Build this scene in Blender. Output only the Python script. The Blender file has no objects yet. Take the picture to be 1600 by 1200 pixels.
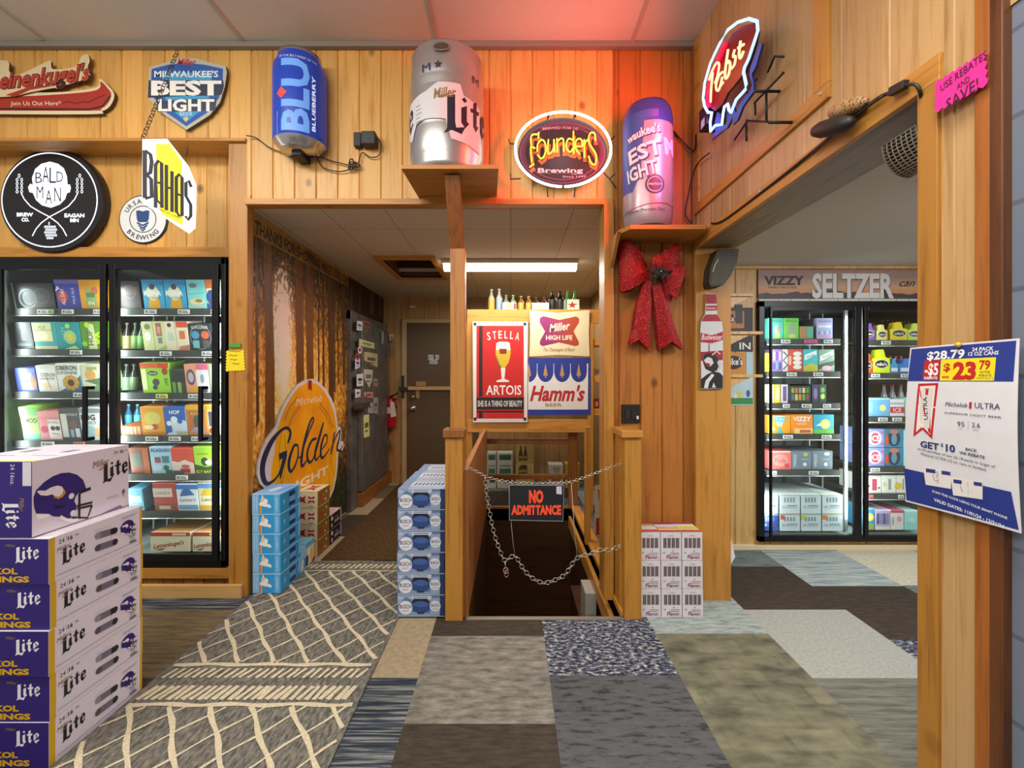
import bpy, bmesh, math, random
from mathutils import Vector, Matrix
from mathutils.geometry import tessellate_polygon
random.seed(7)
SC = bpy.context.scene
COL = SC.collection
PI = math.pi
# ---------------------------------------------------------------- camera, world, main lights
F, CX, CY, EYE = 700.0, 798.0, 588.0, 1.40
cd = bpy.data.cameras.new('camera'); cam = bpy.data.objects.new('camera', cd); COL.objects.link(cam)
cam.location = (0, 0, EYE); cam.rotation_euler = (PI/2, 0, 0)
cd.sensor_width = 36; cd.lens = 36*F/1600; cd.shift_x = (800-CX)/1600; cd.shift_y = -(600-CY)/1600
cd.clip_start = .02
SC.camera = cam
SC.view_settings.view_transform = 'Standard'; SC.view_settings.look = 'None'
SC.view_settings.gamma = 1; SC.view_settings.use_curve_mapping = False
SC.view_settings.exposure = 0.0
wd = bpy.data.worlds.new('store'); SC.world = wd; wd.use_nodes = True
bg = wd.node_tree.nodes['Background']; bg.inputs[0].default_value = (1, .95, .88, 1); bg.inputs[1].default_value = .42
def area(name, loc, target, sx, sy, power, color=(1, 1, 1), spread=PI):
    l = bpy.data.lights.new(name, 'AREA'); l.shape = 'RECTANGLE'; l.size = sx; l.size_y = sy
    l.energy = power; l.color = color; l.spread = spread
    o = bpy.data.objects.new(name, l); COL.objects.link(o); o.location = loc
    o.rotation_euler = (Vector(target)-Vector(loc)).to_track_quat('-Z', 'Y').to_euler()
    return o
WARM = (1, .95, .87)
area('store_ceiling_light', (-2.4, .9, 3.44), (-2.3, 1.5, 0), 1.2, .6, 62, WARM)
area('store_ceiling_light', (-1.15, .8, 3.44), (-1.0, 1.2, 0), 1.2, .6, 20, WARM)
area('store_ceiling_light', (-1.3, -1.3, 3.44), (-.9, 1.6, .9), 2.4, 1.0, 105, WARM)  # unseen ceiling lamp behind the camera, placed for frontal fill
area('added_floor_fill', (.45, .5, 3.44), (.45, 1.1, 0), .6, .6, 22, WARM, 1.75)  # added fill lamp without a fitting, brightens the near right floor
area('side_room_ceiling_light', (2.7, 1.7, 2.24), (2.75, 2.1, 0), 1.2, .5, 66, (.97, .98, 1))
area('hall_fluorescent_light', (0.0, 4.16, 2.36), (0.0, 4.16, 0), 1.2, .1, 31, (1, .92, .78))
area('storage_light', (.35, 5.35, 2.36), (.35, 5.3, 0), .8, .3, 15, (.96, .98, 1))
# ---------------------------------------------------------------- pixel helpers (photo pixel + real plane -> metres)
def PY(px, py, Y): return ((px-CX)*Y/F, EYE+(CY-py)*Y/F)
def PX(px, py, X):
    Y = F*X/(px-CX); return (Y, EYE+(CY-py)*Y/F)
def XY(px, Y): return (px-CX)*Y/F
def ZY(py, Y): return EYE+(CY-py)*Y/F
# ---------------------------------------------------------------- materials
def lin(h):
    if not isinstance(h, str): return tuple(h)+(1,)
    h = h.lstrip('#'); r = []
    for i in (0, 2, 4):
        c = int(h[i:i+2], 16)/255
        r.append(c/12.92 if c <= .04045 else ((c+.055)/1.055)**2.4)
    return (*r, 1)
_M = {}
def newmat(name):
    m = bpy.data.materials.new(name); m.use_nodes = True
    nt = m.node_tree; return m, nt, nt.nodes['Principled BSDF']
def N(nt, t, **kw):
    n = nt.nodes.new(t)
    for k, v in kw.items():
        if k.startswith('_'): n.inputs[int(k[1:])].default_value = v
        else: setattr(n, k, v)
    return n
def mathn(nt, op, a, b=None, c=None):
    n = nt.nodes.new('ShaderNodeMath'); n.operation = op
    for i, x in enumerate((a, b, c)):
        if x is None: continue
        if isinstance(x, (int, float)): n.inputs[i].default_value = x
        else: nt.links.new(x, n.inputs[i])
    return n.outputs[0]
def mixc(nt, fac, a, b, mode='MIX'):
    n = nt.nodes.new('ShaderNodeMix'); n.data_type = 'RGBA'; n.blend_type = mode
    for sock, x in ((n.inputs[0], fac), (n.inputs[6], a), (n.inputs[7], b)):
        if isinstance(x, (int, float)): sock.default_value = x
        elif isinstance(x, tuple): sock.default_value = x
        elif isinstance(x, str): sock.default_value = lin(x)
        else: nt.links.new(x, sock)
    return n.outputs[2]
def ramp(nt, fac, stops):
    n = nt.nodes.new('ShaderNodeValToRGB'); e = n.color_ramp.elements
    while len(e) < len(stops): e.new(.5)
    for i, (p, c) in enumerate(stops): e[i].position = p; e[i].color = lin(c)
    nt.links.new(fac, n.inputs[0]); return n.outputs[0]
def coords(nt, sx=1, sy=1, sz=1):
    tc = N(nt, 'ShaderNodeTexCoord'); mp = N(nt, 'ShaderNodeMapping')
    mp.inputs['Scale'].default_value = (sx, sy, sz)
    nt.links.new(tc.outputs['Object'], mp.inputs[0]); return mp.outputs[0]
def noise(nt, vec, scale, detail=2, rough=.5):
    n = N(nt, 'ShaderNodeTexNoise'); n.inputs['Scale'].default_value = scale
    n.inputs['Detail'].default_value = detail; n.inputs['Roughness'].default_value = rough
    nt.links.new(vec, n.inputs['Vector']); return n.outputs['Fac']
def col(h, rough=.5, metal=0, emit=0, var=.05):
    k = (h, rough, metal, emit)
    if k in _M: return _M[k]
    m, nt, b = newmat('print_'+h.strip('#') if not metal else 'metal_'+h.strip('#'))
    v = coords(nt); f = noise(nt, v, 30, 3)
    c = lin(h); d = tuple(x*(1-var*2) for x in c[:3])+(1,)
    cc = mixc(nt, f, c, d); nt.links.new(cc, b.inputs['Base Color'])
    b.inputs['Roughness'].default_value = rough; b.inputs['Metallic'].default_value = metal
    if emit:
        b.inputs['Emission Color'].default_value = c; b.inputs['Emission Strength'].default_value = emit
    _M[k] = m; return m
def wood(name, light, dark, plank=.137, across='X', phase=0, rough=.42, knots=.5, tint=.3, along='Z', gscale=1.0):
    k = ('w', name)
    if k in _M: return _M[k]
    m, nt, b = newmat(name)
    tc = N(nt, 'ShaderNodeTexCoord'); sp = N(nt, 'ShaderNodeSeparateXYZ'); nt.links.new(tc.outputs['Object'], sp.inputs[0])
    a, l = sp.outputs[across], sp.outputs[along]
    o = sp.outputs[[q for q in 'XYZ' if q not in (across, along)][0]]
    cell = mathn(nt, 'FLOOR', mathn(nt, 'DIVIDE', mathn(nt, 'SUBTRACT', a, phase), plank))
    wn = N(nt, 'ShaderNodeTexWhiteNoise', noise_dimensions='1D'); nt.links.new(cell, wn.inputs['W'])
    cb = N(nt, 'ShaderNodeCombineXYZ')
    nt.links.new(mathn(nt, 'MULTIPLY', a, 26*gscale), cb.inputs[0]); nt.links.new(mathn(nt, 'MULTIPLY', o, 26*gscale), cb.inputs[1])
    nt.links.new(mathn(nt, 'ADD', mathn(nt, 'MULTIPLY', l, 1.5*gscale), mathn(nt, 'MULTIPLY', cell, 7.31)), cb.inputs[2])
    g = noise(nt, cb.outputs[0], 1.6, 4, .6)
    g2 = noise(nt, cb.outputs[0], 9, 2, .6)
    base = ramp(nt, g, ((.28, dark), (.5, light), (.75, light)))
    base = mixc(nt, mathn(nt, 'MULTIPLY', g2, .28), base, dark)
    tv = mathn(nt, 'ADD', mathn(nt, 'MULTIPLY', wn.outputs['Value'], tint), 1-tint*.5)
    hs = N(nt, 'ShaderNodeHueSaturation'); nt.links.new(tv, hs.inputs['Value']); nt.links.new(base, hs.inputs['Color'])
    out = hs.outputs[0]
    if knots:
        cb2 = N(nt, 'ShaderNodeCombineXYZ')
        nt.links.new(mathn(nt, 'ADD', a, mathn(nt, 'MULTIPLY', cell, .37)), cb2.inputs[0])
        nt.links.new(o, cb2.inputs[1]); nt.links.new(mathn(nt, 'MULTIPLY', l, .75), cb2.inputs[2])
        vo = N(nt, 'ShaderNodeTexVoronoi'); vo.inputs['Scale'].default_value = 4.2
        nt.links.new(cb2.outputs[0], vo.inputs['Vector'])
        kn = ramp(nt, vo.outputs['Distance'], ((.0, (1, 1, 1)), (.06, (.8, .8, .8)), (.13, (.0, .0, .0))))
        out = mixc(nt, mathn(nt, 'MULTIPLY', kn, knots), out, '#4a2408')
    nt.links.new(out, b.inputs['Base Color'])
    b.inputs['Roughness'].default_value = rough
    bp = N(nt, 'ShaderNodeBump'); bp.inputs['Strength'].default_value = .15; bp.inputs['Distance'].default_value = .003
    nt.links.new(g2, bp.inputs['Height']); nt.links.new(bp.outputs[0], b.inputs['Normal'])
    _M[k] = m; return m
def carpet(name, stops, sx=8, sy=8, scale=6, detail=3, fine=.5, block=0):
    m, nt, b = newmat(name)
    v = coords(nt, sx, sy, 1)
    f = noise(nt, v, scale, detail, .65)
    if block:
        ck = N(nt, 'ShaderNodeTexBrick'); ck.inputs['Scale'].default_value = block; ck.inputs['Mortar Size'].default_value = .02
        ck.inputs['Color1'].default_value = (.2, .2, .2, 1); ck.inputs['Color2'].default_value = (.8, .8, .8, 1); ck.inputs['Mortar'].default_value = (.35, .35, .35, 1)
        nt.links.new(coords(nt), ck.inputs['Vector'])
        f = mathn(nt, 'ADD', mathn(nt, 'MULTIPLY', f, .78), mathn(nt, 'MULTIPLY', ck.outputs['Color'], .22))
    c = ramp(nt, f, stops)
    p = noise(nt, coords(nt), 330, 2, .7)
    k = ramp(nt, p, ((.3, (.35, .35, .35)), (.7, (1.5, 1.5, 1.5))))
    c = mixc(nt, fine, c, k, 'MULTIPLY')
    nt.links.new(c, b.inputs['Base Color']); b.inputs['Roughness'].default_value = .95
    b.inputs['Specular IOR Level'].default_value = .1
    bp = N(nt, 'ShaderNodeBump'); bp.inputs['Strength'].default_value = .5; bp.inputs['Distance'].default_value = .004
    nt.links.new(p, bp.inputs['Height']); nt.links.new(bp.outputs[0], b.inputs['Normal'])
    return m
def glassmat(name, tint=(.94, .97, .96, 1), refl=1.0, base=.04):
    if name in _M: return _M[name]
    m = bpy.data.materials.new(name); m.use_nodes = True; nt = m.node_tree; nt.nodes.clear()
    o = N(nt, 'ShaderNodeOutputMaterial'); t = N(nt, 'ShaderNodeBsdfTransparent'); t.inputs[0].default_value = tint
    g = N(nt, 'ShaderNodeBsdfGlossy'); g.inputs['Roughness'].default_value = .03
    fr = N(nt, 'ShaderNodeLayerWeight'); fr.inputs[0].default_value = .5
    mx = N(nt, 'ShaderNodeMixShader')
    nt.links.new(mathn(nt, 'ADD', mathn(nt, 'MULTIPLY', mathn(nt, 'POWER', fr.outputs['Facing'], 5), .7*refl), base), mx.inputs[0])
    nt.links.new(t.outputs[0], mx.inputs[1]); nt.links.new(g.outputs[0], mx.inputs[2]); nt.links.new(mx.outputs[0], o.inputs[0])
    _M[name] = m; return m
def bottleglass(h):
    k = 'bottle_glass_'+h
    if k in _M: return _M[k]
    m, nt, b = newmat(k)
    f = noise(nt, coords(nt), 20, 2); nt.links.new(mixc(nt, f, h, h), b.inputs['Base Color'])
    b.inputs['Transmission Weight'].default_value = .35; b.inputs['Roughness'].default_value = .08
    _M[k] = m; return m
def emis(h, s): return col(h, .4, 0, s)
PINE = wood('pine_boards_gold', '#dcaa5c', '#bf8438', .137, 'X', 0, tint=.22, knots=.85)
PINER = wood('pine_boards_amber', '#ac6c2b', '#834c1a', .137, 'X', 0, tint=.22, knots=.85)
PINELOW = wood('pine_boards_under_cooler', '#b87a36', '#8f5620', .137, 'X', 0)
PANELX = wood('plywood_panel_tan', '#c19c6a', '#a17b4b', .2, 'Y', 0, knots=.25)
HALLP = wood('hall_panel_tan', '#b18b57', '#8c683a', .2, 'X', 0, knots=.15)
ROOMP = wood('side_room_panel', '#d2aa6c', '#a87d44', .2, 'X', 0, knots=.25)
TRIMW = wood('trim_honey', '#b68034', '#8c581c', .6, 'X', .31, knots=.35, tint=.1)
TRIMY = wood('trim_honey_cross', '#c48b3e', '#986022', .6, 'Z', .31, knots=.35, tint=.1, along='Y')
TRIMH = wood('trim_honey_level', '#c58a3d', '#9a6020', .6, 'Z', .31, knots=.35, tint=.1, along='X')
DARKW = wood('trim_brown', '#8f5a26', '#6a3c14', .6, 'X', .31, knots=.3, tint=.1)
BASEW = wood('raw_board', '#cfa566', '#b58546', .6, 'Z', .31, knots=.3, tint=.1, along='X')
PLY = wood('plywood_sheet', '#a06c3c', '#7c4d26', .9, 'Y', .4, knots=.1, tint=.1)
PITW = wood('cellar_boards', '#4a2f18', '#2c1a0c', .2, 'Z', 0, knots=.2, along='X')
# ---------------------------------------------------------------- surfaces: callables (u, v, e) -> point
def plane(o, u, v):
    o, u, v = Vector(o), Vector(u), Vector(v); n = u.cross(v).normalized()
    f = lambda a, b, e=0: o+u*a+v*b+n*e
    f.__dict__['strip'] = 0
    return f
def front(x, y, z=0): return plane((x, y, z), (1, 0, 0), (0, 0, 1))        # faces the room (-Y)
def wallL(x, y=0, z=0): return plane((x, y, z), (0, 1, 0), (0, 0, 1))      # faces +X
def wallR(x, y=0, z=0): return plane((x, y, z), (0, -1, 0), (0, 0, 1))     # faces -X
def topf(x, y, z): return plane((x, y, z), (1, 0, 0), (0, 1, 0))
def cyl(c, rfun, a0=0):          # u = arc length from the front (-Y) direction, v = height
    c = Vector(c)
    def f(u, v, e=0):
        r = rfun(v); r0 = rfun(.0001) if False else f.rad
        t = u/r0+a0
        return c+Vector((math.sin(t)*(r+e), -math.cos(t)*(r+e), v))
    f.strip = .012; f.rad = rfun(.3)
    return f
# ---------------------------------------------------------------- text
_T = {}
def text2d(s, shear=0, bold=0, res=2):
    k = (s, shear, bold, res)
    if k not in _T:
        cu = bpy.data.curves.new('lettering', 'FONT'); cu.body = s; cu.shear = shear; cu.offset = bold
        cu.resolution_u = res; cu.fill_mode = 'FRONT'
        ob = bpy.data.objects.new('lettering', cu); COL.objects.link(ob)
        bpy.context.view_layer.update()
        me = bpy.data.meshes.new_from_object(ob)
        vs = [(v.co.x/.729, v.co.y/.729) for v in me.vertices]; fs = [tuple(p.vertices) for p in me.polygons]
        x0 = min([v[0] for v in vs], default=0); x1 = max([v[0] for v in vs], default=1)
        vs = [(v[0]-x0, v[1]) for v in vs]
        bpy.data.objects.remove(ob); bpy.data.curves.remove(cu); bpy.data.meshes.remove(me)
        _T[k] = (vs, fs, x1-x0)
    return _T[k]
LITE = [[(.08,.95),(.28,1.0),(.28,.30),(.31,.16),(.56,.23),(.45,.02),(.20,.08),(0,0),(.08,.13)],
        [(.44,.70),(.60,.80),(.60,.40),(.67,.35),(.55,.20),(.44,.32)], [(.45,.92),(.53,1.0),(.61,.92),(.53,.85)],
        [(.80,.80),(.80,.95),(.94,1.04),(.94,.81),(1.06,.83),(1.02,.71),(.94,.70),(.94,.40),(1.03,.43),(.90,.22),(.80,.34),(.80,.70),(.72,.68),(.70,.78)],
        [(1.12,.36),(1.12,.72),(1.25,.82),(1.25,.40)], [(1.20,.82),(1.36,.87),(1.45,.75),(1.43,.58),(1.34,.58),(1.33,.73),(1.24,.76)],
        [(1.22,.55),(1.43,.58),(1.43,.65),(1.22,.62)], [(1.12,.40),(1.26,.22),(1.47,.43),(1.43,.48),(1.29,.40),(1.22,.48)]]
# ---------------------------------------------------------------- mesh builder
class MB:
    def __init__(s): s.v = []; s.f = []; s.mi = []; s.sm = []; s.m = []; s.lay = 0; s.step = .0001
    def mat(s, m):
        if isinstance(m, str): m = col(m)
        if m not in s.m: s.m.append(m)
        return s.m.index(m)
    def add(s, vs, fs, m, smooth=False):
        o = len(s.v); s.v += [tuple(p) for p in vs]; i = s.mat(m)
        for f in fs: s.f.append(tuple(o+k for k in f)); s.mi.append(i); s.sm.append(smooth)
        return s
    def poly(s, pts, m): return s.add(pts, [tuple(range(len(pts)))], m)
    def box(s, x0, x1, y0, y1, z0, z1, m, faces=None):
        if x0 > x1: x0, x1 = x1, x0
        if y0 > y1: y0, y1 = y1, y0
        if z0 > z1: z0, z1 = z1, z0
        vs = [(x, y, z) for z in (z0, z1) for y in (y0, y1) for x in (x0, x1)]
        fc = dict(bottom=(0, 2, 3, 1), top=(4, 5, 7, 6), front=(0, 1, 5, 4), back=(2, 6, 7, 3), left=(0, 4, 6, 2), right=(1, 3, 7, 5))
        o = len(s.v); s.v += vs
        for k, f in fc.items():
            mm = (faces or {}).get(k, m)
            s.f.append(tuple(o+i for i in f)); s.mi.append(s.mat(mm)); s.sm.append(False)
        return s
    def slab(s, pts, S, e0, e1, m, edge=None):           # outline in (u, v) extruded between offsets e0 < e1
        n = len(pts)
        ar = sum(pts[i][0]*pts[(i+1) % n][1]-pts[(i+1) % n][0]*pts[i][1] for i in range(n))
        if ar < 0: pts = pts[::-1]
        a = [S(u, v, e0) for u, v in pts]; b = [S(u, v, e1) for u, v in pts]
        s.add(b, [tuple(range(n))], m); s.add(a, [tuple(reversed(range(n)))], edge or m)
        s.add(a+b, [(i, (i+1) % n, n+(i+1) % n, n+i) for i in range(n)], edge or m)
        return s
    def bar(s, p, q, w, h, m, up=(0, 0, 1)):
        p, q, up = Vector(p), Vector(q), Vector(up); d = (q-p).normalized(); a = d.cross(up).normalized(); b = a.cross(d)
        c = [a*sx*w/2+b*sy*h/2 for sx, sy in ((-1, -1), (1, -1), (1, 1), (-1, 1))]
        vs = [p+k for k in c]+[q+k for k in c]
        return s.add(vs, [(3, 2, 1, 0), (4, 5, 6, 7)]+[(i, (i+1) % 4, 4+(i+1) % 4, 4+i) for i in range(4)], m)
    def tube(s, pts, r, m, n=8, closed=False, smooth=True):
        pts = [Vector(p) for p in pts]; k = len(pts)
        if k < 2: return s
        rings = []; up = None
        for i, p in enumerate(pts):
            if closed: d = pts[(i+1) % k]-pts[i-1]
            else: d = pts[min(i+1, k-1)]-pts[max(i-1, 0)]
            if d.length < 1e-9: d = Vector((0, 0, 1))
            d.normalize()
            if up is None: up = Vector((0, 0, 1)) if abs(d.z) < .9 else Vector((1, 0, 0))
            a = d.cross(up)
            if a.length < 1e-4: a = d.cross(Vector((.3, 1, .2)))
            a.normalize(); b = a.cross(d).normalized(); up = b
            rr = r[i] if isinstance(r, (list, tuple)) else r
            rings.append([p+(a*math.cos(t)+b*math.sin(t))*rr for t in [2*PI*j/n for j in range(n)]])
        vs = [q for g in rings for q in g]; fs = []
        for i in range(k if closed else k-1):
            i2 = (i+1) % k
            for j in range(n): fs.append((i*n+j, i*n+(j+1) % n, i2*n+(j+1) % n, i2*n+j))
        if not closed: fs += [tuple(reversed(range(n))), tuple((k-1)*n+j for j in range(n))]
        return s.add(vs, fs, m, smooth)
    def lathe(s, prof, c, m, n=24, axis='Z', a0=0, a1=2*PI, mats=None):
        c = Vector(c); full = a1-a0 > 2*PI-.01; k = n if full else n+1; vs = []
        for r, h in prof:
            for j in range(k):
                t = a0+(a1-a0)*j/n
                if axis == 'Z': vs.append(c+Vector((math.sin(t)*r, -math.cos(t)*r, h)))
                elif axis == 'Y': vs.append(c+Vector((math.cos(t)*r, h, math.sin(t)*r)))
                else: vs.append(c+Vector((h, math.cos(t)*r, math.sin(t)*r)))
        o = len(s.v); s.v += [tuple(p) for p in vs]
        for i in range(len(prof)-1):
            mm = s.mat(mats[i] if mats else m)
            for j in range(n):
                j2 = (j+1) % k
                s.f.append((o+i*k+j, o+i*k+j2, o+(i+1)*k+j2, o+(i+1)*k+j)); s.mi.append(mm); s.sm.append(True)
        return s
    # ---- flat printed shapes on a surface
    def eps(s): s.lay += 1; return .0005+s.step*s.lay
    def tri2(s, S, vs, fs, m, e):
        if not S.strip: return s.add([S(u, v, e) for u, v in vs], fs, m)
        out = []
        for f in fs:
            pg = [vs[i] for i in f]
            for t in ([pg] if len(pg) == 3 else [[pg[0], pg[i], pg[i+1]] for i in range(1, len(pg)-1)]):
                u0 = min(p[0] for p in t); u1 = max(p[0] for p in t); k0 = math.floor(u0/S.strip); k1 = math.ceil(u1/S.strip)
                if k1-k0 <= 1: out.append(t); continue
                for k in range(k0, k1):
                    q = clipu(clipu(t, k*S.strip, 1), (k+1)*S.strip, -1)
                    if len(q) > 2: out.append(q)
        for q in out: s.add([S(u, v, e) for u, v in q], [tuple(range(len(q)))], m)
        return s
    def flat(s, S, pts, m, e=None):
        e = s.eps() if e is None else e; n = len(pts)
        ar = sum(pts[i][0]*pts[(i+1) % n][1]-pts[(i+1) % n][0]*pts[i][1] for i in range(n))
        if ar < 0: pts = pts[::-1]
        if not S.strip: return s.add([S(u, v, e) for u, v in pts], [tuple(range(n))], m)
        tr = tessellate_polygon([[Vector((u, v, 0)) for u, v in pts]])
        return s.tri2(S, pts, [tuple(t) for t in tr], m, e)
    def rect(s, S, u0, v0, u1, v1, m, e=None): return s.flat(S, [(u0, v0), (u1, v0), (u1, v1), (u0, v1)], m, e)
    def disc(s, S, u, v, ru, rv, m, n=24, e=None, a0=0, a1=2*PI):
        return s.flat(S, [(u+ru*math.cos(a0+(a1-a0)*i/n), v+rv*math.sin(a0+(a1-a0)*i/n)) for i in range(n if a1-a0 > 6.28 else n+1)], m, e)
    def ring(s, S, u, v, ru, rv, w, m, n=36, e=None, a0=0, a1=2*PI):
        e = s.eps() if e is None else e
        for i in range(n):
            t, q = a0+(a1-a0)*i/n, a0+(a1-a0)*(i+1)/n
            s.flat(S, [(u+(ru-w)*math.cos(t), v+(rv-w)*math.sin(t)), (u+ru*math.cos(t), v+rv*math.sin(t)),
                       (u+ru*math.cos(q), v+rv*math.sin(q)), (u+(ru-w)*math.cos(q), v+(rv-w)*math.sin(q))], m, e)
        return s
    def stroke(s, S, pts, w, m, e=None):
        e = s.eps() if e is None else e; n = len(pts)
        L, R = [], []
        for i, p in enumerate(pts):
            a, b = pts[max(i-1, 0)], pts[min(i+1, n-1)]
            dx, dy = b[0]-a[0], b[1]-a[1]; d = math.hypot(dx, dy) or 1
            ww = (w[i] if isinstance(w, (list, tuple)) else w)/2
            L.append((p[0]-dy/d*ww, p[1]+dx/d*ww)); R.append((p[0]+dy/d*ww, p[1]-dx/d*ww))
        for i in range(n-1): s.flat(S, [R[i], R[i+1], L[i+1], L[i]], m, e+i*.00001)
        return s
    def text(s, S, t, u, v, h, m, w=None, al='c', shear=0, bold=0, rot=0, e=None, arc=0, res=2, wmax=None):
        vs, fs, W = text2d(t, shear, bold, res); e = s.eps() if e is None else e
        kx = h if w is None else w/W
        if wmax and W*kx > wmax: kx = wmax/W
        if wmax and w is None and kx < h*.62: h = kx/.62
        ox = {'c': -W*kx/2, 'l': 0, 'r': -W*kx}[al]; oy = -h/2
        c, sn = math.cos(rot), math.sin(rot); out = []
        for x, y in vs:
            x, y = x*kx+ox, y*h+oy
            if arc: t_ = x/arc; x, y = math.sin(t_)*(arc+y), math.cos(t_)*(arc+y)-arc
            out.append((u+x*c-y*sn, v+x*sn+y*c))
        return s.tri2(S, out, fs, m, e)
    def polys(s, S, L, u, v, k, m, shear=0, rot=0):
        e = s.eps(); c, sn = math.cos(rot), math.sin(rot)
        for pg in L: s.flat(S, [(u+(x*c-y*sn)*k, v+(x*sn+y*c)*k) for x, y in pg], m, e)
        return s
    def draw(s, S, w, h, items):        # mini language in fractions of a w x h face
        for it in items:
            k = it[0]
            if k == 'r': s.rect(S, it[1]*w, it[2]*h, it[3]*w, it[4]*h, it[5])
            elif k == 'e': s.disc(S, it[1]*w, it[2]*h, it[3]*w, it[4]*h, it[5], 20)
            elif k == 'c': s.disc(S, it[1]*w, it[2]*h, it[3]*h, it[3]*h, it[4], 20)
            elif k == 'o': s.ring(S, it[1]*w, it[2]*h, it[3]*w, it[4]*h, it[5]*h, it[6], 24)
            elif k == 'p': s.flat(S, [(x*w, y*h) for x, y in it[1]], it[2])
            elif k == 'l': s.stroke(S, [(x*w, y*h) for x, y in it[1]], it[2]*h, it[3])
            elif k == 't':
                o = dict(it[6]) if len(it) > 6 else {}
                if 'wm' in o: o['wmax'] = o.pop('wm')*w
                s.text(S, it[1], it[2]*w, it[3]*h, it[4]*h, it[5], **o)
            elif k == 'lite': s.polys(S, LITE, it[1]*w, it[2]*h, it[3]*h, it[4], rot=it[5] if len(it) > 5 else 0)
            elif k == 'h': helmet(s, S, it[1]*w, it[2]*h, it[3]*h)
        return s
    def build(s, name, parent=None, loc=None, bevel=0, label=None, cat=None, group=None, kind=None, seg=2):
        if parent is not None: off = parent['_o'] if '_o' in parent else (0, 0, 0)
        elif loc is not None: off = loc
        else:
            xs = [p[0] for p in s.v]; ys = [p[1] for p in s.v]; zs = [p[2] for p in s.v]
            off = ((min(xs)+max(xs))/2, (min(ys)+max(ys))/2, min(zs))
            if kind == 'structure': off = (0, 0, 0)
        me = bpy.data.meshes.new(name)
        me.from_pydata([(p[0]-off[0], p[1]-off[1], p[2]-off[2]) for p in s.v], [], s.f)
        for m in s.m: me.materials.append(m)
        me.polygons.foreach_set('material_index', s.mi); me.polygons.foreach_set('use_smooth', s.sm); me.update()
        o = bpy.data.objects.new(name, me); COL.objects.link(o)
        if parent is not None:
            o.parent = parent
            par_off[o.name] = off
            o['_o'] = off
        else: o.location = off; o['_o'] = off
        if bevel:
            b = o.modifiers.new('soft_edges', 'BEVEL'); b.width = bevel; b.segments = seg; b.limit_method = 'ANGLE'; b.angle_limit = .7
        if label: o['label'] = label
        if cat: o['category'] = cat
        if group: o['group'] = group
        if kind: o['kind'] = kind
        return o
par_off = {}
def clipu(t, u, sgn):
    out = []; n = len(t)
    for i in range(n):
        a, b = t[i], t[(i+1) % n]; ia = (a[0]-u)*sgn >= 0; ib = (b[0]-u)*sgn >= 0
        if ia: out.append(a)
        if ia != ib:
            k = (u-a[0])/(b[0]-a[0]); out.append((u, a[1]+(b[1]-a[1])*k))
    return out
def thing(name, label, cat, loc=(0, 0, 0), group=None):
    o = bpy.data.objects.new(name, None); COL.objects.link(o); o.location = loc; o.empty_display_size = .1
    o['label'] = label; o['category'] = cat; o['_o'] = tuple(loc)
    if group: o['group'] = group
    return o
def dup(src, loc, label=None, group=None, rot=None):
    r = src.copy(); COL.objects.link(r); r.location = loc
    if rot: r.rotation_euler = rot
    if label: r['label'] = label
    if group: r['group'] = group
    for ch in list(src.children):
        c = ch.copy(); COL.objects.link(c); c.parent = r
        for g in ch.children:
            d = g.copy(); COL.objects.link(d); d.parent = c
    return r
def smoothpath(pts, k=6):
    P = [Vector(p) for p in pts]; out = []
    for i in range(len(P)-1):
        a, b, c, d = P[max(i-1, 0)], P[i], P[i+1], P[min(i+2, len(P)-1)]
        for j in range(k):
            t = j/k
            out.append(.5*((2*b)+(c-a)*t+(2*a-5*b+4*c-d)*t*t+(3*b-a-3*c+d)*t**3))
    out.append(P[-1]); return out
def struct(name, mb, bevel=0, **kw): return mb.build(name, kind='structure', bevel=bevel, **kw)
# ================================================================ THE SETTING
YW, XR = 2.84, 1.16          # sales-room back wall, right-hand wall
def planks(mb, S, u0, u1, v0, v1, pw, m, phase=0, g=.003, dep=.008):
    mb.lay = 0
    k = math.floor((u0-phase)/pw); u = phase+k*pw
    while u < u1-1e-6:
        a, b = max(u, u0), min(u+pw, u1); c0 = g if u >= u0-1e-6 else 0; c1 = g if u+pw <= u1+1e-6 else 0
        mb.add([S(a+c0*2, v0), S(b-c1*2, v0), S(b-c1*2, v1), S(a+c0*2, v1)], [(0, 1, 2, 3)], m)
        if c0: mb.add([S(a, v0, -dep), S(a+c0*2, v0), S(a+c0*2, v1), S(a, v1, -dep)], [(0, 1, 2, 3)], m)
        if c1: mb.add([S(b-c1*2, v0), S(b, v0, -dep), S(b, v1, -dep), S(b-c1*2, v1)], [(0, 1, 2, 3)], m)
        u += pw
# ---- carpet tiles
T = {}
T['olivebrown'] = carpet('carpet_olive_brown', ((.3, '#4c4332'), (.5, '#6b5d45'), (.7, '#7d6e52')), 1, 9, 5)
T['beige'] = carpet('carpet_beige', ((.3, '#8d7f66'), (.7, '#a59579')), 8, 8, 4)
T['navy'] = carpet('carpet_navy_stripes', ((.35, '#20242c'), (.5, '#3c434d'), (.62, '#7c7d78')), .6, 14, 5)
T['dark'] = carpet('carpet_dark_brown', ((.3, '#352e28'), (.7, '#4c433b')), 2, 9, 6)
T['weave'] = carpet('carpet_grey_weave', ((.3, '#57524a'), (.5, '#77726a'), (.7, '#918b80')), 2.2, 7, 5, 4)
T['noise'] = carpet('carpet_blue_white_fleck', ((.40, '#1c2032'), (.5, '#494d5c'), (.56, '#77777a'), (.64, '#bdb9ad')), 5, 9, 7, 5, .4)
T['dash'] = carpet('carpet_charcoal_dashes', ((.36, '#35363a'), (.46, '#515153'), (.7, '#5b5b5b')), 2.2, 9, 5)
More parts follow.
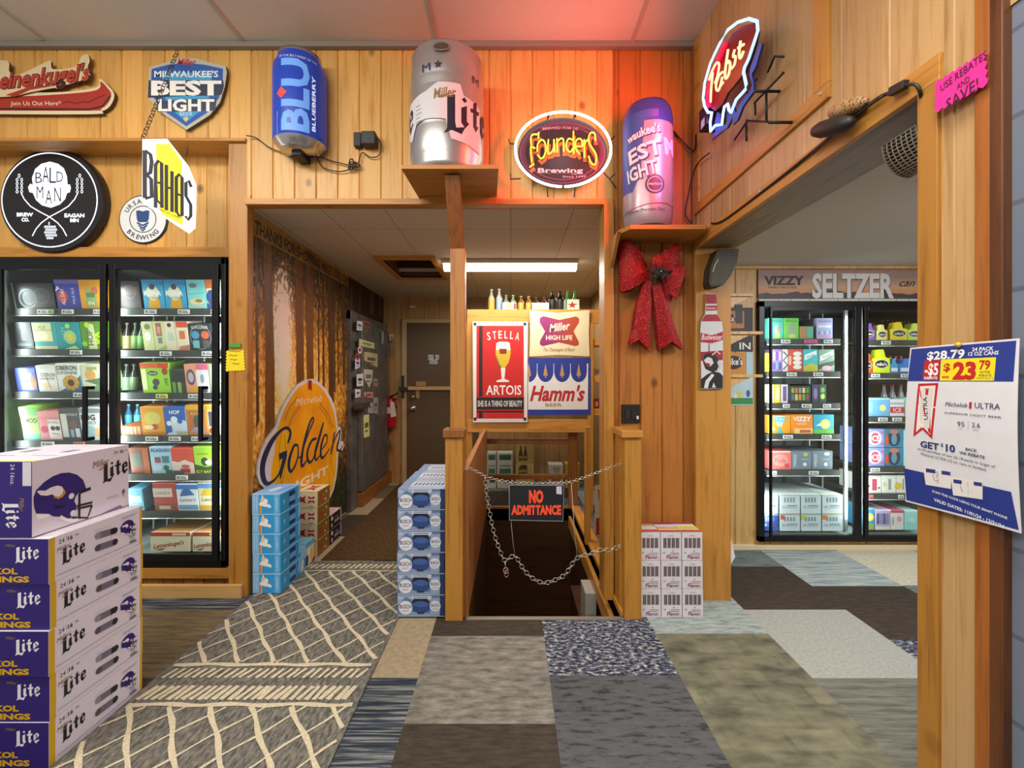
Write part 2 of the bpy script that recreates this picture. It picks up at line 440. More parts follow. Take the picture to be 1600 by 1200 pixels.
T['olive'] = carpet('carpet_olive_blocks', ((.3, '#4c4b40'), (.5, '#6d6b58'), (.7, '#827d66')), 2, 4, 3, 2, .5, 2.1)
T['light'] = carpet('carpet_pale_grey', ((.3, '#8f9089'), (.7, '#a9a99f')), 8, 8, 8, 4, .7)
T['paleblue'] = carpet('carpet_pale_blue_lines', ((.35, '#77858a'), (.5, '#9aa5a4'), (.65, '#b3b9b2')), .8, 8, 5)
T['teal'] = carpet('carpet_teal_grey', ((.35, '#4d5a5c'), (.6, '#75827f')), 1, 9, 6)
T['lightteal'] = carpet('carpet_light_teal_ripple', ((.35, '#78837f'), (.6, '#a0a8a2')), 2, 8, 6)
T['bluewood'] = carpet('carpet_blue_grey_streaks', ((.35, '#55616b'), (.5, '#7c8992'), (.62, '#a5aaa5')), .7, 11, 4)
T['cream'] = carpet('carpet_cream', ((.35, '#b5b09a'), (.65, '#cdc8b3')), 8, 8, 6)
T['chev'] = carpet('carpet_grey_olive_rows', ((.35, '#56564d'), (.6, '#77766b')), 1, 10, 4)
HOLE = (-.25, .64, 2.60, 4.75)
fl = MB()
def tile(x0, x1, y0, y1, m):
    hx0, hx1, hy0, hy1 = HOLE
    if x1 <= hx0 or x0 >= hx1 or y1 <= hy0 or y0 >= hy1:
        fl.poly([(x0, y0, 0), (x1, y0, 0), (x1, y1, 0), (x0, y1, 0)], T[m]); return
    if y0 < hy0: tile(x0, x1, y0, hy0, m)
    if y1 > hy1: tile(x0, x1, hy1, y1, m)
    a, b = max(y0, hy0), min(y1, hy1)
    if x0 < hx0: tile(x0, hx0, a, b, m)
    if x1 > hx1: tile(hx1, x1, a, b, m)
ST = .61
cols = {   # column start x -> (first edge y, list of tile kinds from that edge outward (up) and inward (down))
 -3.48: (2.70, ['navy', 'dark'], ['olivebrown', 'dark', 'weave']), -2.87: (2.68, ['navy', 'beige'], ['olivebrown', 'weave']),
 -2.26: (2.69, ['navy', 'olivebrown'], ['olivebrown', 'dark']), -1.65: (2.70, ['olivebrown', 'beige', 'dark', 'beige'], ['olivebrown', 'navy']),
 -1.04: (2.69, ['beige', 'navy', 'beige', 'dark'], ['beige', 'navy', 'weave']), -.43: (2.415, ['dark', 'olive', 'weave', 'dark'], ['weave', 'dark']),
 .18: (2.096, ['noise', 'dark', 'weave', 'olive'], ['dash', 'weave']), .79: (2.438, ['lightteal', 'teal', 'dark', 'dash'], ['olive', 'olive', 'dash']),
 1.40: (2.688, ['dark', 'teal'], ['light', 'chev', 'noise']), 2.01: (2.38, ['dark', 'paleblue'], ['noise', 'light', 'dark']),
 2.62: (2.39, ['teal', 'cream', 'bluewood'], ['paleblue', 'light']), 3.23: (2.5, ['light', 'paleblue'], ['dark'])}
for x, (e, up, dn) in cols.items():
    for i in range(7):
        y0, y1 = e+i*ST, e+(i+1)*ST
        if y0 < 6: tile(x, x+ST, y0, min(y1, 6.0), up[i % len(up)])
    for i in range(8):
        y1, y0 = e-i*ST, e-(i+1)*ST
        if y1 > -1.6: tile(x, x+ST, y0, y1, dn[i % len(dn)])
struct('floor', fl)
# ---- back wall: pine boards over the passage and to its right
wb = MB(); S = front(0, YW)
planks(wb, S, -4.2, -1.673, 2.885, 3.5, .137, PINE)
planks(wb, S, -1.673, .645, 2.52, 3.5, .137, PINE)
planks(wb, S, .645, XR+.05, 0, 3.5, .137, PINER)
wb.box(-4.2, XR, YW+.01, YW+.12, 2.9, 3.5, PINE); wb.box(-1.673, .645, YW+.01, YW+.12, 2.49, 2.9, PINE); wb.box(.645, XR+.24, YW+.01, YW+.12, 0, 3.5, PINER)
struct('wall_back', wb)
# ---- recessed wall with the left coolers
wr = MB(); S = front(0, 3.03)
planks(wr, S, -4.2, -1.78, 2.2, 2.9, .137, PINE)
planks(wr, front(0, 3.0), -4.2, -1.78, 0, .13, .137, PINELOW)
struct('wall_recess', wr)
t = MB(); t.box(-4.2, -1.673, 2.825, 3.04, 2.885, 2.905, TRIMH); struct('trim_ledge', t, .003)
t = MB(); t.box(-4.2, -1.795, 2.985, 3.03, 2.195, 2.262, TRIMH); struct('trim_cooler_top', t, .003)
t = MB(); t.box(-4.2, -1.80, 2.975, 3.0, .055, .125, TRIMH); struct('trim_cooler_bottom', t, .003)
t = MB(); t.box(-1.795, -1.675, 2.85, 2.915, 0, 2.885, TRIMW); struct('trim_post', t, .003)
t = MB(); t.box(-4.2, -1.70, 2.822, 2.848, 0, .082, BASEW); struct('baseboard_left', t, .003)
# header strip and casing of the passage
t = MB(); t.box(-1.68, -.27, 2.825, 2.96, 2.485, 2.522, TRIMH); t.box(-.268, .645, 2.825, 2.96, 2.485, 2.522, TRIMH); struct('trim_header', t, .002)
t = MB(); t.box(.585, .645, 2.80, 2.96, 0, 2.485, TRIMW); struct('trim_casing', t, .003)
# ---- passage walls
w = MB(); w.box(-1.82, -1.69, 2.90, 6.06, 0, 2.52, HALLP); struct('wall_passage_left', w)
w = MB(); S = front(0, 5.94); planks(w, S, -1.69, 1.12, 0, 2.5, .2, HALLP, .05); w.box(-1.69, 1.12, 5.95, 6.06, 0, 2.5, HALLP); struct('wall_passage_back', w)
w = MB(); S = wallR(1.06); planks(w, S, -5.94, -2.97, 0, 2.5, .2, wood('hall_panel_tan_side', '#b18b57', '#8c683a', .2, 'Y', 0, knots=.15)); w.box(1.07, 1.16, 2.97, 5.94, 0, 2.5, HALLP); struct('wall_passage_right', w)
ctile, nt, b = newmat('ceiling_tile_cream')
bk = N(nt, 'ShaderNodeTexBrick'); bk.inputs['Scale'].default_value = 1; bk.offset = 0; bk.inputs['Mortar Size'].default_value = .003
bk.inputs['Brick Width'].default_value = .41; bk.inputs['Row Height'].default_value = .82
bk.inputs['Color1'].default_value = lin('#cfc6b2'); bk.inputs['Color2'].default_value = lin('#c9bfaa'); bk.inputs['Mortar'].default_value = lin('#8d8472')
nt.links.new(coords(nt), bk.inputs['Vector'])
sp = noise(nt, coords(nt), 120, 3, .7)
nt.links.new(mixc(nt, .25, bk.outputs['Color'], ramp(nt, sp, ((.35, '#6b6353'), (.5, '#ffffff'))), 'MULTIPLY'), b.inputs['Base Color']); b.inputs['Roughness'].default_value = .9
HX0, HX1, HY0, HY1 = -1.17, -.72, 4.02, 4.80
def zc(y): return 2.483-(y-2.96)*.0131
c = MB()
def cq(x0, x1, y0, y1): c.add([(x0, y0, zc(y0)), (x1, y0, zc(y0)), (x1, y1, zc(y1)), (x0, y1, zc(y1))], [(0, 3, 2, 1)], ctile)
cq(-1.69, HX0, 2.9, 5.94); cq(HX1, 1.06, 2.9, 5.94); cq(HX0, HX1, 2.9, HY0); cq(HX0, HX1, HY1, 5.94)
struct('ceiling_passage', c)
ACO = col('#d8d4c8', .9)
c = MB(); c.box(-4.2, XR+.3, -2.2, 2.96, 3.5, 3.56, ACO); struct('ceiling', c)
t = MB(); t.box(-4.2, XR, 2.80, 2.838, 3.465, 3.5, col('#8a8377', .6)); struct('trim_ceiling', t, .003)
# seams of the main ceiling grid
t = MB()
for x in (-2.9, -1.68, -.46, .76): t.box(x-.012, x+.012, -2, 2.80, 3.492, 3.5, col('#b9b4a6', .6))
struct('trim_grid', t)
# ---- right wall with the wide opening to the side room
w = MB(); S = wallR(XR); pr = PANELX
def RW(y0, y1, z0, z1, pw=.2): planks(w, S, -y1, -y0, z0, z1, pw, pr, .03, .002, .006)
RW(1.0, 2.84, 2.26, 3.5); RW(1.08, 1.265, 0, 2.26)
w.box(XR+.008, XR+.24, 1.02, 2.96, 2.2, 3.5, wood('beam_underside', '#8f7c66', '#5f5144', .6, 'X', 0, knots=.2, along='Y')); w.box(XR+.008, XR+.24, 1.08, 1.255, 0, 2.19, TRIMW)
struct('wall_right', w)
t = MB(); t.box(XR-.012, XR+.01, 1.2, 2.82, 2.195, 2.27, TRIMY); struct('trim_beam', t, .002)
t = MB(); t.box(XR-.012, XR+.005, 1.206, 1.266, 0, 2.2, TRIMW); t.box(XR+.005, XR+.24, 1.255, 1.266, 0, 2.2, TRIMW); struct('trim_opening_near', t, .002)
t = MB(); t.box(XR-.006, XR+.215, 2.795, 2.815, 0, 2.2, wood('trim_jamb', '#b67f35', '#94601f', .6, 'X', .9, knots=.7, tint=.1)); t.box(XR-.012, XR, 2.80, 2.838, 0, 2.2, TRIMW); t.box(XR-.02, XR, 2.80, 2.838, 2.27, 3.46, DARKW); struct('trim_opening_far', t, .002)
t = MB(); t.box(XR-.014, XR+.004, 1.618, 2.80, 2.41, 2.468, TRIMY); t.box(XR-.014, XR+.004, 1.618, 1.70, 2.468, 3.49, wood('trim_frame_upright', '#c48b3e', '#986022', .6, 'Y', .31, knots=.2)); t.box(XR-.014, XR+.004, 2.74, 2.80, 2.468, 3.49, TRIMY); struct('trim_panel_frame', t, .002)
t = MB(); t.box(XR-.014, XR+.03, 1.07, 1.108, 0, 3.49, wood('trim_orange', '#b06a2c', '#94521d', .6, 'Y', .31, knots=0)); struct('trim_corner', t, .003)
t = MB(); t.box(XR-.018, XR+.03, 1.04, 1.07, 0, 3.49, wood('trim_umber', '#6d4020', '#4c2a12', .6, 'Y', .31, knots=0)); struct('trim_edge', t, .003)
blk, nt, b = newmat('painted_block_blue_grey'); br = N(nt, 'ShaderNodeTexBrick'); br.inputs['Scale'].default_value = 1
br.inputs['Brick Width'].default_value = .4; br.inputs['Row Height'].default_value = .2; br.inputs['Mortar Size'].default_value = .006
br.inputs['Color1'].default_value = lin('#737b8a'); br.inputs['Color2'].default_value = lin('#6b7382'); br.inputs['Mortar'].default_value = lin('#5a6170')
tc = N(nt, 'ShaderNodeTexCoord'); sx = N(nt, 'ShaderNodeSeparateXYZ'); nt.links.new(tc.outputs['Object'], sx.inputs[0]); cb = N(nt, 'ShaderNodeCombineXYZ')
nt.links.new(sx.outputs['Y'], cb.inputs[0]); nt.links.new(sx.outputs['Z'], cb.inputs[1]); nt.links.new(cb.outputs[0], br.inputs['Vector'])
nt.links.new(br.outputs['Color'], b.inputs['Base Color']); b.inputs['Roughness'].default_value = .6
w = MB(); w.box(XR+.004, XR+.24, -2.0, 1.045, 0, 3.5, blk); struct('wall_entrance', w)
# ---- side room
w = MB(); CL_, CB_, CT_ = XY(1186, 3.6), ZY(845, 3.6), ZY(472, 3.6)
planks(w, front(0, 3.63), 1.3, CL_, 0, 2.3, .2, ROOMP, .02); planks(w, front(0, 3.63), CL_, 4.6, CT_, 2.3, .2, ROOMP, .02); planks(w, front(0, 3.63), CL_, 4.6, 0, CB_, .13, ROOMP, .02); struct('wall_side_room_back', w)
w = MB(); w.box(1.36, 1.40, 2.97, 3.63, 0, 2.3, ROOMP); struct('wall_side_room_left', w)
w = MB(); w.box(4.6, 4.7, -1.0, 3.7, 0, 2.3, ROOMP); struct('wall_side_room_right', w)
plaster, nt, b = newmat('side_room_ceiling_grey'); f = noise(nt, coords(nt, 2, 14, 1), 4, 3)
nt.links.new(mixc(nt, f, '#d3d1ca', '#c4c2bb'), b.inputs['Base Color']); b.inputs['Roughness'].default_value = .85
c = MB(); c.box(XR+.24, 4.7, -1.0, 3.7, 2.285, 2.34, plaster); c.box(XR+.24, 1.5, 2.96, 3.7, 2.285, 2.34, plaster); struct('ceiling_side_room', c)
t = MB(); t.box(1.4, 4.6, 3.605, 3.632, 0, .04, col('#dcc9a0', .6)); struct('baseboard_side_room', t, .002)
t = MB(); t.box(1.4, 4.6, 3.60, 3.632, 2.265, 2.287, ROOMP); struct('trim_side_room', t, .002)
# ---- stair pit
x0, x1, y0, y1 = HOLE
w = MB()
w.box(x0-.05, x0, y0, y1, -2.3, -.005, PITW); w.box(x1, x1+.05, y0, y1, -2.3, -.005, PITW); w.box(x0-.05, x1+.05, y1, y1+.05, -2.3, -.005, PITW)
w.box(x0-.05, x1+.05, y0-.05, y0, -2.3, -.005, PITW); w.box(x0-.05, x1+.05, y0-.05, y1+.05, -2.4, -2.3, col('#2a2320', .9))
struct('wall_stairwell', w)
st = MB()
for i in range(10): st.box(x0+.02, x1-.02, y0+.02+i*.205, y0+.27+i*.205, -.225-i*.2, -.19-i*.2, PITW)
st.box(x0, x0+.02, y0, y0+.02, -.3, -.01, PITW)
struct('trim_stair_treads', st, .003)
t = MB(); t.box(x0-.01, x1+.01, y0-.03, y0+.004, -.004, .006, col('#8c8577', .4, .6)); struct('trim_nosing', t, .002)
# partition beside the stairs
w = MB(); w.box(-.285, -.25, 2.61, 4.75, 0, .86, PLY); w.box(-.292, -.243, 2.60, 2.612, 0, .86, DARKW); struct('wall_stair_partition', w, .002)
t = MB(); t.box(x1, x1+.09, 2.62, 4.75, -.12, .03, TRIMY); t.box(x1-.03, x1+.0, 2.62, 4.75, -.2, -.08, TRIMY); struct('trim_stair_edge', t, .003)
# posts
t = MB(); t.box(XY(697, 2.6), XY(724, 2.6), 2.56, 2.66, 0, ZY(684, 2.56), TRIMW); t.box(XY(694, 2.6), XY(727, 2.6), 2.545, 2.67, ZY(684, 2.55), ZY(671, 2.55), DARKW)
struct('trim_newel', t, .004)
t = MB(); t.box(XY(704, 2.64), XY(727, 2.64), 2.62, 2.70, 0, ZY(388, 2.62), TRIMW)
struct('trim_shelf_post', t, .004)
t = MB(); t.box(.655, .752, 2.575, 2.66, 0, ZY(684, 2.57), TRIMW); t.box(.635, .758, 2.56, 2.80, ZY(684, 2.57), ZY(673, 2.57), TRIMH); t.box(.65, .672, 2.66, 2.80, 0, ZY(684, 2.57), TRIMW)
struct('trim_newel_far', t, .004)
t = MB(); t.box(.62, .665, 3.72, 3.78, 0, .98, TRIMW); struct('trim_rail_post', t, .003)
# rails behind the stairwell
t = MB(); Y = 4.78
t.box(-.28, .6, Y-.03, Y+.03, ZY(693, Y), ZY(685, Y), DARKW); t.box(-.28, .6, Y-.03, Y+.03, ZY(748, Y), ZY(741, Y), DARKW); t.box(XY(888, Y), XY(902, Y), Y-.04, Y+.04, 0, ZY(675, Y), DARKW)
t.box(-.28, .66, Y-.03, Y+.0, -.13, .02, DARKW)
struct('trim_back_rail', t, .003)
# ================================================================ SIGNS AND THINGS ON THE WALLS
BLACK, WHITE, INK = '#121214', '#e9e7e2', '#15151a'
def tracer(sc, ox, oy, f): return lambda l: [f(ox+x*sc, oy+y*sc) for x, y in l]
IDP = lambda Y: (lambda px, py: PY(px, py, Y))
HSH = [(30,590),(60,510),(150,420),(250,355),(340,322),(430,315),(520,340),(590,400),(625,500),(545,545),(510,580),(490,640),(520,700),(500,760),(460,780),(455,830),(400,840),(330,815),(250,810),(200,780),(60,775),(40,720),(30,650)]
HHORN = [(65,530),(90,515),(160,520),(230,480),(300,462),(350,475),(370,510),(350,560),(310,590),(265,580),(240,560),(180,575),(110,570)]
HGOLD = [(370,500),(395,540),(360,590),(310,615),(255,598),(265,580),(310,590),(350,560)]
HJAW = [(50,785),(200,785),(215,810),(70,850)]
def _hu(l):   # straighten the traced drawing: metres on the face, face corner at (0,0)
    out = []
    for x, y in l:
        Y, Z = PX(50+x*.13333, 690+y*.13333, -1.712); out.append((Y-1.6, Z-.815))
    return out
HS, HH, HG, HJ = _hu(HSH), _hu(HHORN), _hu(HGOLD), _hu(HJAW)
HB = [(_hu(l), w) for l, w in (([(545,545),(675,497)], .012), ([(547,555),(545,840)], .009), ([(520,695),(695,655)], .008), ([(520,727),(690,690)], .008), ([(690,690),(640,830),(460,825)], .007))]
HC = _hu([(325,815),(390,850),(470,865),(530,850)])
HX0_, HZ0_ = min(p[0] for p in HS), min(p[1] for p in HJ)
HHT = max(p[1] for p in HS)-HZ0_
PURP = '#2c1a72'
def helmet(mb, S, u, v, h):
    k = h/HHT; q = lambda l: [(u+(a-HX0_)*k, v+(b-HZ0_)*k) for a, b in l]
    mb.flat(S, q(HS), PURP); mb.flat(S, q(HJ), '#f0eef2'); mb.flat(S, q(HH), '#e6e0ea'); mb.flat(S, q(HG), '#c08a2c')
    for l, w in HB: mb.stroke(S, q(l), w*k, '#1b1b1e')
    mb.stroke(S, q(HC), .012*k, '#efedf0')
    for x, y in _hu([(455,582),(472,775)]): mb.disc(S, u+(x-HX0_)*k, v+(y-HZ0_)*k, .011*k, .011*k, '#e2dfe4', 12)
    mb.stroke(S, q(_hu([(265,700),(330,705),(375,690)])), .006*k, '#14102c')

# ---- shield sign
g = tracer(.25, 0, 60, IDP(YW-.03)); S = front(0, YW-.012)
m = MB()
m.slab(g([(935,178),(1040,150),(1110,122),(1230,125),(1310,150),(1412,172),(1418,215),(1405,300),(1375,400),(1310,480),(1165,572),(1030,480),(985,440),(930,378),(928,260)]), S, 0, .018, '#b9b3a4', '#4b4338')
P = tracer(.25, 0, 60, IDP(YW-.03)); S2 = front(0, YW-.03)
m.flat(S2, g([(948,192),(1050,165),(1160,152),(1280,165),(1394,190),(1392,260),(1370,370),(1300,460),(1165,550),(1035,460),(960,370),(945,260)]), '#1d57a6')
m.flat(S2, g([(1010,215),(1330,215),(1300,420),(1165,520),(1040,420)]), '#3b9ccf')
m.flat(S2, g([(930,262),(1395,262),(1400,300),(1385,352),(1310,360),(1200,358),(925,372)]), '#23324c')
m.flat(S2, g([(980,392),(1355,372),(1345,452),(985,462)]), '#2b3a52')
def tx(mb, S, gx, s, x, y, h, m, w=None, **k):      # text whose centre and cap height are given in traced units
    u, v = gx([(x, y)])[0]; u1, v1 = gx([(x+100, y-100)])[0]; kx = abs(u1-u)/100; kv = abs(v1-v)/100
    return mb.text(S, s, u, v, h*kv, m, w=None if w is None else w*kx, **k)
tx(m, S2, g, "MILWAUKEE'S", 1165, 222, 40, '#f1efe8', 400, bold=.02)
tx(m, S2, g, 'BEST', 1165, 308, 88, '#f4f1ea', 440, bold=.045)
tx(m, S2, g, 'LIGHT', 1165, 416, 74, '#f1efe8', 350, bold=.035)
tx(m, S2, g, 'Miller', 1168, 146, 40, '#c5342b', 120, shear=.3, bold=.02)
tx(m, S2, g, 'BEER', 1165, 472, 22, '#cfe3ee', 80)
m.disc(S2, *g([(1163, 505)])[0], .018, .018, '#d9c36a', 4)
m.build('tin_sign', label='blue shield shaped tin sign high on the left of the pine wall', cat='sign')
# ---- canoe sign at the far left
def sm2(g, l): return [(p.x, p.y) for p in smoothpath([(u, v, 0) for u, v in g(l+l[:1])], 4)[:-1]]
m = MB(); S = front(0, YW-.012)
m.slab(sm2(g, [(-560,400),(-420,340),(-60,350),(60,340),(380,335),(600,305),(622,252),(680,300),(715,352),(690,420),(640,455),(560,474),(-300,470),(-500,450)]), S, 0, .018, '#e0cda6', '#3a2a1a')
m.flat(S2, sm2(g, [(-540,400),(-420,350),(0,365),(400,348),(608,322),(628,270),(672,310),(696,352),(675,405),(630,440),(555,452),(-300,448),(-490,430)]), '#a62d20')
m.stroke(S2, g([(-480,428),(-300,440),(555,444),(640,425),(690,360)]), .012, '#3a1512')
m.stroke(S2, g([(390,405),(430,395),(480,408),(520,395),(560,400),(600,375),(655,355)]), .005, '#2a1110')
m.slab(sm2(g, [(-600,300),(-300,180),(-60,150),(30,145),(70,160),(72,215),(130,235),(290,160),(330,150),(345,200),(480,185),(520,120),(560,110),(572,150),(560,185),(575,230),(545,262),(420,300),(370,322),(345,318),(200,345),(60,372),(-300,372)]), S, .018, .03, '#d8c59c', '#5a3a20')
S3 = front(0, YW-.042)
tx(m, S3, g, "Leinenkugel's", 262, 246, 104, '#3a1210', 640, shear=.35, bold=.055, rot=.10)
tx(m, S3, g, "Leinenkugel's", 259, 246, 102, '#b23a28', 632, shear=.35, bold=.03, rot=.10)
m.flat(S3, g([(50,362),(200,310),(400,296),(200,330),(110,372)]), '#a62d20')
tx(m, S2, g, 'Join Us Out Here*', 225, 405, 28, '#f0e2c8', 315)
m.build('tin_sign', label='red canoe shaped tin sign with Join Us Out Here, at the upper left corner', cat='sign')
# ---- round backlit sign
m = MB(); root = thing('round_lit_sign', 'big round black lit sign with a white bald head, above the left cooler', 'sign', (XY(79, 2.98), 3.0, ZY(390, 2.98)))
cx, cz = PY(79, 313, 2.96); R = 81*2.96/F
m.lathe([(R*.96, .0), (R, -.01), (R, -.06), (R*.985, -.066)], (cx, 3.03, cz), '#1a1a20', 48, 'Y')
S = front(0, 2.964); m.disc(S, cx, cz, R*.987, R*.987, '#1b171c', 48, 0)
gb = tracer(.1375, 0, 230, IDP(2.963)); S = front(0, 2.963); LW = emis('#e9f2ff', 1.5)
m.build('panel', root)
m = MB(); m.step = .00002; m.ring(S, *gb([(563, 600)])[0], 548*.1375*2.963/F, 540*.1375*2.963/F, .007, LW, 64)
m.flat(S, gb([(375,430),(365,350),(400,250),(470,190),(570,165),(660,190),(725,240),(760,330),(768,425),(795,425),(805,460),(795,510),(760,525),(740,590),(680,650),(580,688),(480,660),(410,600),(375,520),(335,510),(320,455),(345,415)]), LW)
for s in (-1, 1):
    X = lambda x: 563+s*(x-563)
    m.stroke(S, gb([(X(885),520),(X(850),590),(X(780),670),(X(690),725),(X(563),792),(X(470),860),(X(410),930),(X(368),1010)]), .006, LW)
    for i in range(4):
        y = 370+i*45
        for q in (-1, 1): m.ring(S, *gb([(X(905+q*26), y)])[0], .008, .012, .003, LW, 10)
    m.ring(S, *gb([(X(908), 325)])[0], .008, .014, .003, LW, 10)
for r in range(5):
    for q in range(-2+(r > 3), 3-(r > 3)): m.ring(S, *gb([(570+q*27+(r % 2)*13, 905+r*32)])[0], .007, .008, .003, LW, 8)
m.ring(S, *gb([(560, 868)])[0], .004, .012, .002, LW, 8)
for s_, x, y, w in (('BREW', 285, 765, 185), ('CO.', 290, 823, 85), ('EAGAN', 848, 775, 225), ('MN', 848, 830, 95)): tx(m, S, gb, s_, x, y, 42, LW, w, bold=.03)
m.build('lit_artwork', root)
m = MB(); S = front(0, 2.9605)
for ch, x, y, h in (('B', 445, 345, 130), ('A', 525, 305, 190), ('L', 605, 315, 190), ('D', 685, 335, 130), ('M', 460, 510, 150), ('A', 560, 560, 170), ('N', 660, 535, 180)): tx(m, S, gb, ch, x, y, h, '#2a2a30', 76, bold=-.002)
m.build('lettering', root)
# ---- round tin sign behind the hanging one
m = MB(); g = tracer(.25, 0, 60, IDP(3.01)); cx, cz = PY(222, 342, 3.01); r = 38*3.01/F; S = front(0, 3.018)
m.lathe([(0, 0), (r, 0), (r, -.01), (0, -.012)], (cx, 3.03, cz), '#2d3642', 40, 'Y')
S = front(0, 3.017); m.disc(S, cx, cz, r*.95, r*.95, '#e8e9e8', 40); m.ring(S, cx, cz, r*.56, r*.56, .006, '#28384c'); 
for i, ch in enumerate('URSA'): t_ = .62+.28*(1.5-i)+PI/2; m.text(S, ch, cx+math.cos(t_)*r*.75, cz+math.sin(t_)*r*.75, .032, '#26364a', rot=t_-PI/2, bold=.02)
for i, ch in enumerate('BREWING'): t_ = -PI/2+.27*(i-3); m.text(S, ch, cx+math.cos(t_)*r*.75, cz+math.sin(t_)*r*.75, .032, '#26364a', rot=t_+PI/2, bold=.02)
m.flat(S, [(cx-.045, cz+.055), (cx-.025, cz+.06), (cx, cz+.052), (cx+.025, cz+.06), (cx+.045, cz+.055), (cx+.04, cz+.0), (cx+.03, cz-.02), (cx-.03, cz-.02), (cx-.04, cz)], '#244d86')
for i in range(3):
    z = cz-.03-i*.018; w_ = .04-.011*i
    m.flat(S, [(cx-w_, z+.012), (cx, z-.006), (cx+w_, z+.012), (cx+w_, z), (cx, z-.018), (cx-w_, z)], '#244d86')
m.build('tin_sign', label='round white tin sign with a blue bear head, partly behind the bright hanging sign', cat='sign')
# ---- hanging double sided light box
root = thing('hanging_light_box', 'bright white and yellow six sided light box hanging on a chain over the left cooler', 'sign', (-2.28, 2.62, ZY(362, 2.62)))
def gh(l):           # the box hangs turned: left edge nearer
    out = []
    for x, y in l:
        px, py = x*.25, 60+y*.25; t_ = (px-223)/(305-223); out.append((t_, px, py))
    return out
Ln, Rn = Vector((*[XY(222, 2.52)], 2.52)), Vector((*[XY(305, 2.66)], 2.66))
d = (Rn-Ln); W_ = d.length; du = d.normalized()
SB = plane((Ln.x, Ln.y, 0), (du.x, du.y, 0), (0, 0, 1))
def hb(l):
    out = []
    for x, y in l:
        px, py = x*.25, 60+y*.25; k_ = (px-CX)/F
        t_ = (k_*Ln.y-Ln.x)/(du.x-k_*du.y); Y = Ln.y+t_*du.y; out.append((t_, EYE+(CY-py)*Y/F))
    return out
LB = emis('#f4f7fa', 1.1); YE = emis('#f2d51c', .75)
m = MB(); ol = hb([(890,630),(1045,628),(1180,800),(1228,920),(1222,1160),(1180,1195),(900,1010),(888,990)])
m.slab(ol, SB, -.09, 0, LB, emis('#eef4fa', 2.0)); m.build('light_box', root)
m = MB(); m.flat(SB, hb([(975,660),(1060,660),(1138,770),(1138,1000),(1145,1170),(1010,1100),(978,1000)]), YE)
for st, w in (([(905,700),(905,1000)], 22), ([(905,700),(940,725),(948,770),(940,840),(915,850)], 20), ([(915,850),(945,880),(948,990),(905,1000)], 20),
          ([(972,1060),(972,790),(990,765),(1010,780),(1012,1060)], 18), ([(972,900),(1012,905)], 14), ([(975,920),(978,1010),(1000,1030),(1012,1020)], 16),
          ([(1040,790),(1040,1075)], 18), ([(1075,830),(1075,1085)], 18), ([(1040,930),(1075,940)], 14),
          ([(1102,1090),(1102,870),(1120,850),(1138,870),(1138,1110)], 18), ([(1102,970),(1138,985)], 14), ([(1102,1080),(1120,1110),(1138,1105)], 14),
          ([(1195,930),(1180,890),(1162,905),(1162,985),(1192,1040),(1192,1110),(1175,1135),(1160,1110)], 18)):
    m.stroke(SB, hb(st), w*.25*2.58/F, '#20242c')
u, v = hb([(1060, 1095)])[0]; m.text(SB, 'BREW LABS', u, v, .014, '#26282c', w=.11, rot=-.30)
m.build('lettering', root)
def chain(pts, link=.03, r=.0025, m='#8a8880', flat=.4, metal=True):
    mb = MB(); P = [Vector(p) for p in pts]; L = [0]
    for a, b in zip(P, P[1:]): L.append(L[-1]+(b-a).length)
    mm = col(m, .35, .9 if metal else 0); n = max(2, int(L[-1]/(link*.78)))
    def at(s):
        for i in range(len(P)-1):
            if s <= L[i+1]: return P[i].lerp(P[i+1], (s-L[i])/(L[i+1]-L[i]+1e-9)), (P[i+1]-P[i]).normalized()
        return P[-1], (P[-1]-P[-2]).normalized()
    for i in range(n):
        c, d = at((i+.5)*L[-1]/n); u = Vector((0, 1, 0)) if abs(d.y) < .9 else Vector((1, 0, 0))
        a = d.cross(u).normalized(); b = d.cross(a).normalized(); w = a if i % 2 else b
        ring = [c+d*(math.cos(t)*link/2)+w*(math.sin(t)*link*flat) for t in [2*PI*k/10 for k in range(10)]]
        mb.tube(ring, r, mm, 5, closed=True)
    return mb
Z0 = ZY(218, 2.6)
chain([(XY(279, 2.75), 2.74, ZY(82, 2.75)), (XY(222, 2.54), 2.54, ZY(219, 2.54))], .03, .002, '#5d5a54').build('chain', root)
m = MB(); m.tube([(XY(292, 2.6), 2.60, ZY(238, 2.6)), (XY(293, 2.7), 2.7, ZY(230, 2.7)), (XY(295, 3.0), 2.98, ZY(246, 3.0))], .004, '#3c3a36', 6); m.build('cord', root)
# ---- blue can lamp
root = thing('can_shaped_light', 'tall blue can shaped lit sign on the pine wall left of the keg', 'sign', (XY(469, 2.74), 2.74, ZY(228, 2.74)))
Yc = 2.76; cx = XY(469, Yc); rb = 39*Yc/F; zb, zt = ZY(226, 2.65), ZY(72, 2.65); hh = zt-zb
prof = [(.0, 0), (rb*.7, 0), (rb*.76, .012), (rb*.98, .05), (rb, .075), (rb, hh-.12), (rb*.97, hh-.08), (rb*.82, hh-.03), (rb*.80, hh-.02), (rb*.80, hh), (0, hh)]
ALU = col('#c9c9cc', .25, .9)
bl, nt, b = newmat('blue_glow_can'); 
nt.links.new(mixc(nt, noise(nt, coords(nt), 8, 1), '#1c3aa0', '#2246b2'), b.inputs['Base Color']); b.inputs['Emission Color'].default_value = lin('#1c3aa6'); b.inputs['Emission Strength'].default_value = .25; b.inputs['Roughness'].default_value = .3
m = MB(); m.lathe(prof, (cx, Yc, zb), bl, 36, a0=-PI*.6, a1=PI*.6, mats=[ALU, ALU, ALU, bl, bl, bl, bl, bl, ALU, ALU]); m.build('can', root)
m = MB(); S = cyl((cx, Yc, zb), lambda v: rb, .36); S.rad = rb; PB = emis('#5f95dd', .45)
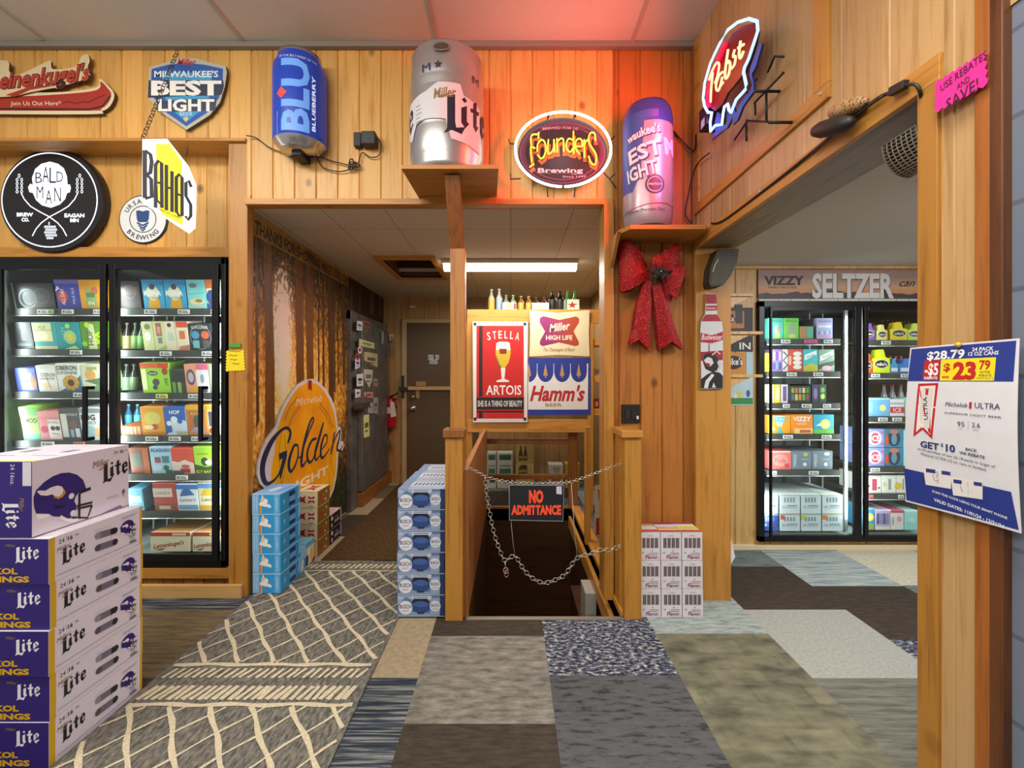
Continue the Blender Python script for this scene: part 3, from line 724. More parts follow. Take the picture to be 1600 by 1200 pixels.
def rotxt(s, u, v, h, w, mt, **k): m.text(S, s, u, v, h, mt, w=w, rot=PI/2, **k)
rotxt('BLU', -.022, hh*.47, .155, hh*.72, PB, bold=.035); rotxt('BLUEBERRY', .088, hh*.43, .022, hh*.56, emis('#e4ecff', .5), bold=.02)
m.flat(S, [(-.13, hh*.49), (-.098, hh*.55), (-.062, hh*.49), (-.098, hh*.43)], emis('#d8452c', .4))
S2c = cyl((cx, Yc, zb), lambda v: rb*(.97 if v < hh-.075 else .9), .36); S2c.rad = rb; m.text(S2c, 'OF THE BLU SHEEP OF THE', 0, hh-.085, .014, '#d8e2f6', w=.22, e=.006)
rotxt('NATURALLY FLAVORED', -.128, hh*.2, .008, .13, '#c9d6f2'); m.build('lettering', root)
m = MB(); m.box(cx-.03, cx+.03, Yc-.05, YW, zb-.03, zb+.005, BLACK); m.build('plug_box', root, bevel=.004)
m = MB(); pts = smoothpath([(cx, Yc+.03, zb-.02), (XY(494, 2.82), 2.82, ZY(244, 2.82)), (XY(520, 2.82), 2.82, ZY(252, 2.82)), (XY(545, 2.82), 2.82, ZY(258, 2.82))]); m.tube(pts, .0035, BLACK, 6)
m.tube(smoothpath([(XY(496, 2.82), 2.82, ZY(246, 2.82)), (XY(505, 2.82), 2.82, ZY(262, 2.82)), (XY(530, 2.82), 2.82, ZY(268, 2.82)), (XY(548, 2.82), 2.82, ZY(264, 2.82))]), .0035, BLACK, 6)
m.tube(smoothpath([(cx-.02, Yc+.04, zb-.02), (XY(440, 2.82), 2.82, ZY(238, 2.82)), (XY(420, 2.82), 2.82, ZY(230, 2.82)), (XY(400, 2.82), 2.825, ZY(215, 2.82)), (XY(386, 2.82), 2.81, ZY(213, 2.82))]), .0035, BLACK, 6)
for i in range(6):
    a_ = i*.9; c_ = Vector((XY(552+3*math.cos(i*2), 2.815), 2.815, ZY(258+3*math.sin(i*2), 2.815)))
    m.tube([c_+Vector((math.cos(t)*math.cos(a_)*.03-math.sin(t)*math.sin(a_)*.014, -.004*i*.5, math.cos(t)*math.sin(a_)*.03+math.sin(t)*math.cos(a_)*.014)) for t in [2*PI*k/12 for k in range(12)]], .003, BLACK, 5, closed=True)
m.build('cord', root)
# ---- wall adapter
root = thing('power_adapter', 'black plug-in power adapter with a cord on the pine wall beside the blue can', 'adapter', (XY(570, 2.8), 2.8, ZY(228, 2.8)))
m = MB(); m.box(XY(565, 2.78), XY(587, 2.78), 2.765, 2.835, ZY(226, 2.78), ZY(206, 2.78), '#25282b'); m.build('body', root, bevel=.006)
m = MB(); m.box(XY(552, 2.8), XY(564, 2.8), 2.80, 2.84, ZY(228, 2.8), ZY(206, 2.8), '#1b1d20'); m.build('outlet_plug', root, bevel=.006)
m = MB(); m.tube(smoothpath([(XY(587, 2.8), 2.8, ZY(215, 2.8)), (XY(595, 2.81), 2.81, ZY(222, 2.8)), (XY(592, 2.82), 2.82, ZY(240, 2.8)), (XY(578, 2.82), 2.82, ZY(243, 2.8)), (XY(566, 2.82), 2.82, ZY(236, 2.8)), (XY(560, 2.82), 2.82, ZY(252, 2.8))]), .0035, BLACK, 6); m.build('cord', root)
# ---- keg on its shelf
root = thing('wall_shelf', 'deep pine shelf on a leaning post brace, carrying the steel keg', 'shelf', (XY(704, 2.64), 2.64, 2.548))
m = MB(); zs = 2.548
S = topf(0, 0, zs)
m.slab([(XY(627, 2.43), 2.43), (XY(779, 2.43), 2.43), (XY(776, 2.84), 2.835), (XY(655, 2.84), 2.835)], S, -.022, .0, BASEW, TRIMH); m.build('shelf_board', root, bevel=.002)
m = MB(); m.bar((XY(715, 2.66), 2.66, ZY(396, 2.66)), (XY(707, 2.5), 2.5, zs-.026), .085, .04, DARKW, (0, 1, 0)); m.build('brace', root, bevel=.003)
m = MB(); m.box(XY(660, 2.84), XY(776, 2.84), 2.80, 2.835, zs-.07, zs-.022, TRIMH); m.build('cleat', root, bevel=.002)
root = thing('steel_keg', 'big silver steel beer keg with painted lettering standing on the pine shelf', 'keg', (XY(700, 2.63), 2.63, zs))
kc = (XY(699, 2.63), 2.63, zs+.001); R = .213; kh = ZY(64, 2.45)-zs
STEEL = col('#c3c2c2', .34, .75)
prof = [(R*.86, 0), (R*.93, .004), (R*.95, .03), (R*.97, .07), (R*.985, .085), (R*1.0, .1), (R, .225), (R*.985, .24), (R*1.012, .262), (R*.985, .284), (R, .3), (R, .44), (R*.985, .452), (R*1.012, .474), (R*.985, .496), (R*.995, .51), (R*.99, kh-.12), (R*.96, kh-.10), (R*.96, kh-.01), (R*.93, kh), (R*.90, kh-.01)]
m = MB(); m.lathe(prof, kc, STEEL, 48); m.build('body', root)
m = MB(); m.lathe([(R*.9, kh-.01), (R*.9, kh-.1), (R*.4, kh-.07), (0, kh-.06)], kc, STEEL, 32); m.build('top_dome', root)
kr = lambda v: R*(1.013 if v < .6 else 1.0)
S = cyl(kc, kr); S.rad = R; m = MB()
m.disc(S, -.005, kh-.052, .042, .019, '#4d3a22', 20); m.ring(S, -.005, kh-.052, .05, .026, .008, col('#a9a8a8', .3, .8), 24); m.build('hand_hole', root)
m = MB(); a_ = -.06
m.flat(S, [(-.28, .20), (-.205, .16), (-.16, .24), (-.10, .25), (.02, .24), (.05, .135), (.16, .12), (.24, .10), (.24, .36), (.12, .385), (.10, .44), (-.02, .44), (-.09, .40), (-.19, .385), (-.28, .38)], '#dcd9dc')
m.polys(S, LITE, .012, .165, .212, '#1f1f33'); m.text(S, 'Miller', .015, .385, .055, '#8a6a34', w=.125, shear=.3, bold=.02, rot=.12); m.flat(S, [(-.03, .36), (.06, .385), (.0, .352)], '#8a6a34')
m.polys(S, LITE[4:], -.50, .165, .21, '#1f1f33')
for i in range(5): m.rect(S, -.165, .335-i*.022, -.13+.006*(i % 3), .338-i*.022, '#5a5660')
m.build('painted_lettering', root)
for u_, v_ in ((-.09, kh-.155), (.205, kh-.185)): MB().text(S, 'M', u_, v_, .045, '#242a52', w=.05, bold=-.005).build('painted_letter', root)
m = MB()
sp_ = [(-.02+(.024 if i % 2 == 0 else .010)*math.sin(i*PI/5), kh-.15+(.024 if i % 2 == 0 else .010)*math.cos(i*PI/5)) for i in range(10)]
m.flat(S, sp_, '#242a52'); m.build('painted_star', root)
# ---- oval neon
root = thing('oval_neon_sign', 'glowing white oval neon sign with yellow tube lettering on the red lit boards', 'neon sign', (XY(880, 2.7), 2.74, ZY(295, 2.74)))
Yn = 2.735; gn = tracer(.1167, 800, 165, IDP(Yn))
cx, cz = gn([(685, 585)])[0]; ru, rv = 640*.1167*Yn/F, 500*.1167*Yn/F
NW = emis('#f2f6ff', 9); NYE = emis('#f4dc3c', 1.7)
m = MB(); m.tube([(cx+ru*math.cos(t), Yn, cz+rv*math.sin(t)) for t in [-PI/2+.03+(2*PI-.06)*k/80 for k in range(81)]], .0072, NW, 8); m.build('white_tube', root)
m = MB(); S = front(0, Yn+.03); m.slab([(cx+ru*.94*math.cos(t), cz+rv*.94*math.sin(t)-.004) for t in [2*PI*k/60 for k in range(60)]], S, -.006, 0, '#22161c', '#22161c')
for rr, c_ in ((.90, '#8c3f5c'), (.80, '#a5506b')): m.ring(S, cx, cz-.006, ru*rr, rv*rr*.92, .003, c_, 60)
for a0, a1 in ((-.6, .6), (PI-.6, PI+.6), (PI/2-.6, PI/2+.6)): m.ring(S, cx, cz-.006, ru*.89, rv*.82, .03, '#4a2036', 24, a0=a0, a1=a1)
tx(m, S, gn, 'BREWED FOR US', 655, 262, 34, '#d9a9b4', 480, arc=1.0)
tx(m, S, gn, 'Brewing', 655, 835, 62, '#d8d0d4', 610, bold=.02); tx(m, S, gn, 'Co.', 845, 885, 26, '#c9c0c4', 80); tx(m, S, gn, 'Since 1997', 845, 922, 26, '#c9c0c4', 320)
m.stroke(S, gn([(360, 875), (790, 872)]), .003, '#8d7268')
m.build('panel', root)
FND = [[(362,345),(352,425)], [(345,372),(262,385),(258,530)], [(312,560),(252,550),(268,742)], [(295,765),(238,812)],
 [(340,600),(345,510),(385,450),(432,462),(456,560),(432,662),(390,697),(350,650)], [(490,440),(480,560),(490,632),(532,612),(562,540),(562,440)], [(566,440),(572,612)],
 [(605,425),(610,612)], [(612,470),(650,430),(690,442),(696,602)], [(826,328),(830,632)], [(814,445),(762,430),(730,500),(746,580),(790,606),(814,560)],
 [(862,530),(942,530),(936,450),(892,430),(855,480),(862,570),(916,642)], [(970,440),(975,682)], [(978,505),(1002,450),(1020,462)],
 [(1120,455),(1112,362),(1060,350),(1030,422),(1050,510),(1120,622),(1136,700),(1112,780),(1060,745),(1030,662)]]
m = MB(); m2 = MB()
for s_ in FND:
    p_ = [(u, Yn+.012, v) for u, v in gn(s_)]; m.tube(smoothpath(p_, 4), .0044, NYE, 6)
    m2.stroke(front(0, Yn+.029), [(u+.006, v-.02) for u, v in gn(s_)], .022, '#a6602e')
m.build('yellow_tube', root); m2.build('painted_shadow', root)
for x, y in ((490, 75), (850, 70)): u, v = gn([(x, y)])[0]; MB().tube([(u, YW, v), (u, Yn, v-.004), (u, Yn, v-.04)], .004, BLACK, 6).build('wire_bracket', root)
for s_ in ([(120,930),(-20,935),(-20,870)], [(1250,850),(1330,930),(1400,870)], [(1330,930),(1420,1060)], [(1320,440),(1400,350)], [(80,460),(-30,450),(-45,390)], [(480,1060),(490,1180)], [(860,1060),(845,1180)]): MB().tube([(u, Yn+.05, v) for u, v in gn(s_)], .004, BLACK, 6).build('wire_bracket', root)
l = bpy.data.lights.new('oval_neon_light', 'POINT'); l.energy = .9; l.color = (.9, .95, 1); l.shadow_soft_size = .1; o = bpy.data.objects.new('oval_neon_light', l); COL.objects.link(o); o.location = (cx, Yn-.09, cz)
# ---- ribbon neon on the right wall
root = thing('ribbon_neon_sign', 'red and blue ribbon shaped neon sign standing off the right wall over the opening', 'neon sign', (1.06, 2.2, ZY(215, 2.2)))
XN = 1.05; gp0 = lambda l: [PX(1085+x*.13333, 60+y*.13333, XN) for x, y in l]
Sr = plane((XN, 0, 0), (0, -1, 0), (0, 0, 1)); gp = lambda l: [(-Y, Z) for Y, Z in gp0(l)]
OUT = [(350,50),(290,170),(230,300),(165,520),(145,700),(165,800),(205,868),(250,870),(230,980),(235,1090),(290,1020),(370,1010),(385,880),(400,800),(440,770),(455,840),(480,870),(540,720),(650,600),(660,540),(630,400),(640,340),(690,240),(750,60),(800,-90),(790,-200),(690,-230),(560,-190),(440,-100)]
NB = emis('#86b4ff', 2.6)
m = MB(); m.tube([(XN-.02, -u, v) for u, v in gp(OUT)], .0065, NB, 8, closed=True); m.build('blue_tube', root)
m = MB(); m.slab(gp([(350,90),(250,320),(190,520),(165,700),(200,820),(240,850),(330,770),(390,640),(460,560),(600,380),(650,250),(710,60),(740,-80),(690,-180),(570,-150),(450,-60)]), Sr, -.012, 0, '#7f1a14', '#3a0a0c')
m.slab(gp([(260,860),(300,890),(300,1000),(235,1095),(190,1190),(330,1080),(380,1050),(440,930),(445,1010),(500,960),(560,800),(690,620),(690,540),(665,420),(715,330),(790,60),(755,60),(650,340),(640,420),(668,545),(655,605),(545,725),(480,875),(440,775),(395,800),(370,1010),(290,1020),(240,1090),(235,980)]), Sr, -.012, -.002, '#2a4a9a', '#1c2c66')
m.build('backing_panel', root)
m = MB(); m.tube(smoothpath([(XN-.014, -u, v) for u, v in gp([(400,60),(300,280),(225,480),(190,680),(205,790)])], 5), .013, emis('#d8103c', 1.2), 8)
m.build('red_tube', root)
NP = emis('#ffc98a', 1.8); m = MB()
for s_ in ([(258,748),(265,600),(280,440),(285,400)], [(238,490),(270,400),(320,300),(352,288),(362,330),(340,440),(310,525)], [(405,395),(365,430),(325,540),(330,600),(355,608),(380,540),(400,450)], [(385,550),(410,515)],
           [(470,130),(448,280),(432,420),(445,470),(480,410),(495,300),(472,265),(460,300)], [(550,130),(530,210),(560,215),(545,310),(505,356)], [(620,30),(602,180),(620,232),(655,150)], [(590,110),(660,70)]):
    m.tube(smoothpath([(XN-.03, -u, v) for u, v in gp(s_)], 4), .0055, NP, 6)
m.build('script_tube', root)
for s_ in ([(705,600),(708,965)], [(485,965),(870,985)], [(500,960),(350,1190)], [(480,1000),(485,1200)], [(900,400),(580,750),(585,900)], [(900,215),(800,210),(720,400)], [(40,695),(120,690)], [(600,480),(490,600),(495,640)]): MB().tube([(XN+.05, Y, Z) for Y, Z in gp0(s_)], .005, BLACK, 6).build('wire_bracket', root)
for y_, z_ in gp0([(705, 620), (870, 985), (120, 690)]): MB().tube([(XN, y_, z_), (XR, y_, z_)], .006, BLACK, 6).build('wire_bracket', root)
m = MB(); y_, z_ = gp0([(90, 930)])[0]; m.box(XN, XR-.01, y_-.05, y_+.05, z_-.06, z_+.06, BLACK); m.rect(plane((XN-.001, 0, 0), (0, -1, 0), (0, 0, 1)), -y_-.01, z_-.06, -y_+.035, z_-.015, '#b8b2b8'); m.build('transformer', root, bevel=.01)
m = MB(); m.tube(smoothpath([(1.10, 2.66, ZY(210, 2.66)), (1.13, 2.78, ZY(225, 2.7)), (1.0, 2.82, ZY(195, 2.8)), (XY(1060, 2.82), 2.82, ZY(215, 2.82))]), .005, BLACK, 6)
m.tube(smoothpath([(1.13, 2.55, ZY(232, 2.5)), (1.14, 2.76, ZY(260, 2.76)), (1.12, 2.82, ZY(300, 2.8)), (1.1, 2.82, ZY(332, 2.8)), (1.13, 2.8, ZY(349, 2.8))]), .004, BLACK, 6); m.build('cord', root)
for nm, c_, e_, loc_, tg in (('ribbon_neon_red_light', (1, .05, .02), 15, (.98, 2.05, 2.85), (.1, 2.9, 2.75)), ('ribbon_neon_blue_light', (.35, .3, 1), 1.6, (1.02, 2.3, 2.75), (.8, 2.7, 2.6))):
    area(nm, loc_, tg, .12, .4, e_, c_, 2.3)
# ---- inflated can on a corner shelf
root = thing('corner_shelf', 'small pine corner shelf under the tall blue and silver can', 'shelf', (.85, 2.75, 2.29))
zs = ZY(351, 2.56); S = topf(0, 0, zs)
m = MB(); m.slab([(XY(962, 2.7), 2.835), (XY(966, 2.66), 2.66), (XY(985, 2.56), 2.56), (XY(1103, 2.56), 2.56), (1.145, 2.62), (1.145, 2.835)], S, -.025, 0, TRIMH, TRIMH); m.build('shelf_board', root, bevel=.002)
m = MB(); bx_ = XY(970, 2.6)-.018; m.add([(bx_, 2.60, zs-.026), (bx_, 2.835, zs-.026), (bx_, 2.835, zs-.22), (bx_+.02, 2.60, zs-.026), (bx_+.02, 2.835, zs-.026), (bx_+.02, 2.835, zs-.22)], [(0, 2, 1), (3, 4, 5), (0, 1, 4, 3), (1, 2, 5, 4), (2, 0, 3, 5)], TRIMW); m.build('bracket', root)
root = thing('inflatable_can', 'tall blue and silver inflatable can on the corner shelf, lit purple', 'display can', (XY(1012, 2.68), 2.69, zs))
cc = (XY(1012, 2.69), 2.69, zs+.002); R = .145; H = ZY(152, 2.6)-zs
m = MB(); SIL = col('#a3a2a8', .3, .35); BLU = col('#34479c', .3, .25)
fp = lambda v: R*min(1, .9+v*1.2)*(1 if v < H-.09 else max(.2, math.sqrt(max(0.0, 1-((v-H+.09)/.095)**2))*.3+.7))
m.lathe([(0, 0), (R*.8, 0), (R*.88, .01), (R*.97, .05), (R, .1), (R, .25), (R*.995, .27), (R, H-.16), (R*.99, H-.1), (R*.93, H-.05), (R*.8, H-.015), (R*.5, H), (0, H+.003)], cc, SIL, 36, mats=['#55524e', '#55524e', SIL, SIL, SIL, SIL, SIL, BLU, BLU, BLU, BLU, BLU]); m.build('body', root)
S = cyl(cc, lambda v: R*1.004, -.22); S.rad = R; m = MB()
m.flat(S, [(-.30, .22), (-.10, .20), (-.05, .29), (-.03, H-.16), (.05, H-.14), (.05, H-.10), (-.30, H-.10)], '#2f4a9c')
for s_, u, v, h, w in (("waukee's", -.04, H-.22, .05, .2), ('EST', -.03, H-.33, .085, .2), ('IGHT', -.05, H-.44, .08, .18)):
    m.text(S, s_, u+.006, v-.006, h, '#27305a', w=w, bold=.05, rot=.18); m.text(S, s_, u, v, h, '#e2e0e6', w=w, bold=.03, rot=.18)
m.text(S, 'M', .13, H-.30, .09, '#cfc6e0', bold=.05, rot=.1)
m.disc(S, .03, .225, .055, .055, '#33324a', 24); m.ring(S, .03, .225, .044, .044, .004, '#c9c6d4', 20); m.text(S, 'PREMIUM', .03, .225, .014, '#d8d5e0', w=.07)
m.stroke(S, [(-.2, .085), (-.1, .10), (0, .115), (.1, .12), (.2, .11)], .004, '#9a3c38'); m.text(S, 'Smooth Premium Taste', -.02, .085, .018, '#3c3a4c', w=.22, shear=.2)
m.build('print', root)
# ---- red and chrome sign at the top right
m = MB(); cy_, cz_ = PX(1352, 22, XR-.03)
m.lathe([(.13, 0), (.135, -.05), (.105, -.055), (.095, -.045)], (XR, 1.46, 3.06), col('#c8c6c4', .2, .9), 40, 'X'); m.lathe([(.1, -.042), (0, -.042)], (XR, 1.46, 3.06), '#9c1c1c', 40, 'X')
m.build('round_wall_sign', label='round red sign with a chrome rim high on the right wall', cat='sign')
# ---- pink starburst
def burst(pts, n, amp):
    out = []
    for i in range(len(pts)):
        a, b = Vector(pts[i]), Vector(pts[(i+1) % len(pts)]); d = b-a; q = Vector((-d.y, d.x)).normalized()*amp
        for k in range(n[i % len(n)]):
            t_ = k/n[i % len(n)]; out.append(tuple(a+d*t_+(q if k % 2 else -q)*.5))
    return out
Sg = wallR(XR-.022); pk = lambda l, X=XR-.022: [(-PX(x, y, X)[0], PX(x, y, X)[1]) for x, y in l]
m = MB(); m.slab(burst(pk([(1463, 129), (1541, 80), (1544, 132), (1463, 176)]), [14, 8], .006), Sg, 0, .003, '#f0309c', '#d02080')
for s_, x, y, x2, h in (('USE REBATES', 1506, 112, 0, .020), ('AND', 1507, 129, 0, .017), ('SAVE!', 1505, 147, 0, .03)):
    u, v = pk([(x, y)])[0]; m.text(Sg, s_, u, v, h, '#4a1436', w={'U': .115, 'A': .032, 'S': .08}[s_[0]], e=.004, bold=.004, rot=.08)
m.build('starburst_price_card', label='bright pink zigzag edged card reading USE REBATES AND SAVE on the right wall', cat='sign')
# ---- rebate poster
root = thing('rebate_poster', 'white and blue rebate poster with 23.79 in a yellow box on the near post', 'poster', (XR-.03, 1.14, 1.06))
def SPf(u, v, e=0):
    t_ = (v-1.06)/.42; s_ = (u+1.29)/.30
    return Vector((XR-.028-e-.012*math.sin(PI*max(0, min(1, t_)))*.6-.02*max(0, s_-.6)*(1-t_), -u, v))
SPf.__dict__['strip'] = .02
def pp(x, y): u, v = pk([(1380+x*.3, 500+y*.3)], XR-.03)[0]; return (u, v)
q = lambda l: [pp(x, y) for x, y in l]
m = MB()
for i in range(8):
    for j in range(8):
        def c4(a, b): 
            p0, p1 = Vector(pp(137, 145)), Vector(pp(705, 95)); p2, p3 = Vector(pp(112, 945)), Vector(pp(735, 1112))
            return tuple((p2.lerp(p3, a)).lerp(p0.lerp(p1, a), b))
        pts = [c4(i/8, j/8), c4((i+1)/8, j/8), c4((i+1)/8, (j+1)/8), c4(i/8, (j+1)/8)]
        m.add([SPf(u, v, .0) for u, v in pts], [(0, 1, 2, 3)], '#dfe0e6'); m.add([SPf(u, v, -.001) for u, v in pts], [(3, 2, 1, 0)], '#dfe0e6')
m.build('sheet', root)
m = MB(); m.step = .00003; NVY, RED, YEL = '#22388e', '#c22126', '#f4e020'
m.flat(SPf, q([(145,152),(690,107),(688,320),(133,318)]), NVY); m.flat(SPf, q([(113,772),(370,830),(685,895),(722,1095),(118,938)]), NVY)
m.flat(SPf, q([(215,212),(298,208),(294,312),(212,312)]), RED); m.flat(SPf, q([(302,206),(590,194),(586,316),(300,316)]), YEL)
def pt(s_, x, y, h, w, c_, **k):
    a, b = Vector(pp(x-w/2, y)), Vector(pp(x+w/2, y)); hh_ = abs(pp(x, y-h/2)[1]-pp(x, y+h/2)[1])
    m.text(SPf, s_, *pp(x, y), hh_, c_, w=(b-a).length, **k)
WH = '#f2f3f6'
pt('$28.79', 322, 180, 44, 195, WH, bold=.03, rot=.02); pt('24 PACK', 517, 150, 20, 112, WH, bold=.02); pt('12 OZ CANS', 520, 173, 20, 158, WH, bold=.02)
pt('-$5', 255, 255, 62, 70, WH, bold=.03); pt('REBATE', 253, 302, 14, 68, WH, bold=.02); pt('=', 330, 297, 22, 36, RED, bold=.03); pt('$', 335, 245, 40, 36, RED, bold=.03)
pt('23', 427, 262, 88, 122, RED, bold=.05); pt('79', 533, 232, 48, 58, RED, bold=.03); pt('AFTER', 537, 271, 13, 56, '#2a2a36'); pt('REBATE', 538, 288, 13, 66, '#2a2a36'); pt('MUST BUY 2', 538, 303, 8, 86, '#3a3a46')
m.flat(SPf, q([(190,332),(294,328),(266,620),(216,570),(168,606)]), RED); m.flat(SPf, q([(200,345),(281,341),(257,596),(216,553),(182,585)]), '#efe9e6'); m.flat(SPf, q([(207,360),(272,356),(252,565),(195,560)]), '#dcdad8')
pt('ULTRA', 230, 460, 24, 110, '#23294a', rot=PI/2+.06, bold=.01); m.flat(SPf, q([(230,360),(246,360),(242,395),(236,388),(229,394)]), RED)
pt('Michelob', 390, 440, 24, 116, '#2b345e', shear=.3); m.flat(SPf, q([(460,428),(474,427),(472,462),(459,460)]), RED); pt('ULTRA', 556, 447, 32, 136, '#2b345e'); pt('SUPERIOR LIGHT BEER', 473, 494, 11, 302, '#3b4260')
pt('95', 417, 541, 26, 38, '#3b4260'); pt('2.6', 498, 547, 26, 44, '#3b4260'); m.stroke(SPf, q([(457,525),(456,570)]), .0008, '#8a8fa5'); pt('CALS', 415, 565, 6, 24, '#5b6078'); pt('CARBS', 497, 573, 6, 30, '#5b6078')
pt('GET', 252, 652, 34, 96, '#24346f', bold=.03, rot=-.01); pt('$', 318, 650, 18, 13, '#24346f', bold=.02); pt('10', 362, 667, 38, 48, '#24346f', bold=.03); pt('BACK', 473, 676, 16, 62, '#2b3560', bold=.015); pt('VIA REBATE', 475, 702, 16, 136, '#2b3560', bold=.015, rot=-.03)
pt('on the purchase of two (2) 18-packs or larger of', 378, 712, 15, 400, '#333a58', rot=-.05); pt('Michelob ULTRA (12 oz. cans or bottles).', 368, 735, 15, 340, '#333a58', rot=-.05)
for a, b, c_, d_ in ((215, 758, 362, 880), (358, 815, 532, 935)):
    m.flat(SPf, q([(a, b), (c_, b+25), (c_-4, d_), (a+10, d_-22)]), '#e9e6e4'); m.flat(SPf, q([(a+15, b+14), (a+65, b+22), (a+65, b+42), (a+15, b+34)]), '#2a3a86'); m.flat(SPf, q([(c_-50, b+26), (c_-4, b+33), (c_-4, b+53), (c_-50, b+46)]), '#2a3a86'); m.stroke(SPf, q([(a+50, b+45), (a+58, b+78), (a+70, b+82)]), .0015, '#b5423c'); u_ = ((a+c_)/2, (b+d_)/2); pt('ULTRA', *u_, 12, 60, '#44508a', rot=PI/2)
pt('SCAN THIS CODE USING YOUR SMART PHONE', 443, 955, 13, 385, WH, bold=.015, rot=-.075)
pt('VALID DATES: 11/01/24 - 12/31/24', 440, 1000, 18, 360, WH, bold=.025, rot=-.085)
m.build('print', root)
m = MB(); u, v = pp(398, 130); m.lathe([(0, 0), (.006, 0), (.007, -.006), (0, -.008)], (XR-.03, -u, v), '#d8b840', 10, 'X'); m.build('push_pin', root)
# ---- cord along the beam with its dark oblong piece, mesh cone and cage
root = thing('clipped_cord', 'black cord clipped along the beam over the opening to the side room', 'cord', (XR-.03, 2.0, 2.3))
def rb3(px, py, dx=.02): Y, Z = PX(px, py, XR-dx); return (XR-dx, Y, Z)
m = MB(); m.tube(smoothpath([rb3(1112, 349, .015), rb3(1130, 345, .015), rb3(1188, 302, .015), rb3(1260, 245, .02), rb3(1320, 195, .025), rb3(1370, 155, .025), rb3(1396, 143, .03)], 5), .006, '#2a2420', 6)
m.tube(smoothpath([rb3(1270, 240, .03), rb3(1330, 186, .03), rb3(1380, 150, .03)], 4), .004, '#2a2420', 6)
m.tube(smoothpath([rb3(1412, 134, .03), rb3(1430, 132, .03), rb3(1438, 145, .02), rb3(1442, 170, -.02), rb3(1447, 190, -.05)], 5), .005, '#2a2420', 6); m.build('wire', root)
m = MB(); m.bar(rb3(1392, 144, .03), rb3(1416, 131, .03), .02, .025, '#2a221c'); m.build('splice_box', root, bevel=.003)
for p_ in ((1188, 300), (1283, 148)): MB().bar(rb3(p_[0], p_[1], .012), rb3(p_[0]+.5, p_[1]-3, .012), .012, .014, '#c9c2b4').build('clip', root)
m = MB(); a, b = Vector(rb3(1270, 206, .06)), Vector(rb3(1333, 190, .06)); mid = [a.lerp(b, t) for t in (0, .08, .25, .5, .75, .95, 1)]
m.tube(mid, [.008, .02, .028, .03, .028, .018, .006], '#231f1d', 12); m.disc(plane(a-Vector((.004, 0, 0)), (0, -1, 0), (0, 0, 1)), .012, 0, .012, .014, '#9a958c', 10); m.build('oblong_shade', label='dark oblong lamp shaped piece hanging on the cord over the opening', cat='lamp')
m = MB(); a, b = Vector(rb3(1298, 178, .034)), Vector(rb3(1356, 157, .034)); MESHB, nt, bb = newmat('brown_mesh'); vo = N(nt, 'ShaderNodeTexVoronoi'); vo.inputs['Scale'].default_value = 110; nt.links.new(coords(nt), vo.inputs['Vector']); nt.links.new(ramp(nt, vo.outputs['Distance'], ((.2, '#4a2f1a'), (.5, '#b0895a'))), bb.inputs['Base Color'])
m.tube([a.lerp(b, t) for t in (0, .15, .45, .8, 1)], [.012, .026, .03, .022, .006], MESHB, 12); m.build('woven_cone', label='brown woven mesh cone behind the dark oblong piece on the right wall', cat='ornament')
# ---- quarter-round mesh cages under the beam
def cage(x, y, z, r, dpt, lab, tilt=0, mats=('#3a332b', '#8f8878')):
    root = thing('mesh_cage', lab, 'wire cage', (x, y, z), 'mesh cages under the beam')
    m = MB(); prof = [(x-r*math.sin(t), z-r*1.15*(1-math.cos(t))) for t in [PI/2*k/10 for k in range(11)]]
    n = 14; O = [(0, 0)]+[(-r*math.cos(t), -r*1.2*math.sin(t)) for t in [PI/2*k/n for k in range(n+1)]]
    m.slab([(x+u+r*.5, z+v+r*.6) for u, v in O], front(0, y), -.01, 0, mats[0]); m.build('side_plate', root); m = MB(); m.slab([(x+u+r*.5, z+v+r*.6) for u, v in O], front(0, y+dpt), 0, .01, mats[0]); m.build('side_plate', root)
    m = MB()
    for i in range(n+1):
        t = PI/2*i/n; m.tube([(x-r*math.cos(t)+r*.5, y, z-r*1.2*math.sin(t)+r*.6), (x-r*math.cos(t)+r*.5, y+dpt, z-r*1.2*math.sin(t)+r*.6)], .0022, mats[1], 5)
    for k in range(8):
        yy = y+dpt*k/7; m.tube([(x-r*math.cos(t)+r*.5, yy, z-r*1.2*math.sin(t)+r*.6) for t in [PI/2*q/10 for q in range(11)]], .0022, mats[1], 5)
    m.build('wire_mesh', root)
    m = MB()
    k = [(-r*.93*math.cos(t), -r*1.12*math.sin(t)) for t in [PI/2*q/n for q in range(n+1)]]
    for i in range(n): m.add([(x+r*.5+k[i][0], y, z+r*.6+k[i][1]), (x+r*.5+k[i+1][0], y, z+r*.6+k[i+1][1]), (x+r*.5+k[i+1][0], y+dpt, z+r*.6+k[i+1][1]), (x+r*.5+k[i][0], y+dpt, z+r*.6+k[i][1])], [(0, 1, 2, 3)], '#211d1a')
    m.build('inner_shell', root)
cage(XY(1444, 1.34), 1.32, ZY(228, 1.34), .085, .12, 'dark wire mesh cage hanging beside the near edge of the opening')
root = thing('mesh_cage', 'dark quarter round mesh cage mounted on the far jamb above the bottle sign', 'wire cage', (XY(1136, 2.7), 2.74, ZY(445, 2.74)), 'mesh cages under the beam')
gq = lambda l: [PY(940+x*.25, 340+y*.25, 2.66) for x, y in l]
q_ = gq([(745,185),(880,182),(870,260),(830,350),(780,415),(700,420),(690,395),(700,300)])
m = MB(); m.slab(q_, front(0, 2.70), -.09, .0, '#3b342b', '#2e2822'); m.build('housing', root, bevel=.006)
m = MB(); S = front(0, 2.70)
for i in range(14):
    a = gq([(752-i*.5+8, 200), (700+i*0, 400)]); 
    t = i/13; m.stroke(S, gq([(750+t*115, 196), (728+t*100, 300-t*20), (706+t*70, 408-t*10)]), .0016, '#6e675a')
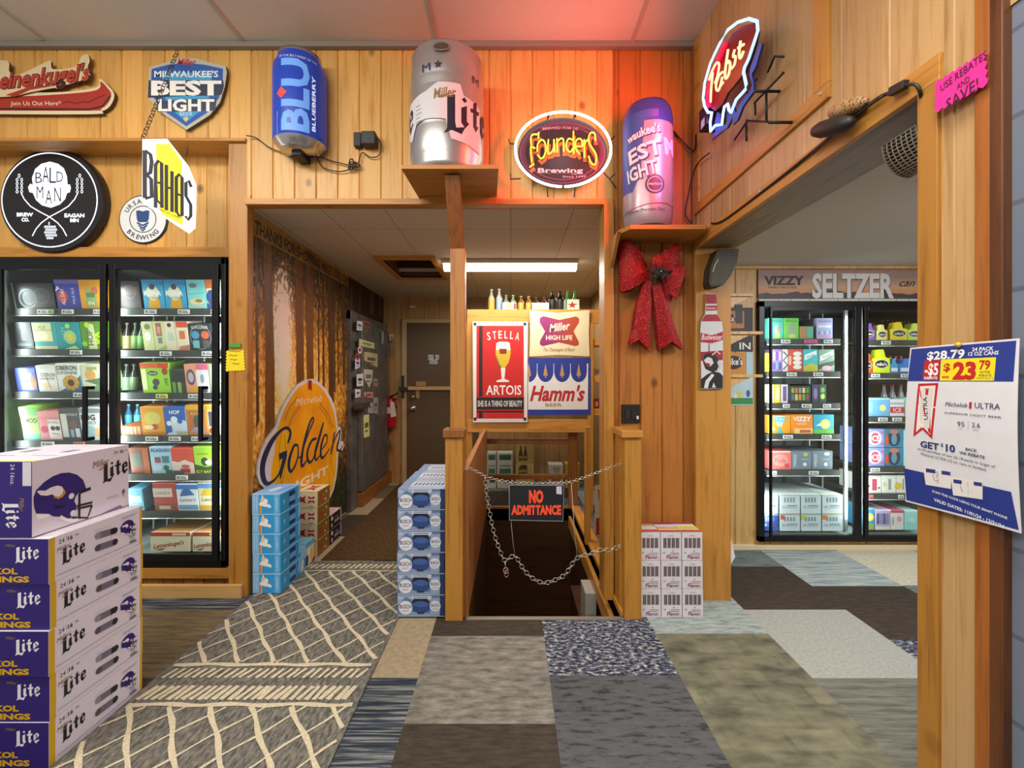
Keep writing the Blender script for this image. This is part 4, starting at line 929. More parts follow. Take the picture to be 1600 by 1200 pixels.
for j in range(12): t = j/11; m.stroke(S, gq([(745-t*45, 200+t*200), (868-t*90, 200+t*190)]), .0016, '#6e675a')
m.stroke(S, gq([(748,250),(725,290),(712,330)]), .006, '#b9b29c'); m.build('wire_mesh', root)
# ---- red bow
root = thing('gift_bow', 'large glittery red ribbon bow with a dark sprig hanging on the amber boards', 'bow', (XY(1018, 2.78), 2.78, ZY(545, 2.78)))
rd, nt, b = newmat('red_glitter'); vo = N(nt, 'ShaderNodeTexVoronoi'); vo.inputs['Scale'].default_value = 260; nt.links.new(coords(nt), vo.inputs['Vector'])
sp2 = N(nt, 'ShaderNodeSeparateColor'); nt.links.new(vo.outputs['Color'], sp2.inputs[0])
nt.links.new(ramp(nt, sp2.outputs[0], ((.0, '#5c0206'), (.6, '#940608'), (.93, '#b80e0e'), (1, '#f05a48'))), b.inputs['Base Color']); b.inputs['Roughness'].default_value = .6; b.inputs['Specular IOR Level'].default_value = .3
gw = lambda l, Y=2.78: [PY(940+x*.25, 340+y*.25, Y) for x, y in l]
def loop(top, bot, puffs, notch=0):
    m = MB(); n = len(top); a = gw(top); b = gw(bot); vs = []; fs = []; rows = 5
    for i in range(n):
        for j in range(rows):
            t = j/(rows-1); u = a[i][0]+(b[i][0]-a[i][0])*t; v = a[i][1]+(b[i][1]-a[i][1])*t
            vs.append((u, 2.80-puffs[i]-.015*math.sin(PI*t), v+(notch*(1-abs(2*t-1)) if i >= n-2 else 0)))
    for i in range(n-1):
        for j in range(rows-1): k = i*rows+j; fs.append((k, k+1, k+rows+1, k+rows))
    o_ = len(vs); vs2 = [(x, y+.006 if i//rows in (0, n-1) else 2.822, z) for i, (x, y, z) in enumerate(vs)]
    m.add(vs, fs, rd, True); m.add(vs2, [tuple(reversed(f)) for f in fs], rd, True); return m
loop([(105,150),(150,150),(240,230),(290,320)], [(112,462),(150,468),(225,430),(300,370)], [.01, .07, .06, .02]).build('loop', root)
loop([(112,265),(160,240),(230,300),(290,340)], [(112,465),(160,465),(230,420),(300,385)], [.03, .09, .07, .03]).build('loop', root)
loop([(300,300),(370,220),(465,165),(490,310)], [(310,370),(390,350),(430,345),(495,325)], [.03, .09, .07, .02]).build('loop', root)
loop([(370,385),(430,330),(500,320),(522,345)], [(380,450),(410,490),(445,525),(515,360)], [.03, .07, .08, .02]).build('loop', root)
loop([(285,280),(320,250),(365,265),(380,300)], [(300,345),(330,345),(370,330),(392,320)], [.08, .11, .10, .06]).build('loop', root)
loop([(255,400),(215,560),(195,700),(170,795),(168,796)], [(310,400),(305,600),(300,700),(300,830),(296,832)], [.03, .035, .03, .02, .02], .05).build('tail', root)
loop([(310,430),(330,600),(345,740),(358,825),(360,826)], [(370,420),(420,580),(450,680),(510,825),(508,826)], [.04, .045, .04, .025, .025], .05).build('tail', root)
m = MB(); c_ = gw([(325, 360)])[0]; random.seed(3)
for i in range(46):
    a_ = random.uniform(0, 2*PI); r_ = random.uniform(.03, .07); m.bar((c_[0]+random.uniform(-.03, .03), 2.70, c_[1]+random.uniform(-.03, .02)), (c_[0]+math.cos(a_)*r_*1.2, 2.69+random.uniform(-.03, .03), c_[1]+math.sin(a_)*r_), .004, .003, '#1d2b1e')
for i in range(12): m.lathe([(0, -.008), (.007, -.004), (.009, 0), (.007, .004), (0, .008)], (c_[0]+random.uniform(-.03, .03), 2.67, c_[1]+random.uniform(-.04, .02)), '#26302a', 8)
m.lathe([(0, -.006), (.006, 0), (0, .006)], (c_[0]+.005, 2.655, c_[1]-.005), col('#d8cfa8', .2, .6), 8); m.build('sprig', root)
# notch the tail ends
# ---- bottle shaped sign on the jamb
m = MB(); gq = lambda l: [PY(940+x*.25, 340+y*.25, 2.78) for x, y in l]; S = front(0, 2.792); Sf = front(0, 2.782)
OL = [(652,475),(718,475),(722,540),(724,600),(752,650),(760,700),(760,1068),(625,1072),(618,700),(622,650),(648,600),(650,540)]
m.slab(gq(OL), S, 0, .01, '#c6c4c4', '#8a8680')
def band(l, c_): m.flat(Sf, gq(l), c_)
band([(652,478),(717,478),(721,538),(651,538)], '#8c1420'); band([(650,605),(724,605),(750,648),(624,648)], '#9a1622'); band([(652,550),(722,548),(722,580),(652,582)], '#a01a26')
band([(620,720),(690,735),(758,712),(758,765),(690,785),(620,778)], '#a01624'); band([(620,840),(758,830),(758,890),(620,895)], '#8f1420')
tx(m, Sf, gq, 'Budweiser', 690, 745, 38, '#f0e4e0', 130, shear=.25); tx(m, Sf, gq, 'Budweiser', 686, 565, 14, '#f0e4e0', 60, shear=.25)
band([(640,860),(665,845),(700,850),(728,880),(732,925),(722,955),(690,965),(650,945),(635,905)], '#161618'); band([(640,890),(665,870),(690,880),(700,910),(680,930),(655,925)], '#c9c6c4'); band([(650,905),(680,915),(672,935),(655,930)], '#7d1a22')
band([(622,1068),(622,1010),(660,980),(700,960),(740,970),(758,990),(758,1066)], '#17171a'); band([(640,1065),(650,1020),(690,975),(705,985),(672,1030),(665,1066)], '#cfcccb'); band([(690,1062),(700,1030),(715,1062)], '#c3c0be'); band([(720,900),(755,910),(740,950)], '#b9b6b4')
m.stroke(Sf, gq([(690,860),(720,835),(742,855)]), .006, '#e2c9c6'); m.stroke(Sf, gq([(672,785),(672,838)]), .005, '#55525a')
m.build('tin_sign', label='bottle shaped red and silver tin sign hanging on the far jamb of the opening', cat='sign')
# ---- black outlet plate
root = thing('outlet_plate', 'black square electrical plate on the amber boards above the far newel post', 'outlet', (XY(985, 2.83), 2.83, ZY(662, 2.83)))
m = MB(); m.box(XY(971, 2.83), XY(1000, 2.83), 2.828, 2.84, ZY(661, 2.83), ZY(632, 2.83), '#14100e'); m.build('plate', root, bevel=.003)
m = MB()
for x in (978, 988): m.box(XY(x, 2.82), XY(x+6, 2.82), 2.824, 2.829, ZY(655, 2.82), ZY(640, 2.82), '#221c1a')
m.box(XY(995, 2.82), XY(998, 2.82), 2.82, 2.829, ZY(655, 2.82), ZY(650, 2.82), '#cfcac4'); m.build('socket', root)
# ---- yellow price burst on the post
m = MB(); g = tracer(.25, 0, 340, IDP(2.84)); S = front(0, 2.848)
m.slab(burst(g([(1412,832),(1520,828),(1528,955),(1408,960)]), [12, 14], .007), S, 0, .003, '#f2dc1e', '#c8b010'); Sf = front(0, 2.8445); m.slab(g([(1428,785),(1502,785),(1502,812),(1428,812)]), S, .003, .006, '#4f9a3c')
for i, (a, b) in enumerate(((1432, 1500), (1430, 1480), (1436, 1478), (1450, 1492))): m.stroke(Sf, g([(a, 835+i*26), (a+18, 832+i*26), ((a+b)/2, 838+i*26), (b, 834+i*26)]), .004, '#8a6a12')
m.build('starburst_price_card', label='yellow zigzag edged price card with a green strip on the post beside the left cooler', cat='sign')
# ================================================================ THE PASSAGE
XM = -1.688
SM = wallL(XM)
WM = lambda l, X=XM: [PX(x, y, X) for x, y in l]
gm = tracer(.225, 370, 320, lambda px, py: PX(px, py, XM))
mur, nt, b = newmat('printed_forest'); v = coords(nt); sp = N(nt, 'ShaderNodeSeparateXYZ'); nt.links.new(v, sp.inputs[0])
dy = mathn(nt, 'MULTIPLY', mathn(nt, 'SUBTRACT', sp.outputs['Y'], 3.5), .55); dz = mathn(nt, 'SUBTRACT', sp.outputs['Z'], 1.25)
dist = mathn(nt, 'SQRT', mathn(nt, 'ADD', mathn(nt, 'MULTIPLY', dy, dy), mathn(nt, 'MULTIPLY', dz, dz)))
leaf = noise(nt, coords(nt, 1, 1, .7), 26, 5, .75); big = noise(nt, v, 4, 2)
glow = mathn(nt, 'SUBTRACT', 1.0, mathn(nt, 'MULTIPLY', dist, .85))
f = mathn(nt, 'ADD', mathn(nt, 'MULTIPLY', leaf, 1.5), mathn(nt, 'ADD', mathn(nt, 'MULTIPLY', glow, .75), mathn(nt, 'MULTIPLY', big, .3)))
cc0 = ramp(nt, mathn(nt, 'MULTIPLY', f, .5), ((.42, '#1c1608'), (.54, '#4a3310'), (.64, '#a8701a'), (.74, '#e0ac3c'), (.86, '#f2e2a8')))
def sq(o, c, k): q_ = mathn(nt, 'MULTIPLY', mathn(nt, 'SUBTRACT', sp.outputs[o], c), 1/k); return mathn(nt, 'MULTIPLY', q_, q_)
msk = mathn(nt, 'ADD', mathn(nt, 'SUBTRACT', 1.0, mathn(nt, 'ADD', sq('Y', 3.31, .17), sq('Z', 1.74, .5))), mathn(nt, 'MULTIPLY', mathn(nt, 'SUBTRACT', leaf, .5), -5.0))
cc = mixc(nt, ramp(nt, msk, ((.15, (0, 0, 0)), (.45, (1, 1, 1)))), cc0, '#e6ddd0')
low = ramp(nt, mathn(nt, 'ADD', sp.outputs['Z'], mathn(nt, 'MULTIPLY', leaf, .5)), ((.55, (1, 1, 1)), (1.0, (0, 0, 0))))
cc = mixc(nt, mathn(nt, 'MULTIPLY', low, .8), cc, ramp(nt, leaf, ((.4, '#0c1206'), (.58, '#2c3a12'), (.7, '#5c5a1c'))))
nt.links.new(cc, b.inputs['Base Color']); b.inputs['Roughness'].default_value = .55
trunk = wood('printed_trunks', '#7a4c18', '#3a2008', 5, 'Y', 0, knots=0, tint=.05, gscale=1.4); trunk2 = wood('printed_far_trunks', '#5c3a14', '#2e1a08', 5, 'Y', 0, knots=0, tint=.05)
m = MB()
YA, YB = 2.915, 4.66; zt_ = 2.44
m.slab([(YA, .02), (YB, .02), (YB, 2.07), (5.93, 2.07), (5.93, 2.43), (YA, 2.455)], SM, -.002, .003, mur, '#3a2a18')
S = wallL(XM+.003)
for l, mm in (([(122,200),(140,205),(152,1500),(132,1560)], trunk2), ([(180,235),(236,250),(258,1100),(262,1700),(192,1750),(195,1000)], trunk), ([(400,360),(458,385),(462,1000),(470,1600),(412,1640),(410,1000)], trunk), ([(472,400),(525,420),(530,1100),(534,1560),(488,1570),(480,1000)], trunk),
   ([(590,470),(603,476),(608,1400),(594,1400)], trunk2), ([(630,490),(662,500),(672,1400),(636,1400)], trunk2), ([(664,505),(676,512),(684,1300),(672,1300)], trunk2), ([(730,560),(746,570),(752,1250),(734,1250)], trunk2), ([(695,540),(702,545),(706,1250),(698,1250)], trunk2), ([(560,460),(568,464),(572,1350),(562,1350)], trunk2)):
    m.flat(S, gm(l), mm)
for (x0, x1) in ((790, 800), (845, 858), (920, 950), (985, 1000)): m.flat(S, gm([(x0, 560+(x0-780)*.35), (x1, 560+(x1-780)*.35), (x1, 720+(x1-800)*.34), (x0, 720+(x0-800)*.34)]), trunk2)
for s_ in ([(600,700),(640,640),(760,560)], [(505,640),(440,520),(380,470),(240,400)], [(660,680),(720,600),(765,570)], [(600,800),(560,640),(540,600)], [(660,950),(730,930),(760,900)], [(210,400),(150,330),(100,300)]): m.stroke(S, gm(s_), .014, trunk2)
band, nt, b = newmat('printed_banner'); nt.links.new(ramp(nt, noise(nt, coords(nt), 6, 3), ((.35, '#6e5020'), (.65, '#b08a3c'))), b.inputs['Base Color'])
zb0, zb1 = 2.325, 2.455
m.rect(S, YA, zb0, YB-.02, zb1, band)
m.text(S, "THANKS FOR SHOPPING MIKE'S LIQUOR!", (YA+YB)/2, 2.388, .088, '#1c1410', w=YB-YA-.06, bold=.03)
m.build('forest_mural', label='sunlit forest mural with a thank you line along its top, on the passage wall', cat='mural', loc=(0, 0, 0))
# ---- metal walk-in door with stickers
GALV, nt, b = newmat('worn_grey_steel'); nt.links.new(ramp(nt, noise(nt, coords(nt), 7, 5, .7), ((.3, '#55554f'), (.55, '#6f6e68'), (.75, '#83817a'))), b.inputs['Base Color']); b.inputs['Metallic'].default_value = .55; b.inputs['Roughness'].default_value = .5
root = thing('walk_in_door', 'grey steel cold room door covered in stickers at the far end of the mural wall', 'door', (XM, 5.2, 0)); root['kind'] = 'structure'; root.name = 'door_1'
m = MB(); m.box(XM-.0, XM+.05, 4.60, 4.78, 0, 2.08, GALV); m.box(XM, XM+.05, 5.82, 5.93, .1, 2.08, GALV); m.box(XM, XM+.045, 4.6, 5.93, 1.99, 2.08, GALV); m.build('frame', root, bevel=.004)
m = MB(); m.box(XM, XM+.10, 4.80, 5.80, .16, 1.98, GALV); m.build('panel', root, bevel=.01)
m = MB(); m.box(XM, XM+.11, 4.78, 5.93, 0, .15, DARKW); m.build('sill', root, bevel=.004)
S = wallL(XM+.101); gs = tracer(.225, 370, 320, lambda px, py: PX(px, py, XM+.101)); gs2 = tracer(.225, 370, 560, lambda px, py: PX(px, py, XM+.101))
for nm, gg, l, c_, c2 in (('sticker', gs, [(835,805),(872,810),(870,875),(832,870)], '#d8dade', '#3c62a8'), ('sticker', gs, [(878,800),(928,815),(926,860),(876,848)], '#8a5a48', '#4a2c26'), ('sticker', gs, [(850,930),(955,960),(955,1000),(848,978)], '#c9c490', '#7a8438'),
   ('sticker', gs, [(885,1020),(978,1035),(978,1130),(938,1110),(885,1080)], '#b5aa84', '#5c5440'), ('sticker', gs2, [(822,0),(855,0),(855,60),(822,78)], '#d2cfe0', '#4a3c9c'), ('sticker', gs2, [(832,110),(878,105),(878,190),(832,195)], '#c8cccf', '#33363e'),
   ('sticker', gs2, [(880,75),(945,80),(940,150),(920,205),(885,140)], '#b8b6a8', '#6c6a60'), ('sticker', gs2, [(822,212),(860,215),(858,270),(822,272)], '#d2d4d4', '#4c525c'), ('sticker', gs2, [(882,235),(946,232),(946,272),(884,276)], '#b88a84', '#8a2a26'), ('sticker', gs2, [(950,140),(980,142),(980,195),(950,190)], '#a08a82', '#6c4c48'),
   ('sticker', gs2, [(912,310),(944,308),(944,380),(912,378)], '#a8a8a4', '#7c7c78'), ('sticker', gs2, [(948,270),(980,272),(980,385),(948,380)], '#9c9694', '#6a5a62'), ('sticker', gs2, [(880,395),(918,388),(922,540),(882,552)], '#d3d08c', '#4c6a34')):
    m = MB(); pts = gg(l); m.slab(pts, S, 0, .001, c_); cx = sum(p[0] for p in pts)/len(pts); cz = sum(p[1] for p in pts)/len(pts)
    hw = (max(p[0] for p in pts)-min(p[0] for p in pts))*.3; hh = (max(p[1] for p in pts)-min(p[1] for p in pts))*.12
    m.rect(S, cx-hw, cz-hh*.6, cx+hw, cz+hh*1.2, c2, .002); m.rect(S, cx-hw*.8, cz-hh*2.2, cx+hw*.6, cz-hh*1.5, c2, .002); m.build(nm, root)
m = MB(); m.ring(S, *gs([(853, 1008)])[0], .06, .04, .02, '#d8d4d0', 20, .002); m.disc(S, *gs([(853, 1008)])[0], .05, .03, '#8a3230', 16, .0015)
m.ring(S, *gs([(838, 1055)])[0], .06, .04, .02, '#b83a3a', 20, .002); m.build('sticker', root)
m = MB(); y_, z_ = gs2([(850, 325)])[0]; m.box(XM+.10, XM+.17, y_-.14, y_+.16, z_-.03, z_+.03, '#3a332c'); m.box(XM+.05, XM+.16, 4.66, 4.80, z_-.05, z_+.09, GALV); m.build('latch', root, bevel=.008)
m = MB(); y_, z_ = gs([(990, 920)])[0]; m.tube([(XM+.10, y_, z_-.07), (XM+.14, y_, z_-.07), (XM+.14, y_, z_+.07), (XM+.10, y_, z_+.07)], .012, '#8a8a86', 8); m.box(XM+.09, XM+.125, 5.74, 5.83, .45, .56, GALV); m.box(XM+.09, XM+.125, 5.74, 5.83, 1.66, 1.78, GALV); m.build('hinge', root)
# ---- egg shaped golden sign leaning on the mural wall
gg = tracer(.15, 395, 585, lambda px, py: PX(px, py, XM+.018))
S = wallL(XM+.012); m = MB()
egg = [(395,1250),(130,1195),(75,1140),(45,1040),(55,920),(90,800),(140,680),(205,590),(240,545),(270,440),(320,320),(390,200),(465,105),(540,60),(620,45),(690,80),(760,150),(820,250),(865,370),(885,545),(910,545),(925,590),(915,700),(940,695),(952,740),(935,790),(905,785),(890,830),(885,960),(870,1080),(845,1200),(800,1300),(720,1380),(560,1400)]
m.slab(gg(egg), S, -.006, .006, '#d6d3cf', '#a8a39a'); S2 = wallL(XM+.018)
inn = [(400,1250),(230,1180),(190,1100),(195,960),(230,800),(240,640),(265,545),(300,440),(345,330),(410,215),(480,135),(550,95),(620,85),(685,115),(745,180),(800,275),(842,385),(865,520),(880,640),(872,800),(868,960),(850,1080),(828,1190),(785,1280),(710,1350),(560,1370)]
AMB, nt, b = newmat('amber_print'); nt.links.new(ramp(nt, noise(nt, coords(nt), 3, 2), ((.35, '#dd8f0c'), (.65, '#f0b014'))), b.inputs['Base Color']); b.inputs['Roughness'].default_value = .4
m.flat(S2, gg(inn), AMB)
for s_, w_ in (([(460,240),(380,350),(330,480)], .02), ([(490,330),(410,440),(370,560)], .025), ([(700,300),(790,430),(840,560)], .022), ([(690,340),(760,430),(800,520)], .016)): m.stroke(S2, gg(s_), w_, '#c17d12')
for s_ in ([(300,600),(270,800),(290,1100),(330,1300)], [(330,620),(350,900),(300,1150)], [(800,480),(830,700),(800,950),(790,1200)], [(850,700),(810,900),(845,1050)]): m.stroke(S2, gg(s_), .008, '#c17d12')
m.flat(S2, gg([(575,62),(612,60),(614,175),(594,152),(576,168)]), '#a01a1e')
tx(m, S2, gg, 'Michelob', 590, 262, 82, '#f3e8c8', 265, shear=.3, bold=-.005, rot=.03)
GOL = [([(362,715),(385,650),(388,590),(345,556),(275,600),(195,700),(125,850),(98,980),(112,1090),(150,1138),(212,1108),(262,1050),(302,965),(340,835),(272,845)], [22,38,30,24,28,50,64,62,52,28,20,20,36,36,10]), ([(272,862),(315,835),(355,802)], [52,44,16]), ([(345,820),(322,900),(300,990),(285,1082)], [40,54,44,22]),
 ([(470,740),(430,742),(388,850),(372,950),(395,1012),(440,945),(470,840),(468,742)], [18,26,40,42,26,22,22,18]), ([(470,860),(500,850),(560,660),(628,490),(624,452),(592,505),(540,680),(508,860),(512,958),(565,885)], [14,14,20,22,20,28,36,40,28,14]),
 ([(660,668),(612,690),(568,800),(572,890),(602,912),(650,820),(735,500)], [22,28,34,32,22,22,26]), ([(735,500),(690,650),(650,800),(655,890),(700,840)], [26,32,34,24,12]), ([(700,800),(765,715),(772,640),(742,640),(712,740),(706,830),(730,868),(800,770)], [12,18,20,24,36,36,24,12]),
 ([(850,600),(838,690),(812,832)], [26,30,28]), ([(815,770),(865,650),(908,585),(895,680),(875,770),(900,792),(940,735)], [12,20,22,32,34,18,10])]
kk = abs(gg([(0, 0)])[0][1]-gg([(0, 100)])[0][1])/100
NB_ = '#16294e'
for pts, ws in GOL:
    P3 = smoothpath([(*p, w) for p, w in zip(gg(pts), ws)], 4); m.stroke(S2, [(p.x, p.y) for p in P3], [max(p.z, 6)*kk*1.55 for p in P3], NB_)
tx(m, S2, gg, 'LIGHT', 590, 1085, 175, '#f0dcae', 400, bold=.04)
m.build('egg_shaped_sign', label='big amber egg shaped cut-out sign with dark blue script, against the forest mural', cat='sign')
# ---- back door
root = thing('door_2', 'brown steel door with a pale wooden bar across it at the end of the passage', 'door', (-.92, 5.92, 0)); root['kind'] = 'structure'
BR, nt, b = newmat('brown_door_paint'); nt.links.new(mixc(nt, noise(nt, coords(nt), 5, 4), '#4f3a22', '#5d4629'), b.inputs['Base Color']); b.inputs['Roughness'].default_value = .5
x0, x1 = XY(636, 5.92), -.42; zt_ = ZY(505, 5.92)
m = MB(); m.box(x0, x1, 5.89, 5.935, .01, zt_, BR); m.build('leaf', root)
m = MB(); CF = col('#b59d72', .6); m.box(x0-.06, x0, 5.88, 5.94, 0, zt_+.05, CF); m.box(x0, x1, 5.88, 5.94, zt_, zt_+.05, CF); m.box(x1, x1+.06, 5.88, 5.94, 0, zt_+.05, CF); m.build('door_frame', root, bevel=.004)
gd = tracer(.225, 370, 560, lambda px, py: PY(px, py, 5.84)); gd0 = tracer(.225, 370, 320, lambda px, py: PY(px, py, 5.885))
m = MB(); (a, z1), (b_, z0) = gd([(1165, 195), (1486, 220)]); m.box(a, x1, 5.83, 5.865, z0, z1, BASEW); m.build('cross_bar', root, bevel=.003)
m = MB(); (a, z1), (b_, z0) = gd([(1142, 120), (1158, 275)]); m.box(a, b_, 5.84, 5.88, z0, z1, '#241c16'); m.box(a-.03, b_+.06, 5.82, 5.85, (z0+z1)/2-.05, (z0+z1)/2+.0, '#2c221a'); m.build('bar_bracket', root, bevel=.004)
m = MB(); kx, kz = gd([(1215, 348)])[0]; m.lathe([(.045, 0), (.045, -.01), (.02, -.014), (.018, -.04), (.032, -.05), (.03, -.075), (0, -.08)], (kx, 5.89, kz), col('#c4beb2', .25, .85), 20, 'Y'); m.build('knob', root)
m = MB(); kx, kz = gd([(1216, 270)])[0]; m.lathe([(.04, 0), (.036, -.02), (0, -.022)], (kx, 5.89, kz), col('#a98d58', .3, .8), 20, 'Y'); m.build('deadbolt', root)
m = MB(); (a, z1), (b_, z0) = gd([(1242, 222), (1266, 278)]); m.box(a, b_, 5.865, 5.89, z0, z1, '#b08a4e'); (a, z1), (b_, z0) = gd([(1242, 160), (1310, 192)]); m.box(a, b_, 5.86, 5.89, z0, z1, '#a88652'); m.build('wood_block', root)
for row, (s_, y, x) in enumerate((('NOTAN', 1058, 1328), ('EXIT', 1090, 1337))):
    for i, ch in enumerate('NOT AN' if row == 0 else 'EXIT'):
        if ch == ' ': continue
        w_ = 12.8 if row == 0 else 14.5; cx, cz = gd0([(x+6+i*w_, y)])[0]; m = MB()
        m.box(cx-.012, cx+.012, 5.885, 5.891, cz-.03, cz+.03, '#c9cdd0'); m.text(front(0, 5.885), ch, cx, cz, .036, '#1d2530', w=.014 if ch != 'I' else .006, bold=.02); m.build('letter_tile', root)
# white sensor above the door
m = MB(); gq = tracer(.225, 370, 320, lambda px, py: PY(px, py, 5.92)); (a, z1), (b_, z0) = gq([(1200, 702), (1240, 716)]); m.box(a, b_, 5.90, 5.94, z0, z1, '#d8d2c4')
m.build('door_sensor', label='small white box on the panelling above the brown door', cat='sensor', bevel=.004)
m = MB(); (a, z1), (b_, z0) = gq([(1062, 900), (1092, 945)]); m.box(a, a+.05, 5.90, 5.94, z0, z1, '#c8c3b4'); m.tube([(a+.03, 5.90, z0+.05), (a+.06, 5.86, z0), (a+.07, 5.85, z0-.04)], .008, '#8a857a', 6); m.build('wall_hook', label='small metal hook on the panelling beside the steel door', cat='hook')
# ---- fire extinguisher
root = thing('fire_extinguisher', 'red fire extinguisher with a white tag hanging beside the brown door', 'fire extinguisher', (XY(608, 5.8), 5.83, ZY(668, 5.8)))
ge = tracer(.225, 370, 560, lambda px, py: PY(px, py, 5.8)); (cx, zt1) = ge([(1066, 355)])[0]; zb1 = ge([(1066, 482)])[0][1]; zt0 = ge([(1066, 280)])[0][1]; R = .062
m = MB(); m.lathe([(0, zb1), (R*.9, zb1), (R, zb1+.02), (R, zt1+.08), (R*.85, zt1+.13), (R*.4, zt1+.17), (R*.3, zt0-.02), (0, zt0-.02)], (cx, 5.83, 0), col('#b01418', .3), 24); m.build('cylinder', root)
m = MB(); m.lathe([(R*.4, zt0-.05), (R*.42, zt0+.0), (R*.2, zt0+.02)], (cx, 5.83, 0), '#1e1c1c', 14); m.bar((cx-.02, 5.82, zt0+.02), (cx+.11, 5.76, zt0+.07), .025, .012, '#1e1c1c'); m.bar((cx-.02, 5.82, zt0-.0), (cx+.10, 5.77, zt0-.01), .025, .01, '#1e1c1c'); m.build('valve_handle', root)
m = MB(); m.tube(smoothpath([(cx, 5.82, zt0), (cx-.07, 5.82, zt0-.02), (cx-.085, 5.83, zt0-.15), (cx-.085, 5.84, zt1-.02), (cx-.07, 5.83, zb1+.12)]), .011, '#191717', 8); m.build('hose', root)
m = MB(); S = front(0, 5.755); m.slab([(cx+.01, zt0-.04), (cx+.06, zt0-.04), (cx+.09, zt0-.22), (cx+.02, zt0-.24)], S, 0, .002, '#d5d3cc'); m.rect(front(0, 5.765), cx-.03, zt1-.05, cx+.05, zt1+.03, '#ccc9c2', .0); m.build('tag', root)
m = MB(); m.box(cx-.03, cx+.03, 5.89, 5.94, zt1, zt0, '#2b2826'); m.box(cx-.064, cx+.064, 5.885, 5.9, zt1+.02, zt1+.04, '#2b2826'); m.build('bracket', root)
# ---- ceiling hatch and lamp
root = thing('ceiling_hatch', 'open wood framed hatch in the passage ceiling', 'hatch', ((HX0+HX1)/2, (HY0+HY1)/2, 2.45)); FR = TRIMH
m = MB(); w_ = .05
for a in ((HX0-w_, HX1+w_, HY0-w_, HY0), (HX0-w_, HX1+w_, HY1, HY1+w_), (HX0-w_, HX0, HY0, HY1), (HX1, HX1+w_, HY0, HY1)): m.box(*a, 2.44, 2.475, FR)
m.build('frame', root, bevel=.003)
m = MB(); 
for a in ((HX0-.01, HX1+.01, HY0-.01, HY0), (HX0-.01, HX1+.01, HY1, HY1+.01), (HX0-.01, HX0, HY0, HY1), (HX1, HX1+.01, HY0, HY1)): m.box(*a, 2.46, 2.85, '#5a3a22')
m.box(HX0, HX1, HY0, HY1, 2.85, 2.86, '#4a3020'); m.build('shaft', root)
m = MB(); m.box(HX0, HX1, HY1-.12, HY1-.09, 2.50, 2.53, '#c9c1ae'); m.build('ledge', root)
root = thing('fluorescent_light', 'glowing fluorescent tube fixture on the passage ceiling behind the post', 'light', (-.0, 4.16, 2.40))
xa, xb = XY(692, 4.16), XY(902, 4.16)
m = MB(); m.box(xa, xb, 4.08, 4.26, 2.435, 2.468, '#d8d4c8'); m.build('housing', root, bevel=.005)
m = MB(); m.slab([(4.10, 2.435), (4.12, 2.395), (4.14, 2.382), (4.20, 2.382), (4.22, 2.395), (4.24, 2.435)], plane((xa+.01, 0, 0), (0, 1, 0), (0, 0, 1)), 0, xb-xa-.02, emis('#fff4dc', 4.5)); m.build('diffuser', root)
# ================================================================ RUGS
m = MB(); RG = carpet('rug_grey_weave', ((.35, '#4d4a45'), (.5, '#6a6760'), (.65, '#827e74')), 9, 3, 8, 3, .5); CRM = carpet('rug_cream_pile', ((.3, '#b8ab8e'), (.7, '#d2c7ac')), 9, 9, 9, 3, .5)
X0, X1, Y0, Y1 = -1.64, -.65, 1.30, 3.37
m.box(X0, X1, Y0, Y1, 0.0005, .009, RG)
S = topf(0, 0, .009)
def seg(u0, v0, u1, v1, w):
    n = max(2, int(math.hypot(u1-u0, v1-v0)/.05)); random.seed(int((u0+9)*1000+v0*77)); ph = random.uniform(0, 6)
    d = Vector((u1-u0, v1-v0)); L = d.length; d /= L; q = Vector((-d.y, d.x)); pts = []
    for i in range(n+1):
        t = i/n; o = q*(.0045*math.sin(ph+t*L*22)); pts.append((u0+(u1-u0)*t+o.x, v0+(v1-v0)*t+o.y))
    m.stroke(S, pts, [w*(.9+.2*math.sin(ph*3+i*1.7)) for i in range(n+1)], CRM, .0022+random.uniform(0, .0008))
def lattice(ya, yb):
    for k in range(-16, 20):
        for sg, w in ((-1, .021), (1, .012)):
            xa = -1.486+k*.17; xb = xa+sg*.81*(yb-ya)
            t0, t1 = 0.0, 1.0
            for lim, s_ in ((X0+.012, 1), (X1-.012, -1)):
                fa, fb = (xa-lim)*s_, (xb-lim)*s_
                if fa < 0 and fb < 0: t0, t1 = 1, 0; break
                if fa < 0: t0 = max(t0, fa/(fa-fb))
                elif fb < 0: t1 = min(t1, fa/(fa-fb))
            if t1-t0 > .02: seg(xa+(xb-xa)*t0, ya+(yb-ya)*t0, xa+(xb-xa)*t1, ya+(yb-ya)*t1, w)
lattice(2.17, 3.19); lattice(1.32, 1.885)
for y, w in ((2.16, .026), (3.20, .016), (1.895, .024)): seg(X0+.02, y, X1-.02, y, w)
for ya, yb, st_, w in ((2.065, 2.13, .036, .017), (1.925, 2.01, .033, .024), (3.24, 3.31, .04, .02)):
    x = X0+.03
    while x < X1-.04: seg(x, ya, x+.028, yb, w); x += st_
m.build('patterned_rug', label='grey woven rug with cream diamond lattice in front of the passage', cat='rug')
m = MB(); m.box(-1.44, -.52, 3.40, 5.82, .0005, .008, carpet('runner_brown', ((.35, '#3c2c1c'), (.65, '#5a442c')), 9, 2.5, 9, 3, .6)); m.build('runner_mat', label='plain brown runner mat down the middle of the passage', cat='mat')
